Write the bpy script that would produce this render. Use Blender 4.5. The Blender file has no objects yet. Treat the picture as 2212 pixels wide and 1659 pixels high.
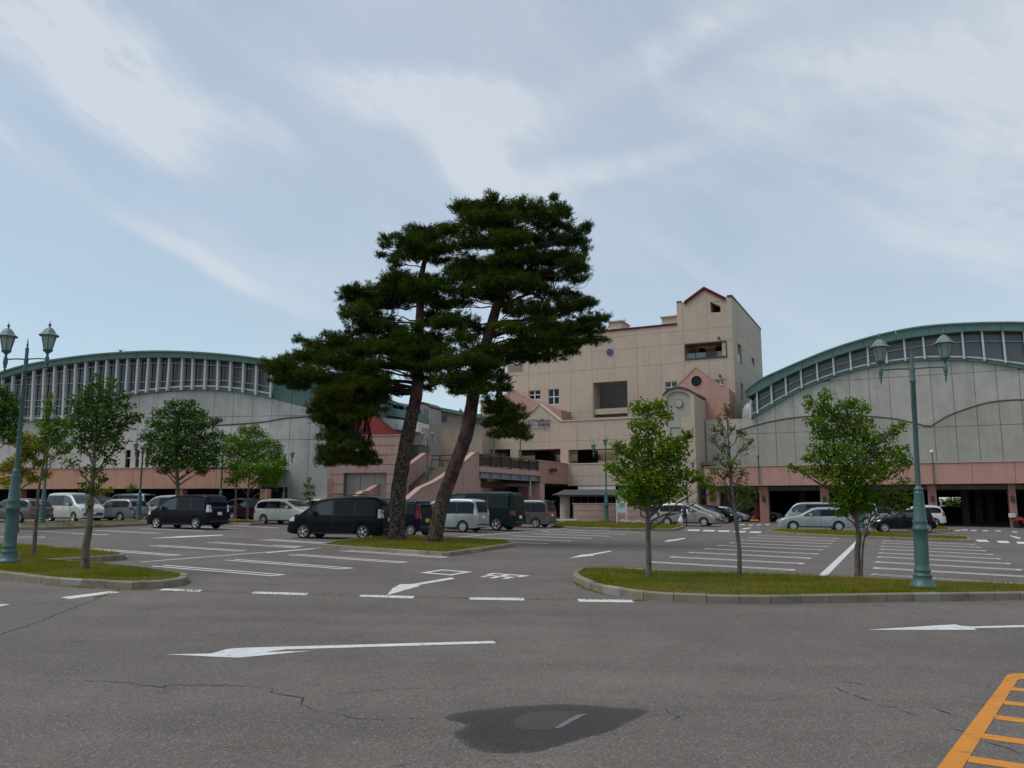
import bpy, math, random
import numpy as np
from mathutils import Vector, Matrix
from mathutils.geometry import tessellate_polygon
R_ = math.radians
random.seed(7)
rng = np.random.default_rng(11)

# ------------------------------------------------------------------ camera, light, exposure
scn = bpy.context.scene
COL = scn.collection
FPX, HOR, HCAM, SX, SY = 1750.0, 1087.0, 1.85, -.012, .006
TILT = math.atan((HOR - 829.5) / FPX)
cam = bpy.data.cameras.new('camera')
cam.sensor_width = 36.0
cam.lens = FPX / 2212 * 36
cam.clip_start, cam.clip_end = .1, 4000
camo = bpy.data.objects.new('camera', cam)
COL.objects.link(camo)
camo.location = (0, 0, HCAM)
camo.rotation_euler = (math.pi / 2 + TILT, 0, 0)
scn.camera = camo
scn.view_settings.view_transform = 'Standard'
scn.view_settings.look = 'None'
scn.view_settings.exposure = 0.0
scn.view_settings.gamma = 1.0
scn.view_settings.use_curve_mapping = False

SUN_AZ = math.atan2(-.96, -.20)
SUN_EL = R_(60)
sl = bpy.data.lights.new('sun', 'SUN')
sl.energy = 1.8
sl.angle = R_(28)
sl.color = (1, .95, .87)
so = bpy.data.objects.new('sun', sl)
COL.objects.link(so)
sdir = Vector((math.sin(SUN_AZ) * math.cos(SUN_EL), math.cos(SUN_AZ) * math.cos(SUN_EL), math.sin(SUN_EL)))
so.rotation_euler = sdir.to_track_quat('Z', 'Y').to_euler()
so.location = (-20, 40, 60)


def build_world():
    w = bpy.data.worlds.new('World')
    scn.world = w
    w.use_nodes = True
    nt = w.node_tree
    nt.nodes.clear()
    N = nt.nodes.new
    L = nt.links.new
    out = N('ShaderNodeOutputWorld')
    bg = N('ShaderNodeBackground')
    sky = N('ShaderNodeTexSky')
    sky.sky_type = 'NISHITA'
    sky.sun_disc = False
    sky.sun_elevation = SUN_EL
    sky.sun_rotation = SUN_AZ
    sky.air_density = 1.0
    sky.dust_density = .6
    tc = N('ShaderNodeTexCoord')
    v = tc.outputs['Generated']

    def math_(op, a, b=None, c=None):
        n = N('ShaderNodeMath')
        n.operation = op
        for i, x in enumerate((a, b, c)):
            if x is None:
                continue
            if isinstance(x, (int, float)):
                n.inputs[i].default_value = x
            else:
                L(x, n.inputs[i])
        return n.outputs[0]

    def noise(vec, sc, det=6, rough=.55, dist=0):
        n = N('ShaderNodeTexNoise')
        n.inputs['Scale'].default_value = sc
        n.inputs['Detail'].default_value = det
        n.inputs['Roughness'].default_value = rough
        n.inputs['Distortion'].default_value = dist
        L(vec, n.inputs['Vector'])
        return n.outputs

    # wavy displacement of the direction
    n0 = noise(v, 2.4, 5, .6)
    sub = N('ShaderNodeVectorMath'); sub.operation = 'SUBTRACT'
    L(n0['Color'], sub.inputs[0]); sub.inputs[1].default_value = (.5, .5, .5)
    mul = N('ShaderNodeVectorMath'); mul.operation = 'SCALE'
    L(sub.outputs[0], mul.inputs[0]); mul.inputs['Scale'].default_value = .09
    add = N('ShaderNodeVectorMath'); add.operation = 'ADD'
    L(v, add.inputs[0]); L(mul.outputs[0], add.inputs[1])
    vd = add.outputs[0]
    # cirrus fibres: noise stretched along a slanting axis
    mp = N('ShaderNodeMapping'); mp.vector_type = 'TEXTURE'
    L(vd, mp.inputs['Vector'])
    mp.inputs['Rotation'].default_value = (0, R_(28), 0)
    mp.inputs['Scale'].default_value = (1.6, 1.6, .38)
    fib = noise(mp.outputs[0], 3.2, 8, .58, .5)['Fac']
    veil = noise(vd, 1.7, 5, .5)['Fac']
    mp2 = N('ShaderNodeMapping'); mp2.vector_type = 'TEXTURE'
    L(vd, mp2.inputs['Vector'])
    mp2.inputs['Rotation'].default_value = (0, R_(35), 0)
    mp2.inputs['Scale'].default_value = (.55, .8, .20)
    fine_ = noise(mp2.outputs[0], 5.5, 9, .62, .8)['Fac']

    def rng_(x, a, b, c, d):
        n = N('ShaderNodeMapRange')
        n.interpolation_type = 'SMOOTHSTEP'
        n.inputs['From Min'].default_value = a; n.inputs['From Max'].default_value = b
        n.inputs['To Min'].default_value = c; n.inputs['To Max'].default_value = d
        L(x, n.inputs['Value'])
        return n.outputs[0]

    def blob(px, py, rx, rz, ang, amp, inner=.15):
        u = (px - 1106) / FPX; q = (829.5 - py) / FPX
        d = Vector((u, math.cos(TILT) - q * math.sin(TILT), math.sin(TILT) + q * math.cos(TILT))).normalized()
        m = N('ShaderNodeMapping'); m.vector_type = 'TEXTURE'
        m.inputs['Location'].default_value = d
        m.inputs['Rotation'].default_value = (0, R_(ang), 0)
        m.inputs['Scale'].default_value = (rx / FPX, .5, rz / FPX)
        L(vd, m.inputs['Vector'])
        ln = N('ShaderNodeVectorMath'); ln.operation = 'LENGTH'
        L(m.outputs[0], ln.inputs[0])
        return rng_(ln.outputs['Value'], 1.0, inner, 0, amp)

    bl = [blob(200, 120, 340, 150, 28, 1.2), blob(270, 225, 150, 90, 20, 1.0), blob(30, 310, 130, 50, 35, .45),
          blob(960, 240, 330, 80, 8, 1.0), blob(1010, 330, 170, 90, 40, .9), blob(560, 260, 160, 50, 30, .55),
          blob(450, 560, 270, 40, 24, .42), blob(1450, 110, 420, 60, -22, .26), blob(1750, 190, 300, 110, 0, .4),
          blob(1300, 370, 330, 40, -5, .35), blob(2200, 300, 300, 500, 0, .40), blob(1180, 410, 90, 30, 20, .4)]
    s = bl[0]
    for b in bl[1:]:
        s = math_('ADD', s, b)
    cl = math_('MULTIPLY', math_('MULTIPLY', s, .62), math_('MULTIPLY', rng_(fib, .28, .68, .35, 1.2), rng_(fine_, .3, .7, .5, 1.3)))
    base = math_('ADD', rng_(veil, .3, .7, .34, .60), rng_(fib, .45, .75, 0, .18))
    tot = math_('ADD', cl, base)
    tot = math_('MINIMUM', tot, .90)
    # paler near the horizon (haze)
    sep = N('ShaderNodeSeparateXYZ'); L(v, sep.inputs[0])
    hz = rng_(sep.outputs['Z'], .0, .35, .62, 0)
    tot = math_('MAXIMUM', tot, hz)
    sc_ = N('ShaderNodeMix'); sc_.data_type = 'RGBA'; sc_.blend_type = 'MULTIPLY'
    sc_.inputs['Factor'].default_value = 1
    L(sky.outputs[0], sc_.inputs['A'])
    sc_.inputs['B'].default_value = (SKYB * .88, SKYB * 1.04, SKYB * 1.0, 1)
    mx = N('ShaderNodeMix'); mx.data_type = 'RGBA'
    L(tot, mx.inputs['Factor'])
    L(sc_.outputs['Result'], mx.inputs['A'])
    mx.inputs['B'].default_value = (6.6, 7.1, 7.75, 1)
    L(mx.outputs['Result'], bg.inputs['Color'])
    bg.inputs['Strength'].default_value = .1
    L(bg.outputs[0], out.inputs['Surface'])


SKYB = 1.35
build_world()

# ------------------------------------------------------------------ geometry helpers
F_ = Vector((0, math.cos(TILT), math.sin(TILT)))
U_ = Vector((0, -math.sin(TILT), math.cos(TILT)))


def ray(x, y):
    return F_ + Vector(((x - 1106) / FPX, 0, 0)) + U_ * ((829.5 - y) / FPX)


def gz(x, y):
    return SX * min(max(x, -60), 60) + SY * min(max(y, -20), 90)


def G(x, y, dz=0.0):
    """point of the lot surface seen at a place of the photograph"""
    d = ray(x, y)
    s = (HCAM - dz) / (SX * d.x + SY * d.y - d.z)
    return Vector((s * d.x, s * d.y, HCAM + s * d.z))


class Plane:
    def __init__(self, px, Y, ang):
        d = ray(px, HOR)
        self.O = Vector((d.x / d.y * Y, Y, 0))
        a = R_(ang)
        self.ang = a
        self.d = Vector((math.cos(a), math.sin(a), 0))
        self.n = Vector((math.sin(a), -math.cos(a), 0))

    def shifted(self, dist):
        p = Plane(1106, 1, 0)
        p.ang, p.d, p.n = self.ang, self.d, self.n
        p.O = self.O + self.n * dist
        return p

    def at(self, x, y):
        d = ray(x, y)
        dh = Vector((d.x, d.y, 0))
        t = self.O.dot(self.n) / dh.dot(self.n)
        P = d * t + Vector((0, 0, HCAM))
        return ((P - self.O).dot(self.d), P.z)

    def pts(self, l):
        return [self.at(*p) for p in l]

    def W(self, s, z, depth=0.0):
        p = self.O + self.d * s - self.n * depth
        return Vector((p.x, p.y, z))


class MB:
    def __init__(self):
        self.v = []
        self.f = []

    def add(self, vs, fs):
        o = len(self.v)
        self.v += [tuple(p) for p in vs]
        self.f += [tuple(i + o for i in f) for f in fs]
        return self

    def box(self, c, s, rz=0.0):
        hx, hy, hz = s[0] / 2, s[1] / 2, s[2] / 2
        ca, sa = math.cos(rz), math.sin(rz)
        vs = []
        for dz in (-hz, hz):
            for dx, dy in ((-hx, -hy), (hx, -hy), (hx, hy), (-hx, hy)):
                vs.append((c[0] + dx * ca - dy * sa, c[1] + dx * sa + dy * ca, c[2] + dz))
        return self.add(vs, [(3, 2, 1, 0), (4, 5, 6, 7), (0, 1, 5, 4), (1, 2, 6, 5), (2, 3, 7, 6), (3, 0, 4, 7)])

    def tube(self, pts, rad, n=8, cap=True):
        pts = [Vector(p) for p in pts]
        if isinstance(rad, (int, float)):
            rad = [rad] * len(pts)
        rings = []
        prev = None
        for i, p in enumerate(pts):
            t = (pts[min(i + 1, len(pts) - 1)] - pts[max(i - 1, 0)])
            t = t.normalized() if t.length > 1e-9 else Vector((0, 0, 1))
            if prev is None:
                a = Vector((0, 0, 1)) if abs(t.z) < .9 else Vector((1, 0, 0))
                u = t.cross(a).normalized()
            else:
                u = (prev - t * prev.dot(t)).normalized()
            prev = u
            w = t.cross(u)
            rings.append([p + (u * math.cos(2 * math.pi * k / n) + w * math.sin(2 * math.pi * k / n)) * rad[i] for k in range(n)])
        vs = [q for r in rings for q in r]
        fs = []
        for i in range(len(pts) - 1):
            for k in range(n):
                a, b = i * n + k, i * n + (k + 1) % n
                fs.append((a, b, b + n, a + n))
        if cap:
            fs.append(tuple(range(n - 1, -1, -1)))
            fs.append(tuple(range((len(pts) - 1) * n, len(pts) * n)))
        return self.add(vs, fs)

    def lathe(self, prof, n=16, c=(0, 0, 0), rot=0.0, cap=True):
        vs = []
        for r, z in prof:
            for k in range(n):
                a = 2 * math.pi * k / n + rot
                vs.append((c[0] + r * math.cos(a), c[1] + r * math.sin(a), c[2] + z))
        fs = []
        for i in range(len(prof) - 1):
            for k in range(n):
                a, b = i * n + k, i * n + (k + 1) % n
                fs.append((a, b, b + n, a + n))
        if cap:
            fs.append(tuple(range(n - 1, -1, -1)))
            fs.append(tuple(range((len(prof) - 1) * n, len(prof) * n)))
        return self.add(vs, fs)

    def beam(self, a, b, w, d, side):
        """rectangular bar from a to b; side = direction of the width w"""
        a, b = Vector(a), Vector(b)
        t = (b - a).normalized()
        s = Vector(side)
        s = (s - t * s.dot(t)).normalized()
        n = t.cross(s)
        vs = []
        for p in (a, b):
            for i, j in ((-1, -1), (1, -1), (1, 1), (-1, 1)):
                vs.append(p + s * (i * w / 2) + n * (j * d / 2))
        return self.add(vs, [(3, 2, 1, 0), (4, 5, 6, 7), (0, 1, 5, 4), (1, 2, 6, 5), (2, 3, 7, 6), (3, 0, 4, 7)])

    def grid(self, P, close=False):
        """P: rows of points"""
        m, n = len(P), len(P[0])
        vs = [q for r in P for q in r]
        fs = [(i * n + j, i * n + j + 1, (i + 1) * n + j + 1, (i + 1) * n + j) for i in range(m - 1) for j in range(n - 1)]
        return self.add(vs, fs)

    def plate(self, pl, outer, holes=(), d0=0.0, d1=.3):
        loops = [[Vector((s, z, 0)) for s, z in outer]] + [[Vector((s, z, 0)) for s, z in h] for h in holes]
        tris = tessellate_polygon(loops)
        flat = [p for l in loops for p in l]
        n = len(flat)
        vs = [pl.W(p.x, p.y, d0) for p in flat] + [pl.W(p.x, p.y, d1) for p in flat]
        fs = []
        for t in tris:
            a, b, c = [flat[i] for i in t]
            ar = (b - a).cross(c - a).z
            if abs(ar) < 1e-10:
                continue
            t = t if ar > 0 else (t[0], t[2], t[1])
            fs.append(tuple(t))
            fs.append((t[2] + n, t[1] + n, t[0] + n))
        o = 0
        for li, l in enumerate(loops):
            m = len(l)
            ar = sum(l[i].x * l[(i + 1) % m].y - l[(i + 1) % m].x * l[i].y for i in range(m))
            ccw = ar > 0
            if li > 0:
                ccw = not ccw
            for i in range(m):
                a, b = o + i, o + (i + 1) % m
                fs.append((b, a, a + n, b + n) if ccw else (a, b, b + n, a + n))
            o += m
        return self.add(vs, fs)

    def build(self, name, mat=None, parent=None, smooth=False, **props):
        me = bpy.data.meshes.new(name)
        off = Vector((0, 0, 0))
        p = parent
        while p is not None:
            off += p.location
            p = p.parent
        vs = [(a[0] - off.x, a[1] - off.y, a[2] - off.z) for a in self.v] if off.length else self.v
        me.from_pydata(vs, [], self.f)
        me.update()
        if smooth is True:
            me.shade_smooth()
        elif smooth:
            me.shade_smooth()
            me.set_sharp_from_angle(angle=R_(smooth))
        if mat is not None:
            me.materials.append(mat)
        o = bpy.data.objects.new(name, me)
        COL.objects.link(o)
        if parent is not None:
            o.parent = parent
        for k, x in props.items():
            o[k] = x
        return o


def thing(name, label, cat, loc=(0, 0, 0), group=None):
    o = bpy.data.objects.new(name, None)
    o.empty_display_size = .3
    COL.objects.link(o)
    o.location = loc
    o['label'] = label
    o['category'] = cat
    if group:
        o['group'] = group
    return o


def dup(root, loc, rz=0.0, label=None, group=None, scale=1.0):
    r = root.copy()
    COL.objects.link(r)
    r.location = loc
    r.rotation_euler = (0, 0, rz)
    r.scale = (scale,) * 3
    if label:
        r['label'] = label
    if group:
        r['group'] = group
    for ch in list(root.children):
        c = ch.copy(); COL.objects.link(c); c.parent = r
        for g in ch.children:
            d = g.copy(); COL.objects.link(d); d.parent = c
    return r


def smooth_curve(pts, n=6):
    """Catmull-Rom through 2-D points"""
    out = []
    P = [Vector((a[0], a[1])) for a in pts]
    for i in range(len(P) - 1):
        p0, p1, p2, p3 = P[max(i - 1, 0)], P[i], P[i + 1], P[min(i + 2, len(P) - 1)]
        for k in range(n):
            t = k / n
            out.append(.5 * ((2 * p1) + (p2 - p0) * t + (2 * p0 - 5 * p1 + 4 * p2 - p3) * t * t + (3 * p1 - p0 - 3 * p2 + p3) * t ** 3))
    out.append(P[-1])
    return [(p.x, p.y) for p in out]


def interp(curve, x):
    if x <= curve[0][0]:
        a, b = curve[0], curve[1]
    elif x >= curve[-1][0]:
        a, b = curve[-2], curve[-1]
    else:
        for a, b in zip(curve, curve[1:]):
            if a[0] <= x <= b[0]:
                break
    return a[1] + (b[1] - a[1]) * (x - a[0]) / max(b[0] - a[0], 1e-9)


def clip_cell(poly, x0, x1, z0, z1):
    def cut(P, inside, inter):
        o = []
        for i in range(len(P)):
            a, b = P[i - 1], P[i]
            ia, ib = inside(a), inside(b)
            if ib:
                if not ia:
                    o.append(inter(a, b))
                o.append(b)
            elif ia:
                o.append(inter(a, b))
        return o
    def ix(c):
        return lambda a, b: (c, a[1] + (b[1] - a[1]) * (c - a[0]) / (b[0] - a[0]))
    def iz(c):
        return lambda a, b: (a[0] + (b[0] - a[0]) * (c - a[1]) / (b[1] - a[1]), c)
    for ins, it in ((lambda p: p[0] >= x0, ix(x0)), (lambda p: p[0] <= x1, ix(x1)), (lambda p: p[1] >= z0, iz(z0)), (lambda p: p[1] <= z1, iz(z1))):
        if len(poly) < 3:
            return []
        poly = cut(poly, ins, it)
    o = []
    for p in poly:
        if not o or abs(p[0] - o[-1][0]) + abs(p[1] - o[-1][1]) > 1e-5:
            o.append(p)
    return o


def area(p):
    return abs(sum(p[i][0] * p[(i + 1) % len(p)][1] - p[(i + 1) % len(p)][0] * p[i][1] for i in range(len(p)))) / 2 if len(p) > 2 else 0


def panels(pl, outer, holes, xs, zs, mat, parent, d0, d1, gap=.034, name='panel'):
    """separate wall panels on a grid of joints, cut by the outline and rectangular holes"""
    g = gap / 2
    for i in range(len(xs) - 1):
        for j in range(len(zs) - 1):
            x0, x1, z0, z1 = xs[i] + g, xs[i + 1] - g, zs[j] + g, zs[j + 1] - g
            hs = [h for h in holes if h[0] < x1 and h[1] > x0 and h[2] < z1 and h[3] > z0]
            bx = sorted({x0, x1} | {min(max(t, x0), x1) for h in hs for t in h[:2]})
            bz = sorted({z0, z1} | {min(max(t, z0), z1) for h in hs for t in h[2:]})
            m = MB()
            tot = 0
            for a, b in zip(bx, bx[1:]):
                for c, d in zip(bz, bz[1:]):
                    cx, cz = (a + b) / 2, (c + d) / 2
                    if b - a < .01 or d - c < .01 or any(h[0] < cx < h[1] and h[2] < cz < h[3] for h in hs):
                        continue
                    q = clip_cell(outer, a, b, c, d)
                    if area(q) > .02:
                        jit = random.uniform(-.004, .004)
                        m.plate(pl, q, (), d0 + jit, d1)
                        tot += area(q)
            if tot > .12:
                m.build(name, mat, parent)


def frange(a, b, step):
    n = max(1, round((b - a) / step))
    return [a + (b - a) * i / n for i in range(n + 1)]


# ------------------------------------------------------------------ materials
def mat(name, col, rough=.8, var=.12, scale=1.5, bump=0.0, bscale=40, metal=0.0, streak=0.0, coat=0.0, spec=.5, island=0.0,
        dark=None, dscale=.4, dthr=(.55, .7), world=True):
    m = bpy.data.materials.new(name)
    m.use_nodes = True
    nt = m.node_tree
    b = nt.nodes['Principled BSDF']
    N = nt.nodes.new; L = nt.links.new
    b.inputs['Roughness'].default_value = rough
    b.inputs['Metallic'].default_value = metal
    b.inputs['Specular IOR Level'].default_value = spec
    b.inputs['Coat Weight'].default_value = coat
    b.inputs['Coat Roughness'].default_value = .06
    if world:
        pos = N('ShaderNodeNewGeometry').outputs['Position']
    else:
        pos = N('ShaderNodeTexCoord').outputs['Object']

    def noise(vec, sc, det=5):
        n = N('ShaderNodeTexNoise'); n.inputs['Scale'].default_value = sc; n.inputs['Detail'].default_value = det
        n.inputs['Roughness'].default_value = .6
        L(vec, n.inputs['Vector']); return n.outputs['Fac']

    def rr(x, a, b_, c, d):
        n = N('ShaderNodeMapRange'); n.inputs['From Min'].default_value = a; n.inputs['From Max'].default_value = b_
        n.inputs['To Min'].default_value = c; n.inputs['To Max'].default_value = d
        L(x, n.inputs['Value']); return n.outputs[0]
    cur = rr(noise(pos, scale), .3, .7, 1 - var, 1 + var)

    def mul(a, b_):
        n = N('ShaderNodeMath'); n.operation = 'MULTIPLY'; L(a, n.inputs[0]); L(b_, n.inputs[1]); return n.outputs[0]
    if streak:
        mp = N('ShaderNodeMapping'); L(pos, mp.inputs['Vector']); mp.inputs['Scale'].default_value = (1.6, 1.6, .12)
        cur = mul(cur, rr(noise(mp.outputs[0], 1.6, 7), .45, .75, 1, 1 - streak))
        cur = mul(cur, rr(noise(pos, .16, 3), .3, .7, 1 - streak * .6, 1 + streak * .6))
    if island:
        cur = mul(cur, rr(N('ShaderNodeNewGeometry').outputs['Random Per Island'], 0, 1, 1 - island, 1 + island))
    c = N('ShaderNodeVectorMath'); c.operation = 'SCALE'
    c.inputs[0].default_value = col
    L(cur, c.inputs['Scale'])
    colr = c.outputs[0]
    if dark is not None:
        mx = N('ShaderNodeMix'); mx.data_type = 'RGBA'
        L(rr(noise(pos, dscale, 6), dthr[0], dthr[1], 0, 1), mx.inputs['Factor'])
        L(colr, mx.inputs['A']); mx.inputs['B'].default_value = (*dark, 1)
        colr = mx.outputs['Result']
    L(colr, b.inputs['Base Color'])
    if bump:
        bp = N('ShaderNodeBump'); bp.inputs['Strength'].default_value = bump; bp.inputs['Distance'].default_value = .02
        L(noise(pos, bscale, 3), bp.inputs['Height']); L(bp.outputs[0], b.inputs['Normal'])
    return m


M = {}
M['concrete'] = mat('concrete', (.36, .34, .285), .85, .10, .9, .2, 14, streak=.16, dark=(.41, .39, .34), dscale=.23, dthr=(.5, .72))
M['concrete_left'] = mat('concrete_left', (.43, .425, .39), .85, .10, .9, .2, 14, streak=.16, dark=(.56, .55, .52), dscale=.23, dthr=(.5, .72))
M['concrete_upper'] = mat('concrete_upper', (.43, .41, .355), .85, .10, .9, .2, 14, streak=.18, dark=(.49, .47, .42), dscale=.23, dthr=(.5, .72))
M['concrete_lower'] = mat('concrete_lower', (.345, .325, .275), .85, .10, .9, .2, 14, streak=.14)
M['joint'] = mat('joint', (.15, .145, .13), .9, .1)
M['beige'] = mat('beige_tile', (.49, .385, .295), .7, .06, 2.0, .1, 30, streak=.10)
M['beige_cap'] = mat('beige_cap', (.56,.47,.37), .7, .08)
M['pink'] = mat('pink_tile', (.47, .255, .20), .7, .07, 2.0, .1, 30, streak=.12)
M['pink_wall'] = mat('pink_wall', (.43, .27, .225), .75, .07, 2.0, .1, 30, streak=.16)
M['pink_dark'] = mat('pink_dark', (.56, .285, .185), .7, .10, 2.0, .1, 30, streak=.12)
M['pink_light'] = mat('pink_light', (.55, .35, .285), .75, .08, 1.5, streak=.10)
M['red_roof'] = mat('red_roof', (.135, .022, .022), .9, .12, 2.0, .1, 20, spec=.08)
M['green_roof'] = mat('green_roof', (.085, .165, .14), .5, .12, .8, .05, 20, streak=.12)
M['green_roof_light'] = mat('green_roof_light', (.12, .20, .175), .55, .12, .8)
M['white_metal'] = mat('white_metal', (.56, .57, .57), .5, .06, 3)
M['rail_white'] = mat('rail_white', (.50, .52, .52), .5, .06, 3)
M['grey_metal'] = mat('grey_metal', (.25, .27, .28), .5, .08, 3)
M['pillar_pink_shaded'] = mat('pillar_pink_shaded', (.33, .155, .125), .8, .1, 2)  # darkened pink: shade under the garage band is put into the colour
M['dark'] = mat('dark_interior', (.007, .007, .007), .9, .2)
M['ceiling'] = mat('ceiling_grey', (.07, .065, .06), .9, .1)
M['interior'] = mat('interior_grey', (.20, .21, .215), .9, .2, .5)
M['brown'] = mat('brown_metal', (.055, .035, .028), .5, .1)
M['lamp_green'] = mat('lamp_green', (.052, .115, .105), .45, .10, 6, .05, 60, world=False, dark=(.045, .10, .09), dscale=5, dthr=(.58, .75))
M['lamp_pale'] = mat('lamp_roof_green', (.15, .215, .195), .6, .08, 8, world=False)
M['paint'] = mat('road_paint', (.64, .64, .625), .8, .10, 6, .3, 90, dark=(.26, .25, .24), dscale=9, dthr=(.56, .72))
M['paint_worn'] = mat('road_paint_worn', (.52, .52, .50), .8, .12, 6, .3, 90, dark=(.12, .115, .11), dscale=16, dthr=(.50, .60))
M['yellow_paint'] = mat('yellow_paint', (.62, .235, .02), .8, .10, 5, .3, 90, dark=(.22, .12, .05), dscale=8, dthr=(.56, .74))
M['kerb'] = mat('kerb_concrete', (.235, .195, .145), .9, .16, 3, .4, 60, dark=(.11, .10, .075), dscale=1.6, dthr=(.52, .75), island=0)
M['kerb_pale'] = mat('kerb_pale', (.28, .25, .21), .9, .12, 3, .4, 60)
M['soil'] = mat('soil', (.095, .085, .045), .95, .3, 6, .6, 30)
M['rubber'] = mat('rubber', (.022, .022, .022), .8, .1, world=False)
M['black_plastic'] = mat('black_plastic', (.02, .02, .021), .5, .1, world=False)
M['chrome'] = mat('alloy', (.66, .66, .66), .35, .05, metal=.35, world=False)
M['hubcap'] = mat('hubcap', (.50, .51, .52), .4, .05, metal=.3, world=False)
M['lens'] = mat('headlight_lens', (.60, .62, .63), .12, .04, coat=1, world=False)
M['taillight'] = mat('taillight_red', (.22, .012, .015), .2, .05, coat=1, world=False)
M['plate'] = mat('plate_white', (.66, .67, .64), .5, .03, world=False)
M['plate_y'] = mat('plate_yellow', (.70, .40, .03), .5, .03, world=False)
M['amber'] = mat('amber_lens', (.6, .22, .03), .3, .03, world=False)
M['blue'] = mat('blue_paint', (.035, .06, .17), .5, .05)
M['sign_white'] = mat('sign_white', (.62, .63, .62), .6, .04)
M['grey_letters'] = mat('grey_letters', (.10, .09, .10), .6, .04)
M['wet'] = mat('wet_asphalt', (.030, .029, .031), .7, .15, 4, .35, 140, dark=(.06, .058, .058), dscale=60, dthr=(.55, .7))
M['damp'] = mat('damp_asphalt', (.125, .103, .090), .75, .12, 4, .3, 140, dark=(.14, .13, .125), dscale=80, dthr=(.6, .75))
M['crack'] = mat('crack', (.028, .026, .024), .95, .2)
M['crack_green'] = mat('crack_moss', (.05, .055, .025), .95, .4, 8)
M['cloth_black'] = mat('dark_cloth', (.02, .022, .028), .9, .2, 12, world=False)
M['cloth_white'] = mat('white_cloth', (.60, .62, .66), .9, .05, 12, world=False)
M['skin'] = mat('skin', (.45, .27, .19), .6, .05, world=False)
M['hair'] = mat('hair', (.02, .017, .015), .7, .1, world=False)
M['plastic_bag'] = mat('plastic_bag', (.66, .67, .68), .4, .06, 20, .3, 20, world=False)
M['red'] = mat('red_paint', (.42, .03, .03), .5, .08)
M['yellow'] = mat('yellow_plastic', (.60, .40, .04), .5, .08)
M['step'] = mat('step_tile', (.25, .185, .14), .85, .12, 3)
M['stone'] = mat('stone', (.30, .285, .26), .9, .2, 4, .5, 20)


def glass_mat(name, col, alpha, rough=.08):
    m = bpy.data.materials.new(name)
    m.use_nodes = True
    nt = m.node_tree
    b = nt.nodes['Principled BSDF']
    b.inputs['Base Color'].default_value = (*col, 1)
    b.inputs['Roughness'].default_value = rough
    b.inputs['Specular IOR Level'].default_value = .6
    if alpha < 1:
        N = nt.nodes.new; L = nt.links.new
        tr = N('ShaderNodeBsdfTransparent')
        tr.inputs[0].default_value = (.75, .8, .8, 1)
        mx = N('ShaderNodeMixShader')
        fr = N('ShaderNodeLayerWeight'); fr.inputs['Blend'].default_value = .12
        ad = N('ShaderNodeMath'); ad.operation = 'ADD'; ad.use_clamp = True
        ad.inputs[1].default_value = alpha
        L(fr.outputs['Fresnel'], ad.inputs[0])
        L(ad.outputs[0], mx.inputs[0])
        L(tr.outputs[0], mx.inputs[1]); L(b.outputs[0], mx.inputs[2])
        L(mx.outputs[0], nt.nodes['Material Output'].inputs['Surface'])
    return m


M['glass_dark'] = glass_mat('glass_dark', (.006, .008, .010), 1, .05)
M['glass_dark'].node_tree.nodes['Principled BSDF'].inputs['Specular IOR Level'].default_value = .25
M['glass_tint'] = glass_mat('glass_tint', (.03, .035, .036), .45, .04)
M['glass_win'] = glass_mat('glass_window', (.035, .045, .055), .85, .05)
M['glass_curtain'] = glass_mat('glass_curtained', (.20, .21, .22), .9, .08)
M['glass_arena'] = glass_mat('glass_arena', (.20, .205, .21), .66, .15)
M['glass_rail'] = glass_mat('glass_rail', (.20, .25, .26), .55, .1)
M['glass_smoke'] = glass_mat('glass_smoke', (.025, .022, .025), .62, .1)
M['lamp_glass'] = glass_mat('lamp_glass', (.30, .34, .31), .75, .25)


def puddle_mat():
    m = bpy.data.materials.new('puddle_water')
    m.use_nodes = True
    b = m.node_tree.nodes['Principled BSDF']
    b.inputs['Base Color'].default_value = (.050, .032, .020, 1)
    b.inputs['Roughness'].default_value = .05
    b.inputs['Specular IOR Level'].default_value = .05
    return m


M['puddle'] = mat('mud_and_reflection', (.060, .040, .027), .10, .12, 6, spec=0.03)  # mud brown, with the reflected pine and wall put into the colour
M['sky_reflection'] = mat('sky_reflection', (.05, .045, .04), .06, .05, spec=.7)


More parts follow.
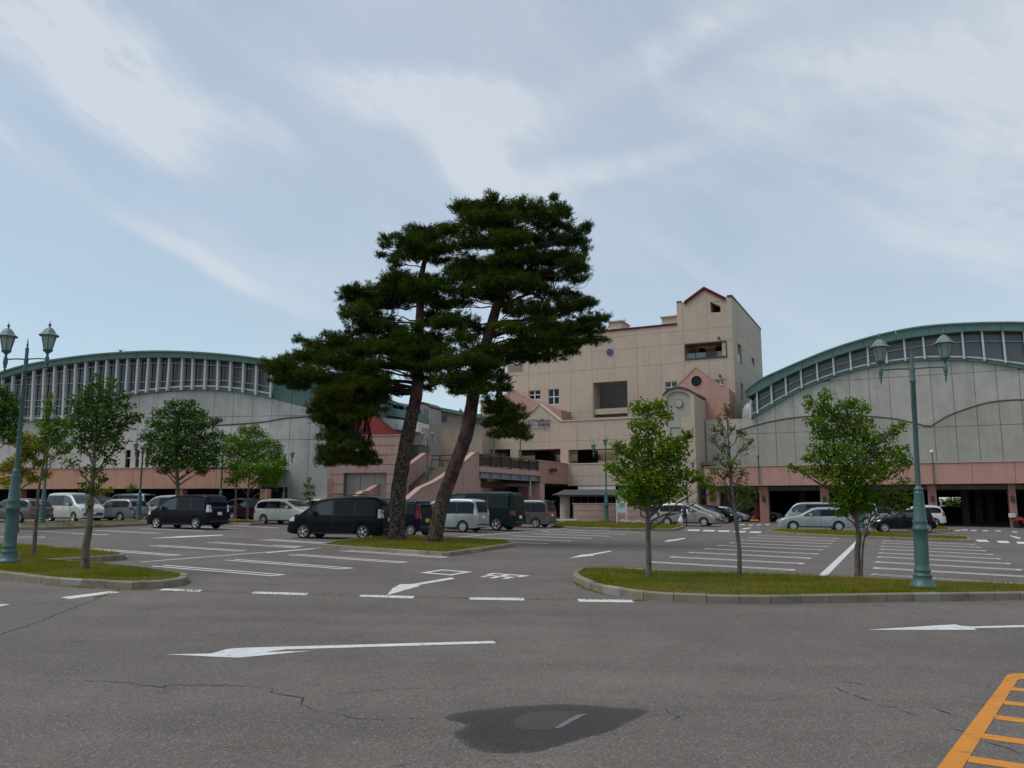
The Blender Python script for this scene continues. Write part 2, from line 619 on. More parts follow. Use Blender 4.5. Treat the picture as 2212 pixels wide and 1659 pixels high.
def leaf_mat(name, c1, c2, trans=.35, nscale=1.2, yellow=None, rough=.6):
    m = bpy.data.materials.new(name)
    m.use_nodes = True
    nt = m.node_tree
    N = nt.nodes.new; L = nt.links.new
    nt.nodes.clear()
    out = N('ShaderNodeOutputMaterial')
    g = N('ShaderNodeNewGeometry')
    n = N('ShaderNodeTexNoise'); n.inputs['Scale'].default_value = nscale; n.inputs['Detail'].default_value = 3
    L(g.outputs['Position'], n.inputs['Vector'])
    mr = N('ShaderNodeMapRange'); mr.inputs['From Min'].default_value = .35; mr.inputs['From Max'].default_value = .65
    L(n.outputs['Fac'], mr.inputs['Value'])
    a = N('ShaderNodeMath'); a.operation = 'MULTIPLY_ADD'
    L(g.outputs['Random Per Island'], a.inputs[0]); a.inputs[1].default_value = .6
    h = N('ShaderNodeMath'); h.operation = 'MULTIPLY'; L(mr.outputs[0], h.inputs[0]); h.inputs[1].default_value = .5
    L(h.outputs[0], a.inputs[2]); a.use_clamp = True
    mx = N('ShaderNodeMix'); mx.data_type = 'RGBA'
    L(a.outputs[0], mx.inputs['Factor'])
    mx.inputs['A'].default_value = (*c1, 1); mx.inputs['B'].default_value = (*c2, 1)
    colr = mx.outputs['Result']
    if yellow:
        n2 = N('ShaderNodeTexNoise'); n2.inputs['Scale'].default_value = .55; n2.inputs['Detail'].default_value = 2
        L(g.outputs['Position'], n2.inputs['Vector'])
        m2 = N('ShaderNodeMapRange'); m2.inputs['From Min'].default_value = .50; m2.inputs['From Max'].default_value = .66
        m2.inputs['To Max'].default_value = .35 if 'pine' in name else .85
        if 'grass' in name:
            m2.inputs['From Min'].default_value = .40; m2.inputs['From Max'].default_value = .60
        L(n2.outputs['Fac'], m2.inputs['Value'])
        y = N('ShaderNodeMix'); y.data_type = 'RGBA'
        L(m2.outputs[0], y.inputs['Factor']); L(colr, y.inputs['A']); y.inputs['B'].default_value = (*yellow, 1)
        colr = y.outputs['Result']
    d = N('ShaderNodeBsdfDiffuse'); L(colr, d.inputs['Color'])
    t = N('ShaderNodeBsdfTranslucent'); L(colr, t.inputs['Color'])
    ms = N('ShaderNodeMixShader'); ms.inputs[0].default_value = trans
    L(d.outputs[0], ms.inputs[1]); L(t.outputs[0], ms.inputs[2])
    L(ms.outputs[0], out.inputs['Surface'])
    return m


M['needles'] = leaf_mat('pine_needles', (.017, .036, .008), (.085, .128, .018), .26, 1.0, (.125, .120, .014))
M['needles_dark'] = leaf_mat('pine_needles_dark', (.009, .022, .010), (.022, .042, .014), .15, 1.0, None)
M['leaves'] = leaf_mat('leaves_mid', (.050, .120, .006), (.150, .255, .014), .40, 2.0)
M['leaves_bright'] = leaf_mat('leaves_bright', (.065, .135, .005), (.175, .280, .012), .45, 2.0)
M['leaves_dark'] = leaf_mat('leaves_dark', (.025, .080, .008), (.080, .160, .018), .35, 2.0)
M['leaves_olive'] = leaf_mat('leaves_olive', (.070, .11, .012), (.17, .24, .025), .42, 3.0, (.16, .13, .035))
M['leaves_yellow'] = leaf_mat('leaves_yellow', (.13, .16, .008), (.30, .30, .015), .45, 3.0)
M['grass'] = leaf_mat('grass_blades', (.105, .145, .006), (.24, .26, .022), .42, .9, (.30, .235, .045))
M['bark_pine'] = mat('pine_bark', (.12, .085, .060), .95, .45, 14, 1.0, 22, dark=(.022, .015, .011), dscale=11, dthr=(.42, .56), world=True)
M['bark_red'] = mat('pine_bark_red', (.105, .052, .036), .9, .3, 6, .7, 14, dark=(.025, .015, .012), dscale=2.4, dthr=(.42, .60), world=True)
M['bark_grey'] = mat('grey_bark', (.13, .105, .08), .95, .3, 12, .6, 30, dark=(.06, .045, .035), dscale=6, dthr=(.5, .65))
M['bark_dark'] = mat('dark_bark', (.035, .025, .020), .95, .3, 12, .6, 30)


def asphalt_mat(name='asphalt', dk=1.0, rough=.86):
    m = bpy.data.materials.new(name)
    m.use_nodes = True
    nt = m.node_tree
    b = nt.nodes['Principled BSDF']
    N = nt.nodes.new; L = nt.links.new
    pos = N('ShaderNodeNewGeometry').outputs['Position']
    b.inputs['Roughness'].default_value = rough
    b.inputs['Specular IOR Level'].default_value = .35

    def noise(sc, det=5, ro=.6, vec=None):
        n = N('ShaderNodeTexNoise'); n.inputs['Scale'].default_value = sc; n.inputs['Detail'].default_value = det
        n.inputs['Roughness'].default_value = ro
        L(vec or pos, n.inputs['Vector']); return n.outputs['Fac']

    def rr(x, a, b_, c, d):
        n = N('ShaderNodeMapRange'); n.inputs['From Min'].default_value = a; n.inputs['From Max'].default_value = b_
        n.inputs['To Min'].default_value = c; n.inputs['To Max'].default_value = d
        L(x, n.inputs['Value']); return n.outputs[0]

    def op(o, a, b_):
        n = N('ShaderNodeMath'); n.operation = o; L(a, n.inputs[0]); L(b_, n.inputs[1]); return n.outputs[0]
    big = rr(noise(.16, 4), .3, .7, .82, 1.15)
    spots = rr(noise(2.6, 2), .62, .74, 1.0, .80)
    mid = rr(noise(1.3, 6), .3, .7, .91, 1.09)
    mp = N('ShaderNodeMapping'); L(pos, mp.inputs['Vector'])
    mp.inputs['Rotation'].default_value = (0, 0, R_(4)); mp.inputs['Scale'].default_value = (.10, 1.1, 1)
    tracks = rr(noise(.9, 5, .6, mp.outputs[0]), .35, .7, 1.08, .89)
    vor = N('ShaderNodeTexVoronoi'); vor.inputs['Scale'].default_value = 85; L(pos, vor.inputs['Vector'])
    vc = N('ShaderNodeSeparateColor'); L(vor.outputs['Color'], vc.inputs[0])
    agg = rr(vc.outputs[0], 0, 1, .72, 1.28)
    spk = rr(vc.outputs[1], .955, .975, 0, 1)
    fine = rr(noise(160, 2, .7), .3, .7, .72, 1.30)
    f = op('MULTIPLY', op('MULTIPLY', big, mid), op('MULTIPLY', agg, fine))
    f = op('MULTIPLY', op('MULTIPLY', f, tracks), spots)
    c = N('ShaderNodeVectorMath'); c.operation = 'SCALE'; c.inputs[0].default_value = (.137 * dk, .117 * dk, .101 * dk)
    L(f, c.inputs['Scale'])
    # faint reddish and greenish stones
    mx = N('ShaderNodeMix'); mx.data_type = 'RGBA'; mx.blend_type = 'OVERLAY'; mx.inputs['Factor'].default_value = .12
    L(c.outputs[0], mx.inputs['A']); L(vor.outputs['Color'], mx.inputs['B'])
    m2 = N('ShaderNodeMix'); m2.data_type = 'RGBA'
    L(spk, m2.inputs['Factor']); L(mx.outputs['Result'], m2.inputs['A']); m2.inputs['B'].default_value = (.27 * dk, .25 * dk, .225 * dk, 1)
    L(m2.outputs['Result'], b.inputs['Base Color'])
    bp = N('ShaderNodeBump'); bp.inputs['Strength'].default_value = .5; bp.inputs['Distance'].default_value = .006
    L(op('ADD', vor.outputs['Distance'], noise(120, 3)), bp.inputs['Height']); L(bp.outputs[0], b.inputs['Normal'])
    return m


M['asphalt'] = asphalt_mat()
for _k, _d, _r in ((1, .92, .85), (2, .70, .8), (3, .48, .7), (4, .36, .6), (5, .30, .5)):
    M['damp%d' % _k] = asphalt_mat('damp_asphalt_%d' % _k, _d, _r)

# ------------------------------------------------------------------ ground
xs = [-1500, -300, -60, -40, -20, -10, 0, 10, 20, 40, 60, 300, 1500]
ys = [-400, -20, 0, 10, 20, 30, 45, 60, 75, 90, 300, 2500]
m = MB()
m.grid([[(x, y, gz(x, y)) for x in xs] for y in ys])
LOT = m.build('parking_lot', M['asphalt'], kind='structure')

mark_z = .004


def gpoly(pts, name, material, dz=mark_z, world=False, jit=0):
    """flat shape on the ground; points from the photograph, or world x, y"""
    P = [Vector((p[0], p[1], 0)) if world else G(*p) for p in pts]
    tr = tessellate_polygon([P])
    vs = [(p.x, p.y, gz(p.x, p.y) + dz) for p in P]
    fs = []
    for t in tr:
        a, b, c = P[t[0]], P[t[1]], P[t[2]]
        fs.append(tuple(t) if (b - a).cross(c - a).z > 0 else (t[0], t[2], t[1]))
    mm = MB(); mm.add(vs, fs)
    return mm.build(name, material, LOT)


def gline(a, b, w, name='painted_line', material=None, dz=mark_z, world=False):
    A = Vector(a) if world else G(*a).xy
    B = Vector(b) if world else G(*b).xy
    t = (B - A).normalized(); n = Vector((-t.y, t.x))
    return gpoly([A + n * w / 2, B + n * w / 2, B - n * w / 2, A - n * w / 2], name, material or M['paint'], dz, True)


def bay(a, b, gap=.34, w=.135, far=True, close_l=False, close_r=True, worn=False):
    """one hairpin between two parking bays"""
    A, B = G(*a).xy, G(*b).xy
    t = (B - A).normalized(); n = Vector((-t.y, t.x))
    if n.y < 0:
        n = -n
    mm = M['paint_worn'] if worn else M['paint']
    o = []
    for k in (0, 1):
        o.append((A + n * gap * k, B + n * gap * k))
    P = []
    A0, B0, A1, B1 = A, B, A + n * gap, B + n * gap
    mb = MB()
    def quad(p, q, ww):
        tt = (q - p).normalized(); nn = Vector((-tt.y, tt.x)) * ww / 2
        vs = [(r.x, r.y, gz(r.x, r.y) + mark_z) for r in (p - nn, q - nn, q + nn, p + nn)]
        mb.add(vs, [(0, 1, 2, 3)])
    quad(A0, B0, w); quad(A1, B1, w)
    e = t * w / 2; f = n * w / 2
    if close_r:
        quad(B0 + f - e, B1 - f - e, w)
    if close_l:
        quad(A0 + f + e, A1 - f + e, w)
    mb.build('painted_bay_line', mm, LOT)


def z3(x, y): return (x * .2865, 979.3 + y * .2865)
def z3b(x, y): return (1324.9 + x * .2344, 979.3 + y * .2344)
def z4b(x, y): return (1670.5 + x * .2448, 979.3 + y * .2448)
def z1b(x, y): return (979.3 + x * .2604, 921.7 + y * .2604)
def z5(x, y): return (576 + x * .3125, 864 + y * .3125)
def z6(x, y): return (1036.9 + x * .2865, 604.8 + y * .2865)
def z4(x, y): return (576 + x * .3472, 403.2 + y * .3472)
def z2b(x, y): return (1555.3 + x * .2969, 662.4 + y * .2969)
def z8(x, y): return (864 + x * .2604, 1180.9 + y * .2604)
def z7(x, y): return (x * .4948, 1267.3 + y * .4948)
def z6b(x, y): return (1612.9 + x * .2708, 1267.3 + y * .2708)
def z1(x, y): return (x * .191, 662.5 + y * .191)
def z2(x, y): return (288 + x * .191, 720 + y * .191)


# left field of bays
for a, b, c in [((1145, 850), (2060, 925), 0), ((1700, 805), (2590, 873), 0), ((2175, 765), (3010, 826), 0), ((2560, 735), (3330, 787), 0),
                ((625, 720), (1290, 772), 0), ((1125, 695), (1790, 738), 0), ((1560, 672), (2200, 712), 0), ((1935, 652), (2500, 687), 0),
                ((-210, 632), (325, 634), 0), ((290, 590), (770, 617), 0), ((690, 580), (1155, 603), 0), ((1055, 569), (1500, 586), 0),
                ((1430, 553), (1800, 573), 0), ((1700, 545), (2070, 563), 0)]:
    bay(z3(*a), z3(*b), close_r=True)
gline((303, 1214.3), (1224, 1141.8), .13)
# right field
for a, b in [((55, 1063), (1555, 1150)), ((300, 1003), (1660, 1080)), ((510, 957), (1745, 1020)), ((685, 914), (1810, 970)),
             ((830, 880), (1875, 930)), ((955, 850), (1925, 893)), ((1065, 825), (1963, 862)), ((1165, 800), (2005, 835)),
             ((1240, 778), (2040, 808)), ((1320, 758), (2065, 787))]:
    bay(z3b(*a), z3b(*b), gap=.30, close_l=True, worn=(a[0] == 55))
gline(z4b(432, 1085), z4b(790, 735), .20)
for a, b in [((850, 1070), (2500, 1180)), ((870, 1014), (2400, 1102)), ((890, 960), (2185, 1032)), ((905, 915), (2085, 977)),
             ((918, 880), (2000, 934)), ((930, 847), (1930, 895)), ((940, 820), (1870, 862)), ((945, 792), (1820, 832)), ((955, 770), (1770, 806))]:
    bay(z4b(*a), z4b(*b), gap=.30, close_l=True, worn=(a[0] == 850))
# middle field behind the pine bed
for a, b in [((450, 960), (770, 973)), ((260, 925), (965, 950)), ((465, 905), (1135, 928)), ((640, 888), (1285, 910)), ((820, 872), (1415, 893)), ((940, 858), (1530, 878))]:
    bay(z1b(*a), z1b(*b), gap=.30)
for a, b in [((0, 965), (405, 990)), ((0, 1005), (210, 1016))]:
    bay(z5(*a), z5(*b), gap=.30)
for a, b in [((1165, 1146), (1190, 1150)), ((1000, 1153), (1060, 1156)), ((960, 1168), (1000, 1170))]:
    gline(a, b, .12)
# arrows
gpoly([z7(*p) for p in [(720, 297), (920, 293), (955, 284), (985, 275), (1015, 271), (1060, 268), (1200, 264), (2155, 238), (2165, 248), (1250, 275), (1155, 287), (1365, 281), (1045, 311), (980, 309)]], 'painted_arrow', M['paint'])
gpoly([z6b(*p) for p in [(960, 346), (1500, 312), (1665, 302), (1720, 315), (1810, 320), (3000, 284), (3010, 306), (1810, 333), (1838, 346)]], 'painted_arrow', M['paint'])
gpoly([(975, 1247.5), (983, 1250.5), (900, 1264.5), (909, 1265.5), (836, 1286), (848, 1271), (864, 1262.5), (893, 1261.5)], 'painted_arrow', M['paint'])
gpoly([z8(*p) for p in [(1405, 97), (1500, 68), (1555, 65), (1750, 33), (1758, 39), (1600, 70), (1612, 75), (1520, 83)]], 'painted_arrow', M['paint'])
gpoly([z1b(*p) for p in [(1742, 958), (1790, 938), (1822, 938), (1915, 922), (1926, 928), (1835, 947)]], 'painted_arrow', M['paint'])
gpoly([z3b(*p) for p in [(1172, 700), (1205, 691), (1268, 685), (1270, 690), (1215, 700)]], 'painted_arrow', M['paint'])
gpoly([z5(*p) for p in [(0, 1052), (200, 1036), (325, 1026), (325, 1031), (0, 1059)]], 'painted_arrow', M['paint'])
gpoly([z3(*p) for p in [(1110, 643), (1370, 625), (1680, 614), (1683, 619), (1390, 634)]], 'painted_arrow', M['paint'])
gpoly([z4b(*p) for p in [(2083, 727), (2098, 726), (2180, 745), (2180, 755), (2145, 750)]], 'painted_arrow', M['paint'])
# dashes of the give-way line
for q in [[z3(455, 1087), z3(760, 1049), z3(835, 1040), z3(913, 1048), z3(525, 1099)],
          [z3(1195, 1033), z3(1238, 1020), z3(1527, 1031), z3(1500, 1045)],
          [z7(1096, 30), z7(1110, 22), z7(1347, 29), z7(1335, 38)], [z7(1567, 44), z7(1578, 36), z7(1812, 42), z7(1800, 52)],
          [z8(573, 440), z8(583, 422), z8(1029, 426), z8(1028, 448)], [z8(1487, 458), z8(1470, 436), z8(1920, 443), z8(1942, 464)],
          [(-60, 1309), (-52, 1305), (23, 1305.5), (2, 1310)]]:
    gpoly(q, 'painted_dash', M['paint'])
for cx, cy in [(742, 709), (880, 713), (1018, 717.5), (1165, 722), (1310, 727)]:
    gpoly([z3b(cx - 62, cy + 5), z3b(cx - 45, cy - 7), z3b(cx + 62, cy - 5), z3b(cx + 45, cy + 7)], 'painted_dash', M['paint'])
for cx, cy in [(1845, 772), (2030, 782), (2200, 790)]:
    gpoly([z4b(cx - 40, cy + 8), z4b(cx - 60, cy - 10), z4b(cx + 35, cy - 8), z4b(cx + 62, cy + 10)], 'painted_dash', M['paint'])
for cx, cy in [(1630, 681), (1690, 676), (1770, 681), (1870, 683), (1985, 685), (2130, 693)]:
    gpoly([z4b(cx - 26, cy + 3), z4b(cx - 22, cy - 4), z4b(cx + 24, cy - 3), z4b(cx + 22, cy + 4)], 'painted_dash', M['paint'])
for cx, cy in [(1190, 658), (1265, 662), (1340, 660), (1420, 657)]:
    gpoly([z3b(cx - 22, cy + 3), z3b(cx - 18, cy - 3), z3b(cx + 22, cy - 3), z3b(cx + 20, cy + 3)], 'painted_dash', M['paint'])


# the two painted characters 出口, lettered for drivers who leave the lot
def ground_glyph(bl, br, tl, tr, strokes, w):
    BL, BR, TL, TR = [G(*z8(*p)).xy for p in (bl, br, tl, tr)]
    mb = MB()
    for i, (x0, y0, x1, y1, ww) in enumerate(strokes):
        hw = (ww or w) / 2
        if abs(x1 - x0) > abs(y1 - y0):
            c = [(x0, y0 - hw), (x1, y0 - hw), (x1, y0 + hw), (x0, y0 + hw)]
        else:
            c = [(x0 - hw * .9, y0), (x0 + hw * .9, y0), (x0 + hw * .9, y1), (x0 - hw * .9, y1)]
        P = [BL * (1 - u) * (1 - v) + BR * u * (1 - v) + TL * (1 - u) * v + TR * u * v for u, v in c]
        vs = [(p.x, p.y, gz(p.x, p.y) + mark_z + .0012 * (i % 3)) for p in P]
        ar = (P[1] - P[0]).cross(P[2] - P[0])
        mb.add(vs, [(0, 1, 2, 3) if ar > 0 else (3, 2, 1, 0)])
    mb.build('painted_character', M['paint'], LOT)


ground_glyph((600, 210), (345, 190), (430, 240), (165, 218), [(0, .08, 1, .08, .17), (0, .92, 1, .92, .17), (.075, .16, .075, .84, .16), (.925, .16, .925, .84, .16)], .16)
ground_glyph((1080, 241), (762, 220), (900, 276), (618, 250),
             [(0, .08, 1, .08, .16), (.5, .16, .5, 1.0, .17), (.08, .16, .08, .42, .16), (.92, .16, .92, .42, .16),
              (.12, .55, .88, .55, .15), (.18, .63, .18, .92, .15), (.82, .63, .82, .92, .15)], .16)

# yellow hatched box in the right corner
gpoly([z6b(*p) for p in [(1480, 1500), (2035, 770), (2060, 725), (2085, 703), (2130, 694), (2420, 690), (2420, 736), (2185, 741), (2160, 750), (1690, 1500)]], 'yellow_border', M['yellow_paint'])
for a, b, w in [((2100, 815), (2500, 852), .17), ((2050, 925), (2600, 985), .17), ((1980, 1042), (2700, 1130), .17), ((1880, 1192), (2800, 1322), .17), ((1765, 1375), (2800, 1530), .17)]:
    gline(z6b(*a), z6b(*b), w, 'yellow_stripe', M['yellow_paint'], dz=.003)


# cracks, seams, damp patches
def crack(pts, w, name='crack', material=None, jit=.03, n=10, tol=1):
    P = [G(*p).xy for p in pts]
    Q = []
    for a, b in zip(P, P[1:]):
        k = max(2, int((b - a).length / .08))
        k = min(k, 60)
        for i in range(k):
            t = i / k
            q = a + (b - a) * t
            Q.append(q + Vector((random.gauss(0, jit), random.gauss(0, jit * .8))) * (1 if i else .3))
    Q.append(P[-1])
    mb = MB()
    L_, R2 = [], []
    for i, q in enumerate(Q):
        t = (Q[min(i + 1, len(Q) - 1)] - Q[max(i - 1, 0)]).normalized()
        nn = Vector((-t.y, t.x))
        ww = w * random.uniform(.15, .8) / 2 * (min(1, i / 4, (len(Q) - 1 - i) / 4) + .1)
        L_.append(q + nn * ww); R2.append(q - nn * ww)
    vs = [(p.x, p.y, gz(p.x, p.y) + .0025) for p in R2 + L_]
    k = len(Q)
    mb.add(vs, [(i, i + 1, i + 1 + k, i + k) for i in range(k - 1)])
    mb.build(name, material or M['crack'], LOT)


crack([z7(340, 408), z7(600, 425), z7(700, 440), z7(735, 432), z7(860, 430), z7(1100, 434), z7(1185, 440)], .028)
crack([z7(690, 436), z7(715, 444), z7(740, 430)], .07)
crack([z7(1185, 440), z7(1185, 460), z7(1240, 474), z7(1320, 486), z7(1315, 515), z7(1350, 530), z7(1395, 552)], .032, jit=.014)
crack([z7(1350, 530), z7(1440, 553), z7(1560, 578), z7(1750, 575), z7(1940, 583)], .012, jit=.02)
crack([z7(1380, 480), z7(1480, 468), z7(1700, 448), z7(2050, 445)], .010, jit=.02)
crack([z7(0, 414), z7(340, 408)], .008, jit=.02)
crack([(-20, 1378), (60, 1352), (130, 1325), (232, 1284), (262, 1274)], .045, 'mossy_crack', M['crack_green'], jit=.02)
crack([(400, 1276), (640, 1284), (880, 1291), (1130, 1294), (1390, 1298)], .028, 'mossy_crack', M['crack_green'], jit=.015)
crack([z3(200, 720), z3(620, 712), z3(1130, 690), z3(1500, 664), z3(1940, 650)], .05, 'mossy_crack', M['crack_green'], jit=.02)
crack([z3b(430, 920), z3b(1100, 945), z3b(1600, 975), z3b(2212, 1010)], .05, 'mossy_crack', M['crack_green'], jit=.02)
crack([z4b(270, 950), z4b(900, 985), z4b(1400, 1010), z4b(2212, 1060)], .05, jit=.02)
crack([z3b(1600, 1085), z3b(1750, 1140)], .03, jit=.02)
crack([z6b(900, 120), z6b(1200, 180), z6b(1450, 240), z6b(1700, 305), z6b(2212, 410)], .018, 'mossy_crack', M['crack_green'], jit=.02)
for pts in [[(770, 760), (830, 765), (890, 775), (980, 805)], [(660, 800), (720, 812), (790, 845), (830, 862)], [(830, 865), (880, 880), (960, 905), (1010, 910)],
            [(1040, 945), (1090, 955), (1190, 970)], [(1190, 975), (1310, 1015), (1370, 1030)], [(1480, 965), (1530, 985), (1600, 1010), (1690, 1040)],
            [(1600, 1120), (1680, 1145), (1740, 1160)], [(1890, 1235), (1980, 1262), (2120, 1300), (2212, 1340)]]:
    crack([z6b(*p) for p in pts], .055, 'crack', M['crack'], jit=.018)
crack([z7(1700, 785), z7(1760, 778), z7(1830, 765)], .05, jit=.01)
crack([(960, 1553), (972, 1548), (985, 1553)], .05, jit=.01)
crack([(1440, 1530), (1452, 1545), (1476, 1553)], .03, jit=.02)
crack([(1452, 1556), (1466, 1548), (1478, 1546)], .04, jit=.01)


def blob_sheet(pts, name, material, dz, rough_edge=.02):
    P = [G(*p).xy for p in pts]
    Q = []
    for i in range(len(P)):
        p0, p1, p2, p3 = P[i - 1], P[i], P[(i + 1) % len(P)], P[(i + 2) % len(P)]
        for k in range(6):
            t = k / 6
            q = .5 * ((2 * p1) + (p2 - p0) * t + (2 * p0 - 5 * p1 + 4 * p2 - p3) * t * t + (3 * p1 - p0 - 3 * p2 + p3) * t ** 3)
            Q.append(q + Vector((random.gauss(0, rough_edge), random.gauss(0, rough_edge))))
    return gpoly([tuple(q) for q in Q], name, material, dz, True)


def zp(x, y): return (748.8 + x * .3646, 1382.4 + y * .3646)


def scaled(pts, k, c=(1200, 520), ky=None):
    return [zp(c[0] + (x - c[0]) * k, c[1] + (y - c[1]) * (ky or k)) for x, y in pts]


damp = [(700, 330), (900, 290), (1200, 300), (1450, 345), (1750, 350), (2200, 330), (2650, 325), (2350, 400), (1900, 450), (1500, 520), (1000, 500), (700, 450)]
blob_sheet(scaled(damp, 1.0, (1300, 400)), 'damp_patch', M['damp1'], .0012, .04)
wet = [(605, 470), (640, 440), (900, 405), (1200, 385), (1400, 386), (1650, 408), (1730, 412), (1782, 430), (1640, 500), (1540, 545), (1330, 600), (1150, 655), (900, 668), (760, 640), (665, 580), (660, 545), (715, 515), (690, 492)]
for k, mt, dz in ((1.025, 'damp2', .0020), (1.0, 'damp3', .0026), (.965, 'damp4', .0032), (.85, 'damp5', .0038)):
    blob_sheet(scaled(wet, k), 'wet_patch', M[mt], dz, .010)
pud = [(1000, 515), (1015, 465), (1110, 428), (1280, 424), (1385, 432), (1392, 444), (1265, 520), (1190, 536), (1080, 534)]
blob_sheet(scaled(pud, 1.0, (1190, 480)), 'puddle', M['puddle'], .0046, .006)
blob_sheet([zp(*p) for p in [(1236, 524), (1262, 508), (1300, 482), (1345, 458), (1372, 446), (1405, 440), (1425, 440), (1390, 458), (1350, 478), (1310, 500), (1270, 522)]], 'puddle', M['sky_reflection'], .0054, .003)  # glossier strip of the same pool, shaped as the sky's reflection


# ------------------------------------------------------------------ islands with kerbs and grass
GR = []   # grass polygons for blades: (polygon xy, density, height)


def inset(P, d):
    """move a closed counter-clockwise polygon inwards"""
    o = []
    n = len(P)
    for i in range(n):
        a, b, c = P[i - 1], P[i], P[(i + 1) % n]
        t1, t2 = (b - a).normalized(), (c - b).normalized()
        n1, n2 = Vector((-t1.y, t1.x)), Vector((-t2.y, t2.x))
        bi = (n1 + n2)
        bi = bi.normalized() if bi.length > 1e-6 else n1
        k = max(.45, bi.dot(n1))
        o.append(b + bi * (d / k))
    return o


def island(pts, label, stone=.6, hgt=.15, wid=.15, dens=900, bl=.09, world=False, name='traffic_island', tops=None):
    P = [Vector((p[0], p[1])) if world else G(*p).xy for p in pts]
    ar = sum(P[i - 1].cross(P[i]) for i in range(len(P)))
    if ar < 0:
        P = P[::-1]
    # resample for stones: corners stay, gentle curves are walked by arc length
    nP = len(P)
    corner = [i for i in range(nP) if (P[i] - P[i - 1]).angle(P[(i + 1) % nP] - P[i], 0) > .45]
    if not corner:
        corner = [0]
    per = []
    for ci, i0 in enumerate(corner):
        i1 = corner[(ci + 1) % len(corner)]
        run_ = [P[i0]]
        j = i0
        while True:
            j = (j + 1) % nP
            run_.append(P[j])
            if j == i1:
                break
        seg = [(run_[k + 1] - run_[k]).length for k in range(len(run_) - 1)]
        tot_ = sum(seg)
        m_ = max(1, round(tot_ / stone))
        for q in range(m_):
            d = tot_ * q / m_
            k = 0
            while k < len(seg) - 1 and d > seg[k]:
                d -= seg[k]; k += 1
            per.append(run_[k].lerp(run_[k + 1], d / max(seg[k], 1e-6)))
    cen = sum(P, Vector((0, 0))) / len(P)
    I = inset(per, wid)
    t = thing(name, label, 'traffic island', (cen.x, cen.y, gz(cen.x, cen.y)))
    n = len(per)
    for i in range(n):
        a, b, c, d = per[i], per[(i + 1) % n], I[(i + 1) % n], I[i]
        if (b - a).length < .05:
            continue
        g = (b - a) * (.007 / (b - a).length)
        a2, b2, c2, d2 = a + g, b - g, c - g, d + g
        h = hgt + random.uniform(-.006, .006)
        mb = MB()
        bev = .02
        ain, bin_ = a2 + (d2 - a2) * (bev / wid), b2 + (c2 - b2) * (bev / wid)
        vs = []
        for p, z in ((a2, -.05), (b2, -.05), (c2, -.05), (d2, -.05), (a2, h - bev), (b2, h - bev), (ain, h), (bin_, h), (c2, h), (d2, h)):
            vs.append((p.x, p.y, gz(p.x, p.y) + z))
        mb.add(vs, [(0, 1, 5, 4), (4, 5, 7, 6), (6, 7, 8, 9), (1, 2, 8, 7, 5), (2, 3, 9, 8), (3, 0, 4, 6, 9), (3, 2, 1, 0)])
        mb.build('kerb_stone', M['kerb'] if random.random() < .94 else M['kerb_pale'], t)
    # joint mortar behind the stones and soil
    I2 = inset(per, .02)
    vs = [(p.x, p.y, gz(p.x, p.y) - .05) for p in I2] + [(p.x, p.y, gz(p.x, p.y) + hgt - .03) for p in I2]
    mb = MB()
    tr = tessellate_polygon([[Vector((p.x, p.y, 0)) for p in I2]])
    mb.add(vs, [(i, (i + 1) % n, (i + 1) % n + n, i + n) for i in range(n)] +
           [tuple(k + n for k in (q if (I2[q[1]] - I2[q[0]]).cross(I2[q[2]] - I2[q[0]]) > 0 else (q[0], q[2], q[1]))) for q in tr])
    mb.build('soil', M['soil'], t)
    GR.append((inset(per, wid * .8), dens, bl, hgt - .03))
    return t


curveF = smooth_curve([(1252, 1240), (1240, 1246), (1238, 1254), (1262, 1269), (1310, 1283), (1400, 1296), (1500, 1302), (1600, 1304.5), (1720, 1304), (1900, 1301), (2212, 1296)], 5)
fr = [G(*p).xy for p in curveF]
far_pts = [G(*p).xy for p in [(2212, 1277), (2000, 1266), (1800, 1258), (1600, 1251), (1400, 1243), (1290, 1238)]]
e = (fr[-1] - fr[-3]).normalized()
ext_f = [fr[-1] + e * k for k in (3, 6, 10)]
ext_b = [far_pts[0] + e * k for k in (10, 6, 3)]
island([tuple(p) for p in fr + ext_f + ext_b + far_pts], 'long grassy island in the right foreground with three young trees and a lamp', dens=1250, bl=.085, world=True)
crvL = smooth_curve([(-260, 1226), (-100, 1238), (0, 1250), (100, 1263), (200, 1270), (280, 1273.5), (345, 1272), (395, 1265), (408, 1257)], 4)
island(crvL + [(396, 1250), (300, 1235), (200, 1226), (112, 1219.5), (190, 1216), (268, 1210), (270, 1204), (160, 1194), (60, 1186), (-40, 1180), (-200, 1176)],
       'stepped grassy island in the left foreground under a double lamp', dens=1250, bl=.08)
island([(693, 1184), (760, 1189), (860, 1196), (955, 1202), (972, 1202), (1040, 1192), (1112, 1181), (1098, 1174), (990, 1167), (870, 1162), (780, 1168), (720, 1175)],
       'kerbed bed of dry grass in the middle of the lot with two tall pines', stone=.9, hgt=.14, dens=900, bl=.07)
island([(1190, 1139), (1266, 1144.5), (1370, 1147), (1456, 1147.5), (1476, 1142), (1480, 1139), (1440, 1136), (1330, 1131.5), (1240, 1131), (1200, 1132)],
       'grass strip with kerb before the low pink wall', stone=1.2, hgt=.15, dens=260, bl=.10)
island([(1655, 1151), (1700, 1156), (1790, 1161), (1891, 1165), (2000, 1169), (2098, 1172), (2094, 1166), (2010, 1161), (1900, 1155), (1790, 1150), (1690, 1147)],
       'grass strip with kerb behind the right field of painted bays', stone=1.2, hgt=.15, dens=300, bl=.09)
island([(1880, 1141), (1960, 1147), (2052, 1149), (2056, 1145), (2030, 1141), (1960, 1138), (1890, 1136)],
       'small grass strip with kerb beneath the white car near the garage', stone=1.2, hgt=.15, dens=200, bl=.10)
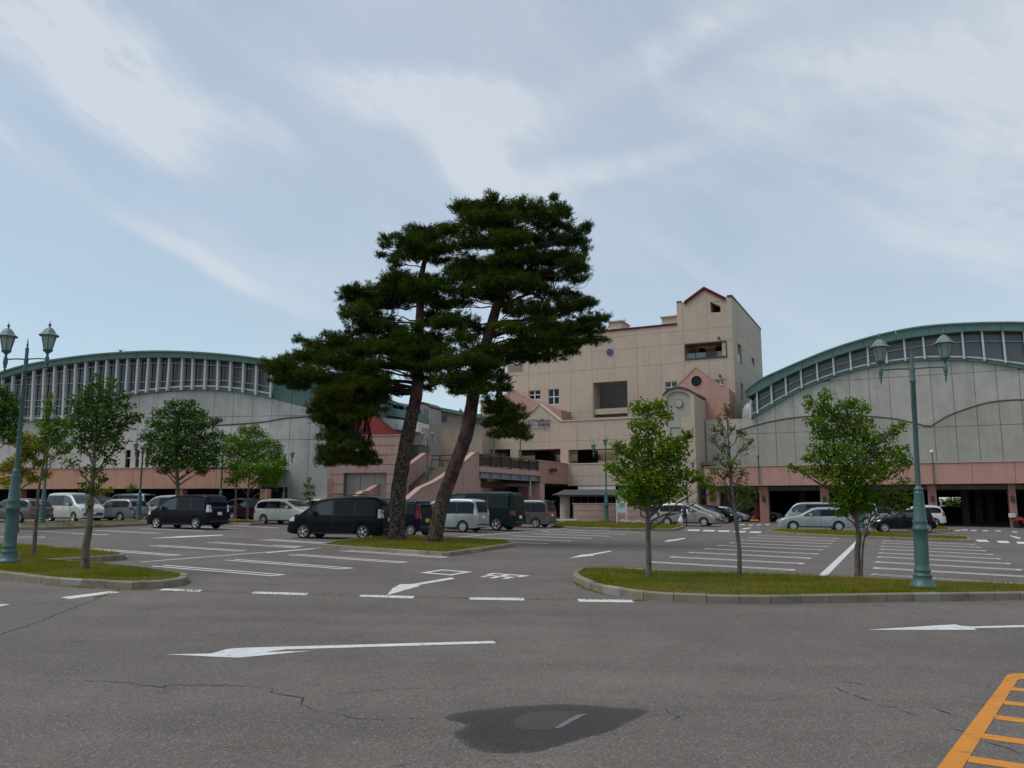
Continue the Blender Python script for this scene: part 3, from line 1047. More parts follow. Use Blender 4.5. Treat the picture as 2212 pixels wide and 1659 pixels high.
island([(38, 1145), (100, 1145), (220, 1140), (320, 1135), (306, 1129), (200, 1131), (60, 1134), (36, 1138)],
       'bare kerbed island behind the left bays with small orange flowers', stone=1.2, hgt=.16, dens=30, bl=.08)
island([(470, 1133), (540, 1136), (570, 1134), (556, 1129), (500, 1127), (474, 1129)],
       'bare kerbed island between the black minivan and the white wagon', stone=1.2, hgt=.16, dens=30, bl=.08)


def pip(x, y, poly):
    inside = np.zeros(len(x), bool)
    n = len(poly)
    for i in range(n):
        a, b = poly[i - 1], poly[i]
        c = ((a.y > y) != (b.y > y)) & (x < (b.x - a.x) * (y - a.y) / (b.y - a.y + 1e-12) + a.x)
        inside ^= c
    return inside


def mesh_np(name, V, Fc, mat_, parent=None, k=3, loc=(0, 0, 0)):
    me = bpy.data.meshes.new(name)
    me.vertices.add(len(V))
    me.vertices.foreach_set('co', np.ascontiguousarray(V - np.array(loc), dtype=np.float32).ravel())
    me.loops.add(Fc.size)
    me.loops.foreach_set('vertex_index', np.ascontiguousarray(Fc, dtype=np.int32).ravel())
    me.polygons.add(len(Fc))
    me.polygons.foreach_set('loop_start', np.arange(0, Fc.size, k, dtype=np.int32))
    me.polygons.foreach_set('loop_total', np.full(len(Fc), k, dtype=np.int32))
    me.update(calc_edges=True)
    me.materials.append(mat_)
    o = bpy.data.objects.new(name, me)
    COL.objects.link(o)
    if parent is not None:
        o.parent = parent
    return o


def gz_np(x, y):
    return SX * np.clip(x, -60, 60) + SY * np.clip(y, -20, 90)


Vs = []
for poly, dens, bl, zt in GR:
    x0, x1 = min(p.x for p in poly), max(p.x for p in poly)
    y0, y1 = min(p.y for p in poly), max(p.y for p in poly)
    n = int((x1 - x0) * (y1 - y0) * dens)
    x = rng.uniform(x0, x1, n); y = rng.uniform(y0, y1, n)
    # patchy density
    k = pip(x, y, poly)
    x, y = x[k], y[k]
    patch = .5 + .5 * np.sin(x * 1.7 + np.sin(y * 2.3) * 1.5) * np.cos(y * 1.9 + x * .6)
    keep = rng.random(len(x)) < .35 + .65 * patch
    x, y, patch = x[keep], y[keep], patch[keep]
    n = len(x)
    a = rng.uniform(0, 2 * np.pi, n)
    h = bl * rng.uniform(.45, 1.25, n) * (.7 + .6 * patch)
    tall = rng.random(n) < .02
    h[tall] *= 2.0
    w = rng.uniform(.005, .010, n) * (1 if dens > 500 else 2.2)
    dx, dy = np.cos(a) * w, np.sin(a) * w
    lx, ly = rng.normal(0, .35, n) * h, rng.normal(0, .35, n) * h
    z = gz_np(x, y) + zt - .005
    V = np.stack([np.stack([x - dx, y - dy, z], 1), np.stack([x + dx, y + dy, z], 1), np.stack([x + lx, y + ly, z + h], 1)], 1).reshape(-1, 3)
    Vs.append(V)
# tufts along the seams of the asphalt and the kerb foot
tv = []
for pts, num, sp in [([(400, 1276), (640, 1284), (880, 1291), (1130, 1294), (1390, 1298)], 500, .03), ([(1370, 1299), (1380, 1297), (1392, 1298)], 260, .04),
                     ([(100, 1264), (200, 1271), (330, 1275)], 500, .03), ([(1240, 1257), (1262, 1272), (1310, 1286)], 300, .03),
                     ([(205, 1292), (235, 1283), (262, 1274)], 220, .02), ([(355, 1278), (425, 1276)], 160, .03)]:
    P = np.array([list(G(*p)) for p in pts])
    seg = rng.integers(0, len(P) - 1, num); t = rng.random((num, 1)) ** 1
    c = P[seg] * (1 - t) + P[seg + 1] * t
    c = c[rng.random(num) < (.35 + .65 * (np.sin(c[:, 0] * 5) > .3))]
    n = len(c)
    c[:, :2] += rng.normal(0, sp, (n, 2))
    a = rng.uniform(0, 2 * np.pi, n); w = .006; h = rng.uniform(.01, .05, n)
    z = gz_np(c[:, 0], c[:, 1])
    lx, ly = rng.normal(0, .5, n) * h, rng.normal(0, .5, n) * h
    V = np.stack([np.stack([c[:, 0] - np.cos(a) * w, c[:, 1] - np.sin(a) * w, z], 1), np.stack([c[:, 0] + np.cos(a) * w, c[:, 1] + np.sin(a) * w, z], 1),
                  np.stack([c[:, 0] + lx, c[:, 1] + ly, z + h], 1)], 1).reshape(-1, 3)
    Vs.append(V)
V = np.concatenate(Vs)
g = mesh_np('grass', V, np.arange(len(V)).reshape(-1, 3), M['grass'])
g['kind'] = 'stuff'

# ================================================================== buildings
GA = -26.0
RB = Plane(1585, 73.8, GA)                  # front of the right garage band
RA = RB.shifted(-4.0)                       # concrete wall of the right hall behind it


def arena(pl, T, fb, wb, wall_top, fins, wall_bottom_z, t, mids, s_end, xs, zs, wall_holes=(), relief=None, back=42, wm='concrete', wl='concrete_lower'):
    """T: roof line, fb: under side of the fascia, wb: foot of the glazing, wall_top: top of the concrete (all photo places)"""
    Tc = pl.pts(smooth_curve(T, 5)); fbc = pl.pts(smooth_curve(fb, 5)); wbc = pl.pts(smooth_curve(wb, 5)); wtc = pl.pts(smooth_curve(wall_top, 5))
    s0, s1 = Tc[0][0], Tc[-1][0]
    # fascia in bent lengths
    cuts = frange(s0, s1, 2.6)
    for a, b in zip(cuts, cuts[1:]):
        n = 4
        up = [(a + .012 + (b - a - .024) * i / n, 0) for i in range(n + 1)]
        q = [(x, interp(Tc, x)) for x, _ in up]
        r = [(x, interp(fbc, max(x, fbc[0][0]))) for x, _ in up][::-1]
        mb = MB(); mb.plate(pl, q + r, (), -.9, .3)
        mb.build('fascia_panel', M['green_roof'], t)
        q2 = [(x, z + .10) for x, z in q]; q1 = [(x, z - .03) for x, z in q][::-1]
        mb = MB(); mb.plate(pl, q2 + q1, (), -1.05, .35)
        mb.build('roof_edge', M['green_roof_light'], t)
    # vaulted roof
    q = [(x, interp(Tc, x)) for x in frange(s0, s1, 1.2)]
    mb = MB(); mb.plate(pl, q + [(x, z - .35) for x, z in q[::-1]], (), .36, back)
    mb.build('roof', M['green_roof'], t)
    # hall behind the glazing
    q = [(x, interp(Tc, x) - .4) for x in frange(s0 + .4, s1 - .4, 1.2)]
    mb = MB(); mb.plate(pl, q + [(s1 - .4, wall_bottom_z + .01), (s0 + .4, wall_bottom_z + .01)], (), 3.6, back - .2)
    mb.build('hall', M['interior'], t)
    # backing of the concrete wall
    holes = [[(h[0], h[2]), (h[1], h[2]), (h[1], h[3]), (h[0], h[3])] for h in wall_holes]
    q = [(x, interp(wtc, x)) for x in frange(wtc[0][0], s_end, 1.0)]
    mb = MB(); mb.plate(pl, q + [(s_end, wall_bottom_z), (wtc[0][0], wall_bottom_z)], holes, .08, 1.2)
    mb.build('wall_core', M['joint'], t)
    outl = q + [(s_end, wall_bottom_z), (wtc[0][0], wall_bottom_z)]
    if relief is None:
        panels(pl, outl, wall_holes, xs, zs, M['concrete'], t, 0, .08)
    else:
        rc = pl.pts(smooth_curve(relief, 5))
        qr = [(x, min(interp(rc, x), interp(wtc, x) - .02)) for x in frange(max(rc[0][0], wtc[0][0]), min(rc[-1][0], s_end), .5)]
        low = qr + [(qr[-1][0], wall_bottom_z), (qr[0][0], wall_bottom_z)]
        hi = [(x, z) for x, z in q if True]
        upper = q + [(x, z) for x, z in qr[::-1] if True]
        if qr[-1][0] < s_end - .1:
            upper = q + [(s_end, qr[-1][1])] + qr[::-1]
        if qr[0][0] > wtc[0][0] + .1:
            upper = upper + [(qr[0][0], wall_bottom_z), (wtc[0][0], wall_bottom_z)]
        panels(pl, upper, wall_holes, xs, [zs[0]] + zs[1:], M[wm], t, 0, .08)
        panels(pl, low, wall_holes, xs, zs, M[wl], t, -.16, .078)
        mb = MB(); mb.plate(pl, [(x, z + .12) for x, z in qr] + [(x, z + .005) for x, z in qr[::-1]], (), -.19, -.002); mb.build('relief_shadow_strip', M['ceiling'], t)  # dark strip laid along the curve as its painted shadow line
    # coloured foot strip of the glazing
    a0, a1 = wbc[0][0], wbc[-1][0]
    q = [(x, interp(wbc, x)) for x in frange(a0, a1, .8)]
    r = [(x, interp(wtc, x) - .02) for x in frange(a0, a1, .8)][::-1]
    mb = MB(); mb.plate(pl, q + r, (), -.22, .30)
    mb.build('sill_strip', M['green_roof'], t)
    q = [(x, interp(wbc, x) + .07) for x in frange(a0, a1, .8)]
    r = [(x, z - .14) for x, z in q][::-1]
    mb = MB(); mb.plate(pl, q + r, (), -.30, -.225)
    mb.build('sill_rail', M['rail_white'], t)
    # fins, panes, rails
    fs = []
    for xt, yt, xb, yb in fins:
        A, B = pl.at(xt, yt), pl.at(xb, yb)
        fs.append((A, B))
        mb = MB(); mb.beam(pl.W(A[0], A[1] + .1, -.55), pl.W(B[0], B[1], -.42), .15, .30, pl.d)
        mb.build('fin', M['white_metal'], t)
    for (A, B), (C, D) in zip(fs, fs[1:]):
        q = [(A[0] + .06, A[1] - .02), (C[0] - .06, C[1] - .02), (C[0] - .06, interp(wbc, C[0])), (A[0] + .06, interp(wbc, A[0]))]
        if q[2][1] > q[1][1] - .2 or C[0] - A[0] < .3:
            continue
        mb = MB(); mb.plate(pl, q, (), .10, .13)
        mb.build('pane', M['glass_arena'], t)
        # lattice behind the glass
        top = (A[1] + C[1]) / 2 - .15
        bot = (interp(wbc, A[0]) + interp(wbc, C[0])) / 2
        bot = max(bot, top - 3.4) + .3
        mid = (A[0] + C[0]) / 2
        mb = MB()
        mb.tube([pl.W(A[0], top, 1.3), pl.W(mid, bot, 1.3), pl.W(C[0], top, 1.3)], .085, 5)
        mb.tube([pl.W(A[0] + .3, top, .5), pl.W(A[0] + .55, bot, .9)], .06, 5)
        mb.build('truss', M['grey_metal'], t)
    for name, f, r in mids:
        P = [pl.W(x, f(x), -.16) for x in frange(fs[0][0][0], fs[-1][0][0], 1.0)]
        mb = MB(); mb.tube(P, r, 6)
        mb.build(name, M['rail_white'], t)
    return Tc, fbc, wbc, wtc, fs


M['grey_duct'] = mat('duct_metal', (.33, .34, .34), .4, .05, 3)
# ---- right hall
t = thing('vaulted_hall', 'grey concrete hall with a green arched roof at the right edge', 'hall', tuple(RA.W(0, 0)))
topR = [z2b(*p) for p in [(190, 628), (300, 545), (450, 475), (600, 410), (800, 330), (1000, 265), (1200, 212), (1400, 173), (1600, 150), (1900, 136), (2212, 135), (2600, 152), (3000, 195), (3500, 290)]]
fbR = [z2b(*p) for p in [(210, 664), (275, 632), (378, 575), (482, 520), (592, 468), (708, 420), (826, 377), (948, 338), (1074, 303), (1210, 272), (1337, 247), (1474, 226), (1757, 196), (1900, 190), (2205, 192), (2600, 208), (3000, 250), (3500, 350)]]
wbR = [z2b(*p) for p in [(230, 790), (384, 695), (600, 578), (834, 488), (1082, 422), (1350, 382), (1500, 368), (1700, 367), (1900, 378), (2212, 420), (2600, 480), (3000, 560), (3400, 650)]]
wtR = [z2b(*p) for p in [(-110, 822), (100, 822), (229, 818), (235, 815), (390, 725), (600, 605), (840, 512), (1080, 447), (1350, 405), (1500, 392), (1700, 392), (1900, 405), (2212, 455), (2600, 520), (3000, 600), (3400, 690)]]
finx = [(232, 690, 228, 812), (275, 632, 280, 782), (378, 573, 384, 712), (482, 518, 488, 652), (592, 466, 600, 597), (708, 418, 716, 548), (826, 375, 834, 507), (948, 336, 957, 470), (1074, 300, 1082, 440),
        (1206, 268, 1215, 418), (1337, 244, 1350, 400), (1474, 222, 1490, 388), (1614, 206, 1630, 384), (1757, 196, 1775, 387), (1900, 190, 1922, 400), (2050, 188, 2075, 415), (2205, 195, 2230, 440), (2370, 200, 2395, 470), (2540, 210, 2565, 500)]
fins = [(*z2b(a, b), *z2b(c, d)) for a, b, c, d in finx]
reliefR = [z2b(*p) for p in [(120, 910), (320, 855), (500, 820), (700, 800), (860, 794), (1000, 798), (1250, 820), (1400, 850), (1480, 871), (1512, 879), (1545, 871), (1650, 805), (1800, 748), (1950, 705), (2100, 688), (2212, 685), (2400, 700), (2700, 760)]]
_fbc = RA.pts(fbR)
s0R = RA.at(*z2b(190, 900))[0]
sEnd = RA.at(*z2b(3300, 900))[0]
_sA = RA.at(*z2b(-105, 900))[0]
zj = RA.at(*z2b(1700, 873))[1]
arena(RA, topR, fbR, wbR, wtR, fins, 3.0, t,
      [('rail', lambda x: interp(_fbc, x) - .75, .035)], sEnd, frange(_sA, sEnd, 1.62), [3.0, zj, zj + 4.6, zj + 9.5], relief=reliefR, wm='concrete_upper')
# hood of the duct at the hall's corner
a = RA.at(*z2b(215, 775))
mb = MB()
c = RA.W(a[0], a[1] + .25, .9)
pr = [(.80, -1.2), (.85, -1.1), (.85, -.3), (.78, .2), (.6, .6), (.3, .85), (.05, .92)]
mb.lathe(pr, 20, tuple(c))
mb.build('duct_hood', M['grey_letters'] if False else M['grey_duct'], t, smooth=40)

# ---- garage below the right hall
t = thing('garage', 'long pink garage front with dark openings at the right edge', 'garage', tuple(RB.W(0, 0)))
zt, zb = RB.at(*z2b(1000, 1150))[1], RB.at(*z2b(1000, 1297))[1]
sL = RB.at(1521, 1010)[0]
sR = RB.at(2700, 1010)[0]
xs = [RB.at(x, 1030)[0] for x in (1521, 1598, 1705, 1829, 1960, 2101, 2194, 2330, 2470)] + [sR]
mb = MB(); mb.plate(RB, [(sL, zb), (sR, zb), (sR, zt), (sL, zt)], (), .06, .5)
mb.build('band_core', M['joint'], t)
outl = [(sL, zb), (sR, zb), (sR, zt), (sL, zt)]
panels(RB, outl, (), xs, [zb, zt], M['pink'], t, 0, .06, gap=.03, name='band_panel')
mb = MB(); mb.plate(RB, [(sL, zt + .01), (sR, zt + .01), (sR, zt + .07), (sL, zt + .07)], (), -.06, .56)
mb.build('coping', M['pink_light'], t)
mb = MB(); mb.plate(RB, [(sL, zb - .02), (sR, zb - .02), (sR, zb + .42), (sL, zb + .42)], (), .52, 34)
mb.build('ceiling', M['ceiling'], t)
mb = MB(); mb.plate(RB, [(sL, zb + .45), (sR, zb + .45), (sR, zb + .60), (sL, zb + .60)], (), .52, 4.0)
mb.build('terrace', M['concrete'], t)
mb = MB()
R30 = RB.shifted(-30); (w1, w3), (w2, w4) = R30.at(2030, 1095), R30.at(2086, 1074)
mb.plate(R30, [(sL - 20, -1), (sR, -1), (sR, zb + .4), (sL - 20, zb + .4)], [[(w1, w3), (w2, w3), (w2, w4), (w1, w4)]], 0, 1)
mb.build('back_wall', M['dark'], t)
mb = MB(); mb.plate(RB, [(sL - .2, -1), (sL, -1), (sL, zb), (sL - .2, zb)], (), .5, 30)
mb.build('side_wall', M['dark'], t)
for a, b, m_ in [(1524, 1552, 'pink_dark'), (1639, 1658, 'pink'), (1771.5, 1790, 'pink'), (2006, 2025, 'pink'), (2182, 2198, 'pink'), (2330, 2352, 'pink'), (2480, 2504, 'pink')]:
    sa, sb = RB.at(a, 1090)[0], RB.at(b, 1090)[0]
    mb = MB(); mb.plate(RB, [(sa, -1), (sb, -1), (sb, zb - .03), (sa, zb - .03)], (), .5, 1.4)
    mb.build('pillar', M['pillar_pink_shaded'], t)
    mb = MB()
    c = RB.W((sa + sb) / 2, RB.at(a, 1078)[1], .42)
    mb.lathe([(.05, -.25), (.12, -.2), (.15, 0), (.14, .22), (.05, .3)], 8, tuple(c))
    mb.build('wall_lamp', M['brown'], t)
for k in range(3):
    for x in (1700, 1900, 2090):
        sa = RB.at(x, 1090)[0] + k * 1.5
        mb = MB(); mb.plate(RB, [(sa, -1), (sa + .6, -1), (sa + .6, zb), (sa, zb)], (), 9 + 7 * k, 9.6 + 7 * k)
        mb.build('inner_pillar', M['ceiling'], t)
# pipe down the band and slim lamp
for x, y0, label in [(1638, 989, 'slim dark post on the terrace above the pink garage band'), (2013, 978, 'slim post with white cap on the terrace above the pink band')]:
    a = RB.at(x, y0); b = RB.at(x, 1046)
    tt = thing('terrace_post', label, 'post', tuple(RB.W(a[0], zt, -.12)))
    mb = MB(); mb.tube([RB.W(a[0], b[1], -.12), RB.W(a[0], a[1], -.12)], .05, 8)
    mb.build('pole', M['lamp_green'], tt)
    mb = MB(); mb.lathe([(.05, 0), (.16, .04), (.12, .2), (.03, .26)], 8, tuple(RB.W(a[0], a[1], -.12)))
    mb.build('lamp_head', M['sign_white'] if x > 1700 else M['lamp_green'], tt)

# ---- left hall
LA = Plane(300, 70, -8)
t = thing('vaulted_hall', 'grey concrete hall with a green arched roof at the left, behind the trees', 'hall', tuple(LA.W(0, 0)))
topL = [(-330, 960), (-200, 893), (-90, 845), (0, 815.3), (57, 797), (115, 785), (172, 776.5), (229, 770), (286.5, 766), (344, 764), (403, 764.8), (460, 768), (517, 773), (575, 780.7), (640, 794), (700, 811), (770, 833), (800, 843)]
fbL = [(-330, 974), (-200, 906), (-90, 857), (0, 826.5), (57, 809), (115, 796.5), (172, 788), (229, 781.5), (286.5, 777.5), (344, 775.5), (403, 776.5), (460, 779.5), (517, 784.5), (575, 792.5), (640, 806), (700, 823), (770, 845), (800, 855)]
wbL = [(-330, 990), (-260, 912), (-100, 905), (73, 904), (140, 900), (215, 877), (277, 850.5), (330, 842), (380, 837), (431, 835), (480, 836), (530, 841), (588, 851)]
wtL = [(-330, 1000), (-260, 920), (-100, 913), (73, 911.5), (140, 908), (215, 884), (277, 857), (330, 849), (380, 845), (431, 843.5), (480, 845), (530, 850), (588, 860.6), (660, 877), (730, 893), (800, 908)]
fx = []
for x in [-230 + 22.4 * k for k in range(32)]:
    if x < 393:
        xb = x - 7.5
        yt = interp(fbL, x); yb = interp(wtL, xb) - 1
        fx.append((x, yt, xb, yb))
for a, b in [(600, 575), (715, 695), (858, 835), (998, 980), (1142, 1120), (1285, 1265), (1430, 1410), (1605, 1575)]:
    x = 288 + a * .191; xb = 288 + b * .191
    if x > 395:
        fx.append((x, interp(fbL, x), xb, interp(wtL, xb) - 1))
fx = sorted([f for f in fx if not (395 < f[0] < 402)])
fx2 = [fx[0]]
for f in fx[1:]:
    if f[0] - fx2[-1][0] > 15:
        fx2.append(f)
_fb = LA.pts(smooth_curve(fbL, 3)); _wb = LA.pts(smooth_curve(wbL, 3))
hl = []
for a, b in [(269, 282.5), (292, 304), (315, 325)]:
    sa, z0 = LA.at(a, 1010); sb, z1_ = LA.at(b, 972)
    hl.append((sa, sb, z0, z1_))
s0L, sEL = LA.at(-320, 1000)[0], LA.at(798, 1000)[0]
zc = LA.at(600, 1000)[1]
z_h = LA.at(480, 900)[1]; z_h2 = LA.at(600, 950.5)[1]
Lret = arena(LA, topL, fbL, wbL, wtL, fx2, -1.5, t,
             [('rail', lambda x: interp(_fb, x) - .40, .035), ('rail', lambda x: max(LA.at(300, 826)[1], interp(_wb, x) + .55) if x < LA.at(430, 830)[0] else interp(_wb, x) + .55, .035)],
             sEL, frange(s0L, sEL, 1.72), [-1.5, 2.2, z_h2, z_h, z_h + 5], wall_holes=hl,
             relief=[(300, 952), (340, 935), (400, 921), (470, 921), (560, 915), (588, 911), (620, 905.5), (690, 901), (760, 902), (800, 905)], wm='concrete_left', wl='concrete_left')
for h in hl:
    mb = MB(); mb.plate(LA, [(h[0], h[2]), (h[1], h[2]), (h[1], h[3]), (h[0], h[3])], (), .35, .4)
    w = mb.build('window', M['glass_dark'], t)
    mb = MB(); zc_ = h[2] + (h[3] - h[2]) * .55
    mb.plate(LA, [(h[0], zc_ - .06), (h[1], zc_ - .06), (h[1], zc_ + .06), (h[0], zc_ + .06)], (), .25, .34)
    mb.build('rail', M['rail_white'], w)
_ft = LA.pts(smooth_curve(fbL, 3)); _wt = LA.pts(smooth_curve(wtL, 3))
_a, _b = LA.at(590, 860)[0], LA.at(797, 905)[0]
for a, b in zip(frange(_a, _b, 1.72), frange(_a, _b, 1.72)[1:]):
    q = [(a + .02, interp(_wt, a) - .05), (b - .02, interp(_wt, b) - .05), (b - .02, interp(_ft, b) + .1), (a + .02, interp(_ft, a) + .1)]
    mb = MB(); mb.plate(LA, q, (), -.05, .3); mb.build('green_panel', M['green_roof'], t)
# cross rails in the tall glazed bays
for yy in (865, 879, 899):
    P = [LA.W(s, LA.at(100, yy)[1], -.16) for s in frange(LA.at(-250, 900)[0], LA.at(205 if yy < 890 else 150, 900)[0], 2)]
    mb = MB(); mb.tube(P, .04, 6); mb.build('rail', M['rail_white'], t)

# ---- low pink garage band before the left hall
LB = Plane(300, 64, -8)
t = thing('garage', 'low orange pink garage front behind the parked cars at the left', 'garage', tuple(LB.W(0, 0)))
zt, zb = LB.at(300, 1012)[1], LB.at(300, 1056)[1]
sL, sR = LB.at(-300, 1010)[0], LB.at(560, 1010)[0]
mb = MB(); mb.plate(LB, [(sL, zb), (sR, zb), (sR, zt), (sL, zt)], (), .06, .6)
mb.build('band_core', M['joint'], t)
panels(LB, [(sL, zb), (sR, zb), (sR, zt), (sL, zt)], (), frange(sL, sR, 3.6), [zb, zt], M['pink_dark'], t, 0, .06, gap=.03, name='band_panel')
mb = MB(); mb.plate(LB, [(sL, zt + .01), (sR, zt + .01), (sR, zt + .08), (sL, zt + .08)], (), -.06, 6)
mb.build('coping', M['pink_light'], t)
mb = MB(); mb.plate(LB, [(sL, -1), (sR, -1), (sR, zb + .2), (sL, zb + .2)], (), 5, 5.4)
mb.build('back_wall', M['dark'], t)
for s in frange(sL, sR, 6.4):
    mb = MB(); mb.plate(LB, [(s, -1), (s + .6, -1), (s + .6, zb - .02), (s, zb - .02)], (), .3, 1.0)
    mb.build('pillar', M['pink_dark'], t)

# ================================================================== central building
LP = Plane(1498, 76, GA)           # front wall of the lower storeys
MP = LP.shifted(-7.0)              # main tall wall
SA = 64.0
t = thing('shopping_centre', 'tall beige tiled building with a gabled tower and pink gables in the centre', 'building', tuple(LP.W(0, 0)))
CENTRE = t


def rect(pl, x0, y0, x1, y1):
    """photo rectangle -> (s0, s1, z0, z1)"""
    a, b = pl.at(x0, (y0 + y1) / 2)[0], pl.at(x1, (y0 + y1) / 2)[0]
    z0, z1_ = pl.at((x0 + x1) / 2, y1)[1], pl.at((x0 + x1) / 2, y0)[1]
    return (a, b, z0, z1_)


def hpoly(h):
    return [(h[0], h[2]), (h[1], h[2]), (h[1], h[3]), (h[0], h[3])]


def cross_window(pl, h, parent, glass='glass_win', d=.22, mull=1, trans=1, fr=.07):
    mb = MB(); mb.plate(pl, hpoly(h), (), d, d + .04)
    w = mb.build('window', M[glass], parent)
    mb = MB()
    f = fr
    for q in [(h[0], h[1], h[2], h[2] + f), (h[0], h[1], h[3] - f, h[3]), (h[0], h[0] + f, h[2] + f, h[3] - f), (h[1] - f, h[1], h[2] + f, h[3] - f)]:
        mb.plate(pl, hpoly(q), (), d - .06, d - .004)
    for k in range(mull):
        c = h[0] + (h[1] - h[0]) * (k + 1) / (mull + 1)
        mb.plate(pl, hpoly((c - f * .8, c + f * .8, h[2] + f, h[3] - f)), (), d - .07, d - .004)
    for k in range(trans):
        c = h[2] + (h[3] - h[2]) * (k + 1) / (trans + 1)
        mb.plate(pl, hpoly((h[0] + f, h[1] - f, c - f * .7, c + f * .7)), (), d - .062, d - .006)
    mb.build('frame', M['sign_white'], w)
    return w


# main wall
corner = MP.at(1583, 700)[0]
lft = MP.at(1098, 800)[0]
zroof = MP.at(1380, 709.5)[1]
towL = MP.at(*z6(1483, 250))[0]
tl = MP.at(*z6(1483, 167))[1]
main_out = [(lft, 0), (corner, 0), (corner, MP.at(*z6(1903, 128))[1]), MP.at(*z6(1872, 129)), MP.at(*z6(1850, 155)), MP.at(*z6(1690, 75)), MP.at(*z6(1540, 186)), MP.at(*z6(1520, 168)), (towL, tl), (towL, zroof), (lft, zroof)]
H = {}
H['tri'] = None
H['loggia'] = rect(MP, *z6(1543, 470), *z6(1862, 596))
H['recess'] = rect(MP, *z6(854, 766), *z6(1112, 1034))
H['w1'] = rect(MP, *z6(365, 831), *z6(455, 900))
H['w2'] = rect(MP, *z6(512, 821), *z6(595, 938))
H['w3'] = rect(MP, *z6(1396, 766), *z6(1487, 850))
H['w4'] = rect(MP, *z6(1755, 748), *z6(1865, 830))
H['w0'] = rect(MP, *z6(200, 642), *z6(320, 697))
tri = [MP.at(*z6(*p)) for p in [(1740, 245), (1852, 240), (1852, 213), (1735, 165)]]
holes = [v for v in H.values() if v]
mb = MB(); mb.plate(MP, main_out, [hpoly(h) for h in holes] + [tri], .06, 2.2)
mb.build('front_core', M['beige'], t)
hp = holes + [(min(p[0] for p in tri), max(p[0] for p in tri), min(p[1] for p in tri), max(p[1] for p in tri))]
xs = frange(lft, corner, 2.45)
zj1, zj2 = MP.at(1300, 797)[1], MP.at(1480, 714)[1]
pm = [(a, b) for a, b in main_out]
panels(MP, pm, hp, xs, [9, zj1 - 9, zj1 - 4.6, zj1, (zj1 + zj2) / 2 + .3, zj2, zj2 + 8], M['beige'], t, .025, .058, gap=.03)
# block behind and tower side
out2 = [(lft, 0), (corner, 0), (corner, zroof), (lft, zroof - .3)]
sidelen = 26.0
SP = Plane(1106, 1, 0); SP.ang = SA; SP.d = Vector((math.cos(R_(SA)), math.sin(R_(SA)), 0)); SP.n = Vector((math.sin(R_(SA)), -math.cos(R_(SA)), 0)); SP.O = MP.W(corner, 0).copy(); SP.O.z = 0
sB = SP.at(*z6(2124, 500))[0]
side_out = [(.06, 0), (sB, 0), (sB, SP.at(*z6(2122, 405))[1]), (.06, SP.at(*z6(1905, 128))[1])]
zlo = SP.at(*z6(2122, 405))[1]; zhi = SP.at(*z6(1905, 128))[1]
side_h = [rect(SP, *z6(1928, 480), *z6(1975, 618)), rect(SP, *z6(2050, 592), *z6(2072, 650)), rect(SP, *z6(1940, 762), *z6(1957, 885)), rect(SP, *z6(1969, 782), *z6(1985, 903))]
mb = MB(); mb.plate(SP, [(.07, 0), (sB, 0), (sB, zhi), (.07, zhi)], [hpoly(h) for h in side_h], .06, 1.2)
mb.build('side_core', M['beige'], t)
panels(SP, [(0.0, 0), (sB, 0), (sB, zhi), (0.0, zhi)], side_h, frange(0, sB, 3.2), [9, zj1 - 9, zj1 - 4.6, zj1, (zj1 + zj2) / 2 + .3, zj2, zhi], M['beige'], t, .025, .058, gap=.03)
mb = MB(); mb.plate(SP, [(.0, zhi + .005), (sB, zhi + .005), (sB, zhi + .12), (.0, zhi + .12)], (), -.05, .5)
mb.build('coping', M['brown'], t)
for h in side_h:
    mb = MB(); mb.plate(SP, hpoly(h), (), .9, .95)
    w = mb.build('window', M['glass_dark'], t)
    mb = MB(); mb.plate(SP, hpoly((h[0] + .05, h[1] - .05, h[2], h[2] + (h[3] - h[2]) * .45)), (), .15, .2)
    mb.build('rail_glass', M['glass_rail'], w)
for s in (0, sB):
    pass
# body blocks
mb = MB()
mb.plate(MP, [(lft, 0), (towL - .1, 0), (towL - .1, zroof - .5), (lft, zroof - .5)], (), 4.2, 22)
mb.plate(MP, [(towL, 0), (corner - 1.3, 0), (corner - 1.3, tl - 1.0), (towL, tl - 1.0)], (), 4.3, sidelen)
mb.build('body', M['beige'], t)
mb = MB(); mb.plate(MP, [(lft, zroof - .02), (towL - .02, zroof - .02), (towL - .02, zroof + .18), (lft, zroof + .18)], (), -.08, 2.3)
mb.build('coping', M['red_roof'], t)
for a, b in [((1540, 186), (1690, 75)), ((1690, 75), (1850, 155))]:
    A, B = MP.at(*z6(*a)), MP.at(*z6(*b))
    mb = MB(); mb.plate(MP, [(A[0], A[1] + .01), (B[0], B[1] + .01), (B[0], B[1] + .34), (A[0], A[1] + .34)], (), -.15, 8)
    mb.build('gable_roof', M['red_roof'], t)
for (a, b) in [((1483, 168), (1515, 166)), ((1872, 129), (1905, 128))]:
    A, B = MP.at(*z6(*a)), MP.at(*z6(*b))
    mb = MB(); mb.plate(MP, [(A[0] - .05, A[1]), (B[0], A[1]), (B[0], A[1] + .1), (A[0] - .05, A[1] + .1)], (), -.05, 2.3)
    mb.build('cap', M['brown'], t)
mb = MB(); mb.plate(MP, [(tri[3][0] - .5, tri[0][1] - .4), (tri[1][0] + .5, tri[1][1] - .4), (tri[1][0] + .5, tri[2][1] + .5), (tri[3][0] - .5, tri[3][1] + .3)], (), 2.22, 2.5); mb.build('recess_wall', M['ceiling'], t)
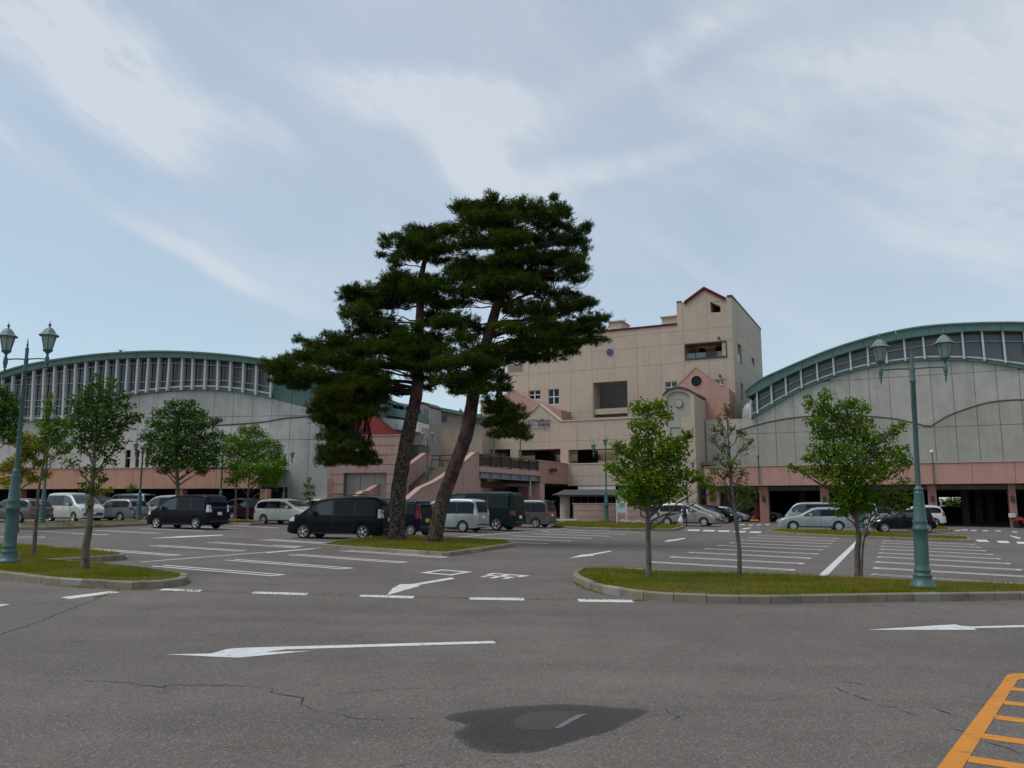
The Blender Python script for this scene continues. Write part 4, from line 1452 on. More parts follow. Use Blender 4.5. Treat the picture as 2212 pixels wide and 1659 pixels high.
# roof plant seen over the parapet
for x0, y0, x1, y1 in [(948, 345, 1040, 385), (1348, 308, 1484, 345)]:
    a, b = MP.at(*z6(x0, y1))[0], MP.at(*z6(x1, y1))[0]
    zt_ = MP.at(*z6((x0 + x1) / 2, y0))[1] + .9
    mb = MB()
    mb.plate(MP, hpoly((a, b, zroof - .5, zt_ - .25)), (), 1.2, 4.1)
    mb.plate(MP, hpoly((a - .15, b + .15, zt_ - .24, zt_ - .12)), (), 1.0, 4.1)
    mb.tube([MP.W(a + .6, zt_ - .12, 2), MP.W(a + .6, zt_ + .05, 2), MP.W(a + 1.6, zt_ + .08, 2), MP.W(a + 1.6, zt_ - .12, 2)], .09, 6)
    mb.build('roof_unit', M['beige_cap'], t)
# loggia interior with glass balustrade
h = H['loggia']
zc_ = h[2] + (h[3] - h[2]) * .42
mb = MB(); mb.plate(MP, hpoly((h[0], h[1], h[2], h[3])), (), 3.6, 3.8); mb.build('loggia_wall', M['pink_dark'], t)
n = 4
for k in range(n):
    a, b = h[0] + (h[1] - h[0]) * k / n, h[0] + (h[1] - h[0]) * (k + 1) / n
    mb = MB(); mb.plate(MP, hpoly((a + .06, b - .06, h[2] + .2, zc_)), (), .12, .15); mb.build('balustrade_pane', M['glass_rail'] if k != 2 else M['glass_smoke'], t)
    mb = MB(); mb.plate(MP, hpoly((a - .05, a + .05, h[2], zc_)), (), .09, .18)
    mb.build('balustrade_post', M['brown'], t)
mb = MB()
mb.plate(MP, hpoly((h[0], h[1], h[2] + .002, h[2] + .18)), (), -.02, .3)
mb.plate(MP, hpoly((h[0], h[1], h[3] - .10, h[3] - .002)), (), -.02, .3)
mb.plate(MP, hpoly((h[0] + .001, h[0] + .1, h[2] + .18, h[3] - .1)), (), -.02, .3)
mb.plate(MP, hpoly((h[1] - .1, h[1] - .001, h[2] + .18, h[3] - .1)), (), -.02, .3)
mb.build('loggia_frame', M['brown'], t)
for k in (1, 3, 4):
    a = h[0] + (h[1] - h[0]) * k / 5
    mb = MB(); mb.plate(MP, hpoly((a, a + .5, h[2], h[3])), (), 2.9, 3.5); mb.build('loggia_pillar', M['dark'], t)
# big recess with a cross beam
h = H['recess']
zb1, zb2 = MP.at(*z6(980, 1008))[1], MP.at(*z6(980, 966))[1]
mb = MB(); mb.plate(MP, hpoly((h[0] + .01, h[1] - .01, zb1, zb2)), (), .2, 1.4); mb.build('beam', M['beige'], t)
mb = MB(); mb.plate(MP, hpoly((h[0] - 1, h[1] + 1, h[2] - 1, h[3] + 1)), (), 4.05, 4.15); mb.build('recess_wall', M['interior'], t)
cross_window(MP, (h[1] - 1.1, h[1] - .3, zb2 + 1.5, zb2 + 2.8), t, 'glass_dark', 3.9)
cross_window(MP, H['w1'], t, 'glass_dark'); cross_window(MP, H['w2'], t, 'glass_dark'); cross_window(MP, H['w3'], t, 'glass_win'); cross_window(MP, H['w4'], t, 'glass_curtain')
cross_window(MP, H['w0'], t, 'glass_curtain', mull=1, trans=0)
mb = MB(); a, z_ = MP.at(*z6(979, 544))
th = [(a + .37 * math.cos(k * math.pi / 10), z_ + .37 * math.sin(k * math.pi / 10)) for k in range(20)]
mb.plate(MP, th, (), -.06, .03); mb.build('round_emblem', M['blue'], t)
for p in [(1802, 441), (1812, 726)]:
    a, z_ = MP.at(*z6(*p)); mb = MB(); mb.lathe([(.02, -.15), (.12, -.1), (.12, .12), (.03, .18)], 8, tuple(MP.W(a, z_, -.15))); mb.build('wall_lamp', M['brown'], t)

# right pink gable block in front of the main wall
PG = MP.shifted(2.6)
pgr = PG.at(*z6(1878, 850))[0]
out = [(PG.at(*z6(1380, 900))[0], 8), (pgr, 8), (pgr, PG.at(*z6(1872, 811))[1]), PG.at(*z6(1822, 802)), PG.at(*z6(1628, 657)), PG.at(*z6(1470, 812)), PG.at(*z6(1380, 900))]
cw = PG.at(*z6(1632, 763)); r = .55
circ = [(cw[0] + r * math.cos(k * math.pi / 12), cw[1] + r * math.sin(k * math.pi / 12)) for k in range(24)]
mb = MB(); mb.plate(PG, out, [circ], 0, .5); mb.build('pink_gable', M['pink'], t)
mb = MB(); mb.plate(PG, circ, (), .3, .34); w = mb.build('round_window', M['glass_dark'], t)
mb = MB(); mb.plate(PG, [(p[0] + (p[0] - cw[0]) * .14, p[1] + (p[1] - cw[1]) * .14) for p in circ], [circ], -.04, .05); mb.build('frame', M['pink_light'], w)
q = PG.at(*z6(1820, 802))[1]
mb = MB(); mb.plate(PG, [(pgr - .4, 8), (pgr - .02, 8), (pgr - .02, q - .3), (pgr - .4, q - .3)], (), .5, 2.6); mb.build('gable_side', M['pink'], t)
for a, b in [((1470, 812), (1628, 657)), ((1628, 657), (1822, 802))]:
    A, B = PG.at(*z6(*a)), PG.at(*z6(*b))
    mb = MB(); mb.plate(PG, [A, B, (B[0], B[1] + .07), (A[0], A[1] + .07)], (), -.05, .5); mb.build('gable_edge', M['pink_light'], t)
# left pink gable
PL_ = MP.shifted(2.6)
out = [(PL_.at(1038, 900)[0], 8), (PL_.at(1215, 900)[0], 8), PL_.at(1212, 885), PL_.at(1180, 873.7), PL_.at(1131, 858), PL_.at(1109, 840), PL_.at(1060, 868), (PL_.at(1038, 900)[0], PL_.at(1038, 869)[1])]
mb = MB(); mb.plate(PL_, out, (), 0, 2.6); mb.build('pink_gable', M['pink'], t)
A, B = PL_.at(1109, 840), PL_.at(1131, 858)
mb = MB(); mb.plate(PL_, [A, B, (B[0], B[1] + .12), (A[0], A[1] + .12)], (), -.05, .5); mb.build('gable_edge', M['pink_light'], t)

# lower front wall with the small gable and the gallery openings
ztop = LP.at(1330, 905)[1]
sl0 = LP.at(918, 950)[0]
sl1 = LP.at(1436, 950)[0]
zg = LP.at(1250, 1001.5)[1]
pk = LP.at(1165, 873.5)
gl, gr_ = LP.at(1122, 905)[0], LP.at(1211, 905)[0]
out = [(sl0, zg - .3), (sl1, zg - .3), (sl1, ztop), (gr_, ztop), pk, (gl, ztop), (sl0, ztop)]
hs = [rect(LP, 1031, 971, 1102, 1004), rect(LP, 1120, 970.5, 1210.5, 1004), rect(LP, 1227.5, 970, 1336, 1004)]
niche = rect(LP, 1362, 944, 1382, 977)
mb = MB(); mb.plate(LP, out, [hpoly((h[0], h[1], zg - .1, h[3])) for h in hs] + [hpoly(niche)], .06, .9)
mb.build('gallery_core', M['beige'], t)
panels(LP, out, hs + [niche], frange(sl0, sl1, 2.9), [zg - .3, LP.at(1300, 950)[1], ztop, ztop + 3], M['beige'], t, .025, .058, gap=.03)
for A, B in [((gr_, ztop), pk), (pk, (gl, ztop))]:
    mb = MB(); mb.plate(LP, [A, B, (B[0], B[1] + .10), (A[0], A[1] + .10)], (), -.08, 1.0); mb.build('gable_edge', M['beige_cap'], t)
mb = MB()
mb.plate(LP, [(gr_, ztop + .004), (sl1, ztop + .004), (sl1, ztop + .10), (gr_, ztop + .10)], (), -.06, 1.0); mb.plate(LP, [(sl0, ztop + .004), (gl, ztop + .004), (gl, ztop + .10), (sl0, ztop + .10)], (), -.06, 1.0)
mb.build('coping', M['beige_cap'], t)
mb = MB(); mb.plate(LP, [(sl0, ztop - .5), (sl1, ztop - .5), (sl1, ztop - .35), (sl0, ztop - .35)], (), .92, 3.0); mb.build('flat_roof', M['joint'], t)
# gallery floor, inner beam and pillars
zh = hs[2][3]
mb = MB(); mb.plate(LP, [(sl0, zg - .35), (sl1 + 4, zg - .35), (sl1 + 4, zg - .1), (sl0, zg - .1)], (), .92, 8); mb.build('gallery_floor', M['step'], t)
mb = MB()
zi0, zi1 = LP.at(1300, 994)[1], LP.at(1300, 979)[1]
P8 = LP.shifted(-4.5)
zi0, zi1 = P8.at(1300, 994.5)[1], P8.at(1300, 980)[1]
mb.plate(LP, [(sl0 + 3, zi0), (sl1, zi0), (sl1, zi1), (sl0 + 3, zi1)], (), 4.5, 4.8); mb.build('inner_parapet', M['beige'], t)
mb = MB(); mb.plate(LP, [(sl0, zg - 1), (sl1, zg - 1), (sl1, ztop - .6), (sl0, ztop - .6)], (), 6.4, 6.6); mb.build('inner_wall', M['beige'], t)
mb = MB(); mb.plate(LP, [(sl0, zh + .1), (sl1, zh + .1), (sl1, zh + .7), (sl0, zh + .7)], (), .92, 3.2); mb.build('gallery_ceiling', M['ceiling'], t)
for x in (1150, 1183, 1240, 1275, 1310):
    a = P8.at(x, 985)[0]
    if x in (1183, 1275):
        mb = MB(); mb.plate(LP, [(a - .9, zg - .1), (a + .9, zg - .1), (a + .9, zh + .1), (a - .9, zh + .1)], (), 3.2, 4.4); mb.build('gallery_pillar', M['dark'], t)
# band under the gallery, right of the pink block
SB = Plane(1106, 1, 0); SB.ang = SA; SB.d = SP.d.copy(); SB.n = SP.n.copy()
cb = LP.at(1227, 1000)[0]
SB.O = LP.W(cb, 0).copy(); SB.O.z = 0
zb0, zb1 = LP.at(1290, 1049)[1], LP.at(1290, 1002.3)[1]
s2 = LP.at(1500, 1030)[0]
mb = MB(); mb.plate(LP, [(cb, zb0), (s2, zb0), (s2, zb1), (cb, zb1)], (), -.10, .05); mb.build('band_core', M['joint'], t)
panels(LP, [(cb, zb0), (s2, zb0), (s2, zb1), (cb, zb1)], (), frange(cb, s2, 4.2), [zb0, (zb0 + zb1) / 2 - .15, zb1], M['beige'], t, -.16, -.10, gap=.02, name='band_panel')
mb = MB(); mb.plate(LP, [(cb, zb1 + .003), (s2, zb1 + .003), (s2, zb1 + .10), (cb, zb1 + .10)], (), -.20, .3); mb.build('coping', M['beige_cap'], t)
# recessed ground floor
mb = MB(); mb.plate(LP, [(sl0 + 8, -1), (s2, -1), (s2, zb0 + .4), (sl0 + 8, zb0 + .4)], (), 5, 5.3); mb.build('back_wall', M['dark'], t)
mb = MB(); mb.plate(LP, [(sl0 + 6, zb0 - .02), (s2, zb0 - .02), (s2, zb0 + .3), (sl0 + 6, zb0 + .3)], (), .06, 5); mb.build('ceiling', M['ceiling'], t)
mb = MB(); h = rect(LP, 1249, 1050, 1330, 1057.5); mb.plate(LP, hpoly((h[0], h[1], h[2], zb0 - .04)), (), -.1, .04); mb.build('name_board', M['sign_white'], t)
for k in range(9):
    a = h[0] + (h[1] - h[0]) * (.28 + .05 * k)
for x in (1340, 1400, 1440, 1492):
    a = LP.at(x, 1080)[0]
    mb = MB(); mb.plate(LP, [(a, -1), (a + .75, -1), (a + .75, zb0 - .03), (a, zb0 - .03)], (), .1, .9); mb.build('pillar', M['beige'], t)
# arched tower
AT = LP.shifted(.7)
arch = [z6(*p) for p in [(1380, 880), (1388, 866), (1405, 850), (1440, 830), (1475, 821), (1505, 819), (1545, 826), (1590, 845), (1612, 861)]]
ac = AT.pts(smooth_curve(arch, 4))
out = [(ac[0][0], -1)] + [(ac[-1][0], -1)] + ac[::-1]
inn = [z6(*p) for p in [(1406, 880), (1430, 856), (1460, 843), (1497, 839), (1535, 845), (1568, 860), (1587, 880), (1587, 1036), (1518, 1038), (1518, 1110), (1514, 1115), (1514, 1180), (1432, 1180), (1432, 1112), (1408, 1108)]]
ii = AT.pts(inn)
mb = MB(); mb.plate(AT, out, [ii], 0, .7); mb.build('arch_front', M['beige'], t)
mb = MB(); mb.plate(AT, ii, (), .15, .55); mb.build('arch_inset', M['concrete'], t)
cc = AT.at(*z6(1497, 930))
mb = MB()
c0 = [(cc[0] + .42 * math.cos(k * math.pi / 10), cc[1] + .42 * math.sin(k * math.pi / 10)) for k in range(20)]
mb.plate(AT, c0, (), .06, .15); mb.build('round_relief', M['joint'], t)
c0 = [(cc[0] + .36 * math.cos(k * math.pi / 10), cc[1] + .36 * math.sin(k * math.pi / 10)) for k in range(20)]
mb = MB(); mb.plate(AT, c0, (), .02, .058); mb.build('round_relief', M['concrete'], t)
zz = AT.at(*z6(1460, 1112))[1]
mb = MB(); mb.plate(AT, hpoly((ii[14][0] + .1, ii[8][0] - .1, zz - .04, zz + .04)), (), .11, .148); mb.build('seam', M['joint'], t)
mb = MB()
q = ac + [(x, z - .06) for x, z in ac[::-1]]
mb.plate(AT, [(x, z + .18) for x, z in ac] + [(x, z + .01) for x, z in ac[::-1]], (), -.12, 5.0); mb.build('arch_roof', M['brown'], t)
ss = ac[-1][0]
zside = ac[-1][1]
mb = MB(); mb.plate(AT, [(ac[0][0], -1), (ss - .01, -1), (ss - .01, zside - .1), (ac[0][0], zside - .3)], (), .72, 5.0); mb.build('arch_body', M['beige'], t)
# tall window next to the arch
W5 = AT.shifted(-5.2)
h = rect(W5, *z6(1690, 946), *z6(1787, 1055))
mb = MB(); mb.plate(W5, [(h[0] - 2, 6), (W5.at(1606, 900)[0], 6), (W5.at(1606, 900)[0], h[2]), (h[0] - 2, h[2])], (), 0, 2.2); mb.build('lower_block', M['concrete'], t)
cross_window(W5, h, t, 'glass_curtain', .0, mull=1, trans=1, fr=.10)

# ---- blue lettering on the lower wall
tt = thing('wall_sign', 'blue ラーラ松本 lettering under a winged emblem on the beige wall', 'sign', tuple(LP.W(*LP.at(1164, 915))))


def text_mesh(body, pl, x0, x1, y0, y1, material, parent, name, ext=.04, bold=0.0):
    cu = bpy.data.curves.new(name, 'FONT')
    cu.body = body
    cu.extrude = ext / 2
    cu.offset = bold
    ob = bpy.data.objects.new(name, cu)
    me = bpy.data.meshes.new_from_object(ob)
    co = np.zeros(len(me.vertices) * 3); me.vertices.foreach_get('co', co); co = co.reshape(-1, 3)
    mn, mx = co.min(0), co.max(0)
    a, zb_ = pl.at(x0, y1); b, zt_ = pl.at(x1, y0)
    off = parent.location
    for v in me.vertices:
        s = a + (v.co.x - mn[0]) / (mx[0] - mn[0]) * (b - a)
        z = zb_ + (v.co.y - mn[1]) / (mx[1] - mn[1]) * (zt_ - zb_)
        v.co = pl.W(s, z, -.05 - v.co.z) - off
    me.materials.clear(); me.materials.append(material)
    bpy.data.objects.remove(ob); bpy.data.curves.remove(cu)
    o = bpy.data.objects.new(name, me); COL.objects.link(o); o.parent = parent
    return o


def zs_(x, y): return ((1950 + x * .0678) / 1.736, (1530 + y * .0678) / 1.736)


text_mesh('ラーラ松本', LP, *[zs_(450, 0)[0], zs_(1660, 0)[0]], zs_(0, 815)[1], zs_(0, 1030)[1], M['blue'], tt, 'letters', bold=.018)
text_mesh('LALA MATSUMOTO', LP, *[zs_(500, 0)[0], zs_(1570, 0)[0]], zs_(0, 1085)[1], zs_(0, 1180)[1], M['grey_letters'], tt, 'small_letters', bold=.0)
mb = MB()
for seg in ([(400, 770), (500, 715), (640, 665), (790, 645), (930, 660), (1030, 705), (1100, 750), (1140, 620)], [(1140, 620), (1215, 705), (1290, 610), (1330, 740), (1420, 690), (1540, 670), (1680, 715)]):
    P = LP.pts([zs_(*p) for p in seg])
    P = smooth_curve(P, 3) if True else P
    mb.tube([LP.W(s, z, -.07) for s, z in P], .055, 5)
mb.build('emblem', M['blue'], tt)

# ================================================================== bridge, pink block and stairs
t = thing('footbridge', 'footbridge on a grey steel girder with dark glass railing beside the pink stair', 'bridge', tuple(SB.W(0, 0)))
yb = SB.at(1035, 1000)[0]; yk = SB.at(1167, 1000)[0]
zdeck = SB.at(1100, 1021)[1]
zd = lambda s: SB.at(1035, 1010)[1]
d_top = (SB.at(1035, z1b(0, 330)[1])[1] + SB.at(1166, z1b(0, 372)[1])[1]) / 2
d_bot = (SB.at(1035, z1b(0, 372)[1])[1] + SB.at(1166, z1b(0, 408)[1])[1]) / 2
g_bot = (SB.at(1043, z1b(0, 425)[1])[1] + SB.at(1163, z1b(0, 455)[1])[1]) / 2
r_top = (SB.at(1035, z1b(0, 230)[1])[1] + SB.at(1166, z1b(0, 285)[1])[1]) / 2
mb = MB(); mb.plate(SB, hpoly((yb, yk, d_bot, d_top)), (), -.05, 7.5); mb.build('deck', M['pink_light'], t)
mb = MB(); mb.plate(SB, hpoly((yb, yk, g_bot, d_bot - .01)), (), .15, .5)
mb.plate(SB, hpoly((yb, yk, g_bot, g_bot + .06)), (), -.02, .148)
mb.build('girder', M['grey_metal'], t)
mb = MB(); mb.plate(SB, hpoly((yb, yk, g_bot, d_bot - .01)), (), 5.5, 5.9); mb.build('girder', M['grey_metal'], t)
for s in frange(yb + .4, yk - .4, 1.9):
    mb = MB(); mb.plate(SB, hpoly((s - .04, s + .04, g_bot + .07, d_bot - .02)), (), -.01, .148); mb.build('stiffener', M['grey_metal'], t)
    mb = MB(); mb.plate(SB, hpoly((s - .07, s + .07, d_top, r_top - .03)), (), .02, .18); mb.build('railing_post', M['brown'], t)
ps = frange(yb + .4, yk - .4, 1.9)
for a, b in zip(ps, ps[1:]):
    mb = MB(); mb.plate(SB, hpoly((a + .09, b - .09, d_top + .12, r_top - .1)), (), .08, .10); mb.build('railing_pane', M['glass_smoke'], t)
mb = MB(); mb.tube([SB.W(yb, r_top, .1), SB.W(yk, r_top, .1)], .06, 8); mb.build('handrail', M['brown'], t)
mb = MB(); mb.tube([SB.W(yb - 1, r_top, 7.2), SB.W(yk, r_top, 7.2)], .06, 8)
for a in frange(yb - 1, yk, 1.9):
    mb.tube([SB.W(a, d_top, 7.2), SB.W(a, r_top, 7.2)], .05, 6)
mb.build('rear_railing', M['brown'], t)
# supports and dark space below
mb = MB(); mb.plate(SB, hpoly((yb - .2, yb + .8, -1, g_bot - .02)), (), .3, 1.4); mb.build('support', M['beige'], t)
mb = MB(); mb.plate(SB, hpoly((yk - 1.4, yk - .05, -1, g_bot - .45)), (), .6, 1.6); mb.build('support', M['pillar_pink_shaded'], t)
mb = MB(); mb.plate(SB, hpoly((yb, yk, g_bot - .6, g_bot - .05)), (), 3.5, 4.2); mb.build('cross_beam', M['pillar_pink_shaded'], t)
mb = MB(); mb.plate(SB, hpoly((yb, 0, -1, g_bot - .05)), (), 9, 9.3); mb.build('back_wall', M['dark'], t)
mb = MB(); mb.plate(SB, hpoly((yb + 2.0, yb + 7, -1, g_bot - 1.0)), (), 8, 8.4); mb.build('inner_wall', M['beige'], t)
mb = MB(); mb.tube([SB.W(yk - 1.6, -.3, .1), SB.W(yk - 1.6, g_bot - 1.6, .1), SB.W(yk - 2.0, g_bot - 1.3, .1), SB.W(yk - 2.0, g_bot, .1)], .06, 8); mb.build('drain_pipe', M['sign_white'], t)

t = thing('pink_block', 'pink wall block with a black loudspeaker joining the footbridge to the beige wall', 'wall', tuple(SB.W(0, 0)))
zt1, zt0 = SB.at(1197, 999.5)[1], SB.at(1197, 1045)[1]
mb = MB(); mb.plate(SB, hpoly((yk, 0, zt0, zt1)), (), .05, 3); mb.build('wall_core', M['joint'], t)
panels(SB, hpoly((yk, 0, zt0, zt1)), (), [yk, yk * .5, 0], [zt0, (zt0 + zt1) / 2 - .1, zt1], M['pink'], t, 0, .05, gap=.03)
mb = MB(); mb.plate(SB, hpoly((yk, 0.0, zt1 + .003, zt1 + .10)), (), -.05, 3.05); mb.build('coping', M['pink_light'], t)
mb = MB(); mb.plate(SB, hpoly((yk - .02, yk + 1.0, -1, zt0 - .003)), (), .02, .9); mb.build('pillar', M['pink_light'], t)
s = SB.at(*z1b(815, 362))
mb = MB(); mb.box(tuple(SB.W(s[0], s[1], -.3)), (.35, .5, .35), R_(20)); mb.box(tuple(SB.W(s[0] - .5, s[1] - .05, -.25)), (.25, .25, .3), R_(20)); mb.tube([SB.W(s[0] - .6, s[1], 0), SB.W(s[0], s[1], -.3)], .04, 6)
mb.build('loudspeaker', M['black_plastic'], t)

# stair between two sloping pink walls
t = thing('outdoor_stair', 'wide outdoor stair between sloping pink walls climbing to the terrace', 'stair', tuple(SB.W(yb, 0)))
pr = [(1035, 979.5), (1026, 979.5), (985, 1013.5), (941, 1042), (908, 1057), (882, 1080), (860, 1092)]
pp = [SB.at(*p) for p in pr]
out = [(yb, -1)] + pp + [(pp[-1][0], -1)]
mb = MB(); mb.plate(SB, out, (), .0, .35); mb.build('flank_wall', M['pink_wall'], t)
mb = MB()
for A, B in zip(pp, pp[1:]):
    mb.plate(SB, [(A[0], A[1] + .005), (B[0], B[1] + .005), (B[0], B[1] + .11), (A[0], A[1] + .11)], (), -.06, .41)
mb.build('coping', M['pink_wall'], t)
WID = 4.6
S2 = SB.shifted(-WID)
pr2 = [(932, 981.5), (919, 981), (882, 1009), (856, 1030), (830, 1040), (797, 1062), (784, 1064), (770, 1076)]
pp2 = [S2.at(*p) for p in pr2]
mb = MB(); mb.plate(S2, [(pp2[0][0], -1)] + pp2 + [(pp2[-1][0], -1)], (), 0, .35); mb.build('flank_wall', M['pink_wall'], t)
mb = MB()
for A, B in zip(pp2, pp2[1:]):
    mb.plate(S2, [(A[0], A[1] + .005), (B[0], B[1] + .005), (B[0], B[1] + .10), (A[0], A[1] + .10)], (), -.06, .41)
mb.build('coping', M['pink_wall'], t)
# steps
ztop_s = S2.at(925, 1009)[1]
s_top = S2.at(928, 1009)[0]
nst = 26
rise, run = .155, .30
zc_, sc_ = ztop_s, s_top
mb = MB(); mb.plate(SB, hpoly((sc_, yb + 3.0, zc_ - .3, zc_)), (), .36, WID - .01); mb.build('landing', M['step'], t)
for k in range(nst):
    zc_ -= rise
    a = sc_ - run
    if k == 12:
        a -= 1.2
    if zc_ < .4:
        break
    mb = MB(); mb.plate(SB, hpoly((a - .03, sc_ - .004, zc_ - .5, zc_)), (), .36, WID - .01); mb.build('step', M['step'], t)
    mb = MB(); mb.plate(SB, hpoly((a - .04, a + .02, zc_ + .002, zc_ + .012)), (), .37, WID - .02); mb.build('step_edge', M['joint'], t)
    sc_ = a
# railing at the landing
mb = MB()
q0 = S2.at(935, 1000)[0]
for k in range(6):
    mb.plate(SB, hpoly((q0 + 3.6 + .01 * k, q0 + 3.7 + .01 * k, ztop_s, ztop_s + 1.15)), (), .5 + k * 1.4, .6 + k * 1.4)
mb.plate(SB, hpoly((q0 + 3.6, q0 + 3.72, ztop_s + 1.15, ztop_s + 1.25)), (), .4, 7.8)
mb.plate(SB, hpoly((q0 + 3.6, q0 + 3.68, ztop_s + .10, ztop_s + .16)), (), .4, 7.8)
mb.build('landing_railing', M['brown'], t)

# ---- pink building left of the stair, with a red hipped roof
PB = Plane(800, 60, -12)
t = thing('pink_pavilion', 'pink tiled pavilion with a red pyramid roof left of the stair', 'building', tuple(PB.W(0, 0)))
zt_ = PB.at(800, 942)[1]
a0, a1 = PB.at(710, 1020)[0], PB.at(868, 1000)[0]
hr = rect(PB, *z5(530, 503), *z5(828, 690))
step_out = [(a0, -1), (a1, -1), (a1, zt_), (PB.at(760, 942)[0], zt_), (PB.at(760, 960)[0], PB.at(760, 975)[1]), (PB.at(712, 990)[0], PB.at(712, 1002)[1]), (a0, PB.at(712, 1002)[1])]
mb = MB(); mb.plate(PB, step_out, [hpoly(hr)], .06, .8); mb.build('wall_core', M['joint'], t)
zrows = [-1]
z_ = -1
while z_ < zt_ - .2:
    z_ += (zt_ + 1) / 11
    zrows.append(z_)
zrows[-1] = zt_ + .001
panels(PB, step_out, [hr], frange(a0, a1, 3.4), zrows, M['pink_wall'], t, 0, .058, gap=.04, name='wall_course')
mb = MB(); mb.plate(PB, [(a0, -1), (a1, -1), (a1, zt_ - .4), (PB.at(765, 942)[0], zt_ - .4), (PB.at(712, 990)[0], PB.at(712, 1002)[1] - .4), (a0, PB.at(712, 1002)[1] - .4)], [hpoly(hr)], .82, 1.6); mb.build('body', M['pink_wall'], t)
panels(PB, hpoly(hr), (), frange(hr[0], hr[1], 1.15), [hr[2], hr[2] + 2.0, hr[3] - .45], M['concrete'], t, .5, .8, gap=.04)
mb = MB(); mb.plate(PB, hpoly((hr[0] + 1.8, hr[1], hr[3] - .4, hr[3])), (), .75, .8); mb.build('shadow_gap', M['dark'], t)
mb = MB(); h = rect(PB, *z5(424, 545), *z5(460, 690)); mb.plate(PB, hpoly(h), (), -.02, .05); mb.build('door', M['pillar_pink_shaded'], t)
mb = MB(); mb.plate(PB, [(PB.at(760, 942)[0], zt_ + .003), (a1, zt_ + .003), (a1, zt_ + .09), (PB.at(760, 942)[0], zt_ + .09)], (), -.05, 1.0); mb.build('coping', M['pink_wall'], t)
P2 = PB.shifted(-2.0); P3 = PB.shifted(-5.0)
v = [P2.W(*P2.at(742, 944)), P2.W(*P2.at(847, 944)), P3.W(*P3.at(807, 893)), P3.W(*P3.at(775, 891)),
     PB.shifted(-9).W(*PB.shifted(-9).at(862, 936)), PB.shifted(-9).W(*PB.shifted(-9).at(760, 936))]
mb = MB(); mb.add(v, [(0, 1, 2, 3), (1, 4, 2), (4, 5, 3, 2), (5, 0, 3), (5, 4, 1, 0)]); mb.build('roof', M['red_roof'], t)

# ---- pieces behind: white tank wall, concrete column, beige annex with green eave
BP = Plane(1000, 84, -20)
t = thing('beige_annex', 'beige annex with green eaves and a curved grey stair column between the pines', 'building', tuple(BP.W(0, 0)))
out = [(BP.at(926, 1000)[0], 0), (BP.at(1042, 1000)[0], 0), BP.at(1042, 905.5), BP.at(926, 883)]
wn = rect(BP, 936, 896, 966, 914)
mb = MB(); mb.plate(BP, out, [hpoly(wn)], 0, 8); mb.build('wall', M['beige'], t)
cross_window(BP, wn, t, 'glass_curtain', .2, mull=1, trans=0)
A, B = BP.at(926, 882.5), BP.at(1042, 905)
mb = MB(); mb.plate(BP, [A, B, (B[0], B[1] + .35), (A[0], A[1] + .35)], (), -.8, 8); mb.build('eave', M['green_roof'], t)
mb = MB(); q = rect(BP, 1018, 895, 1042, 914); mb.plate(BP, hpoly(q), (), -.3, -.02); mb.build('green_panel', M['green_roof'], t)
BC = Plane(918, 80, -20)
pts = [(904, 1015), (929, 1015), (930, 882), (924, 876), (916, 873), (908, 873), (904, 876)]
mb = MB(); mb.plate(BC, BC.pts(pts), (), 0, 2.5); mb.build('stair_column', M['concrete'], t)
P = BC.pts([(902, 873), (908, 872), (916, 872), (925, 875), (931, 881)])
mb = MB(); mb.plate(BC, [(s, z + .16) for s, z in P] + P[::-1], (), -.15, 2.6); mb.build('column_edge', M['brown'], t)
mb = MB(); c = BC.at(908, 892); mb.lathe([(.05, -.4), (.5, -.32), (.62, 0), (.5, .32), (.05, .4)], 12, tuple(BC.W(c[0], c[1], -.3))); mb.build('round_vent', M['grey_metal'], t)
BW = Plane(860, 72, -12)
t = thing('plant_enclosure', 'pale green plant enclosure behind the red roof, under a green roof with dark windows', 'enclosure', tuple(BW.W(0, 0)))
q = rect(BW, 815, 900, 905, 922)
mb = MB(); mb.plate(BW, [(q[0], q[2]), (q[1], q[2] - .5), (q[1], q[3] - .5), (q[0], q[3])], (), 0, 3); mb.build('screen', M['sign_white'], t)
mb = MB(); q = rect(BW, 800, 922, 905, 960); mb.plate(BW, hpoly(q), (), .8, 3); mb.build('wall', M['concrete'], t)
for x in (830, 858, 884):
    mb = MB(); mb.tube([BW.W(*BW.at(x, 942), -.1), BW.W(*BW.at(x, 915), -.1)], .03, 6); mb.build('post', M['grey_metal'], t)
BG = Plane(860, 74, -12)
mb = MB(); mb.plate(BG, BG.pts([(770, 868), (905, 893), (905, 909), (770, 888)]), (), -1, 3); mb.build('roof_panel', M['green_roof_light'], t)
mb = MB(); mb.plate(BG, BG.pts([(770, 850), (905, 876), (905, 893), (770, 868)]), (), 1.5, 3); mb.build('clerestory', M['interior'], t)
for x in (790, 800, 812, 822, 834, 843, 852, 858, 868, 874, 888, 894):
    y = 850 + (x - 770) * .193 + 4
    mb = MB(); mb.plate(BG, BG.pts([(x - 2.6, y + 1), (x + 2.6, y + 2), (x + 2.6, y + 12), (x - 2.6, y + 11)]), (), 1.4, 1.48); mb.build('window', M['glass_dark'], t)

# ================================================================== vehicles
_cm = {}


def paint(name, col, metal=0.0, rough=.32):
    if name not in _cm:
        dk = max(col) < .1
        _cm[name] = mat('car_paint_' + name, col, rough, .03, 3, coat=.16 if dk else .8, metal=metal, world=False, spec=.04 if dk else .5)
    return _cm[name]


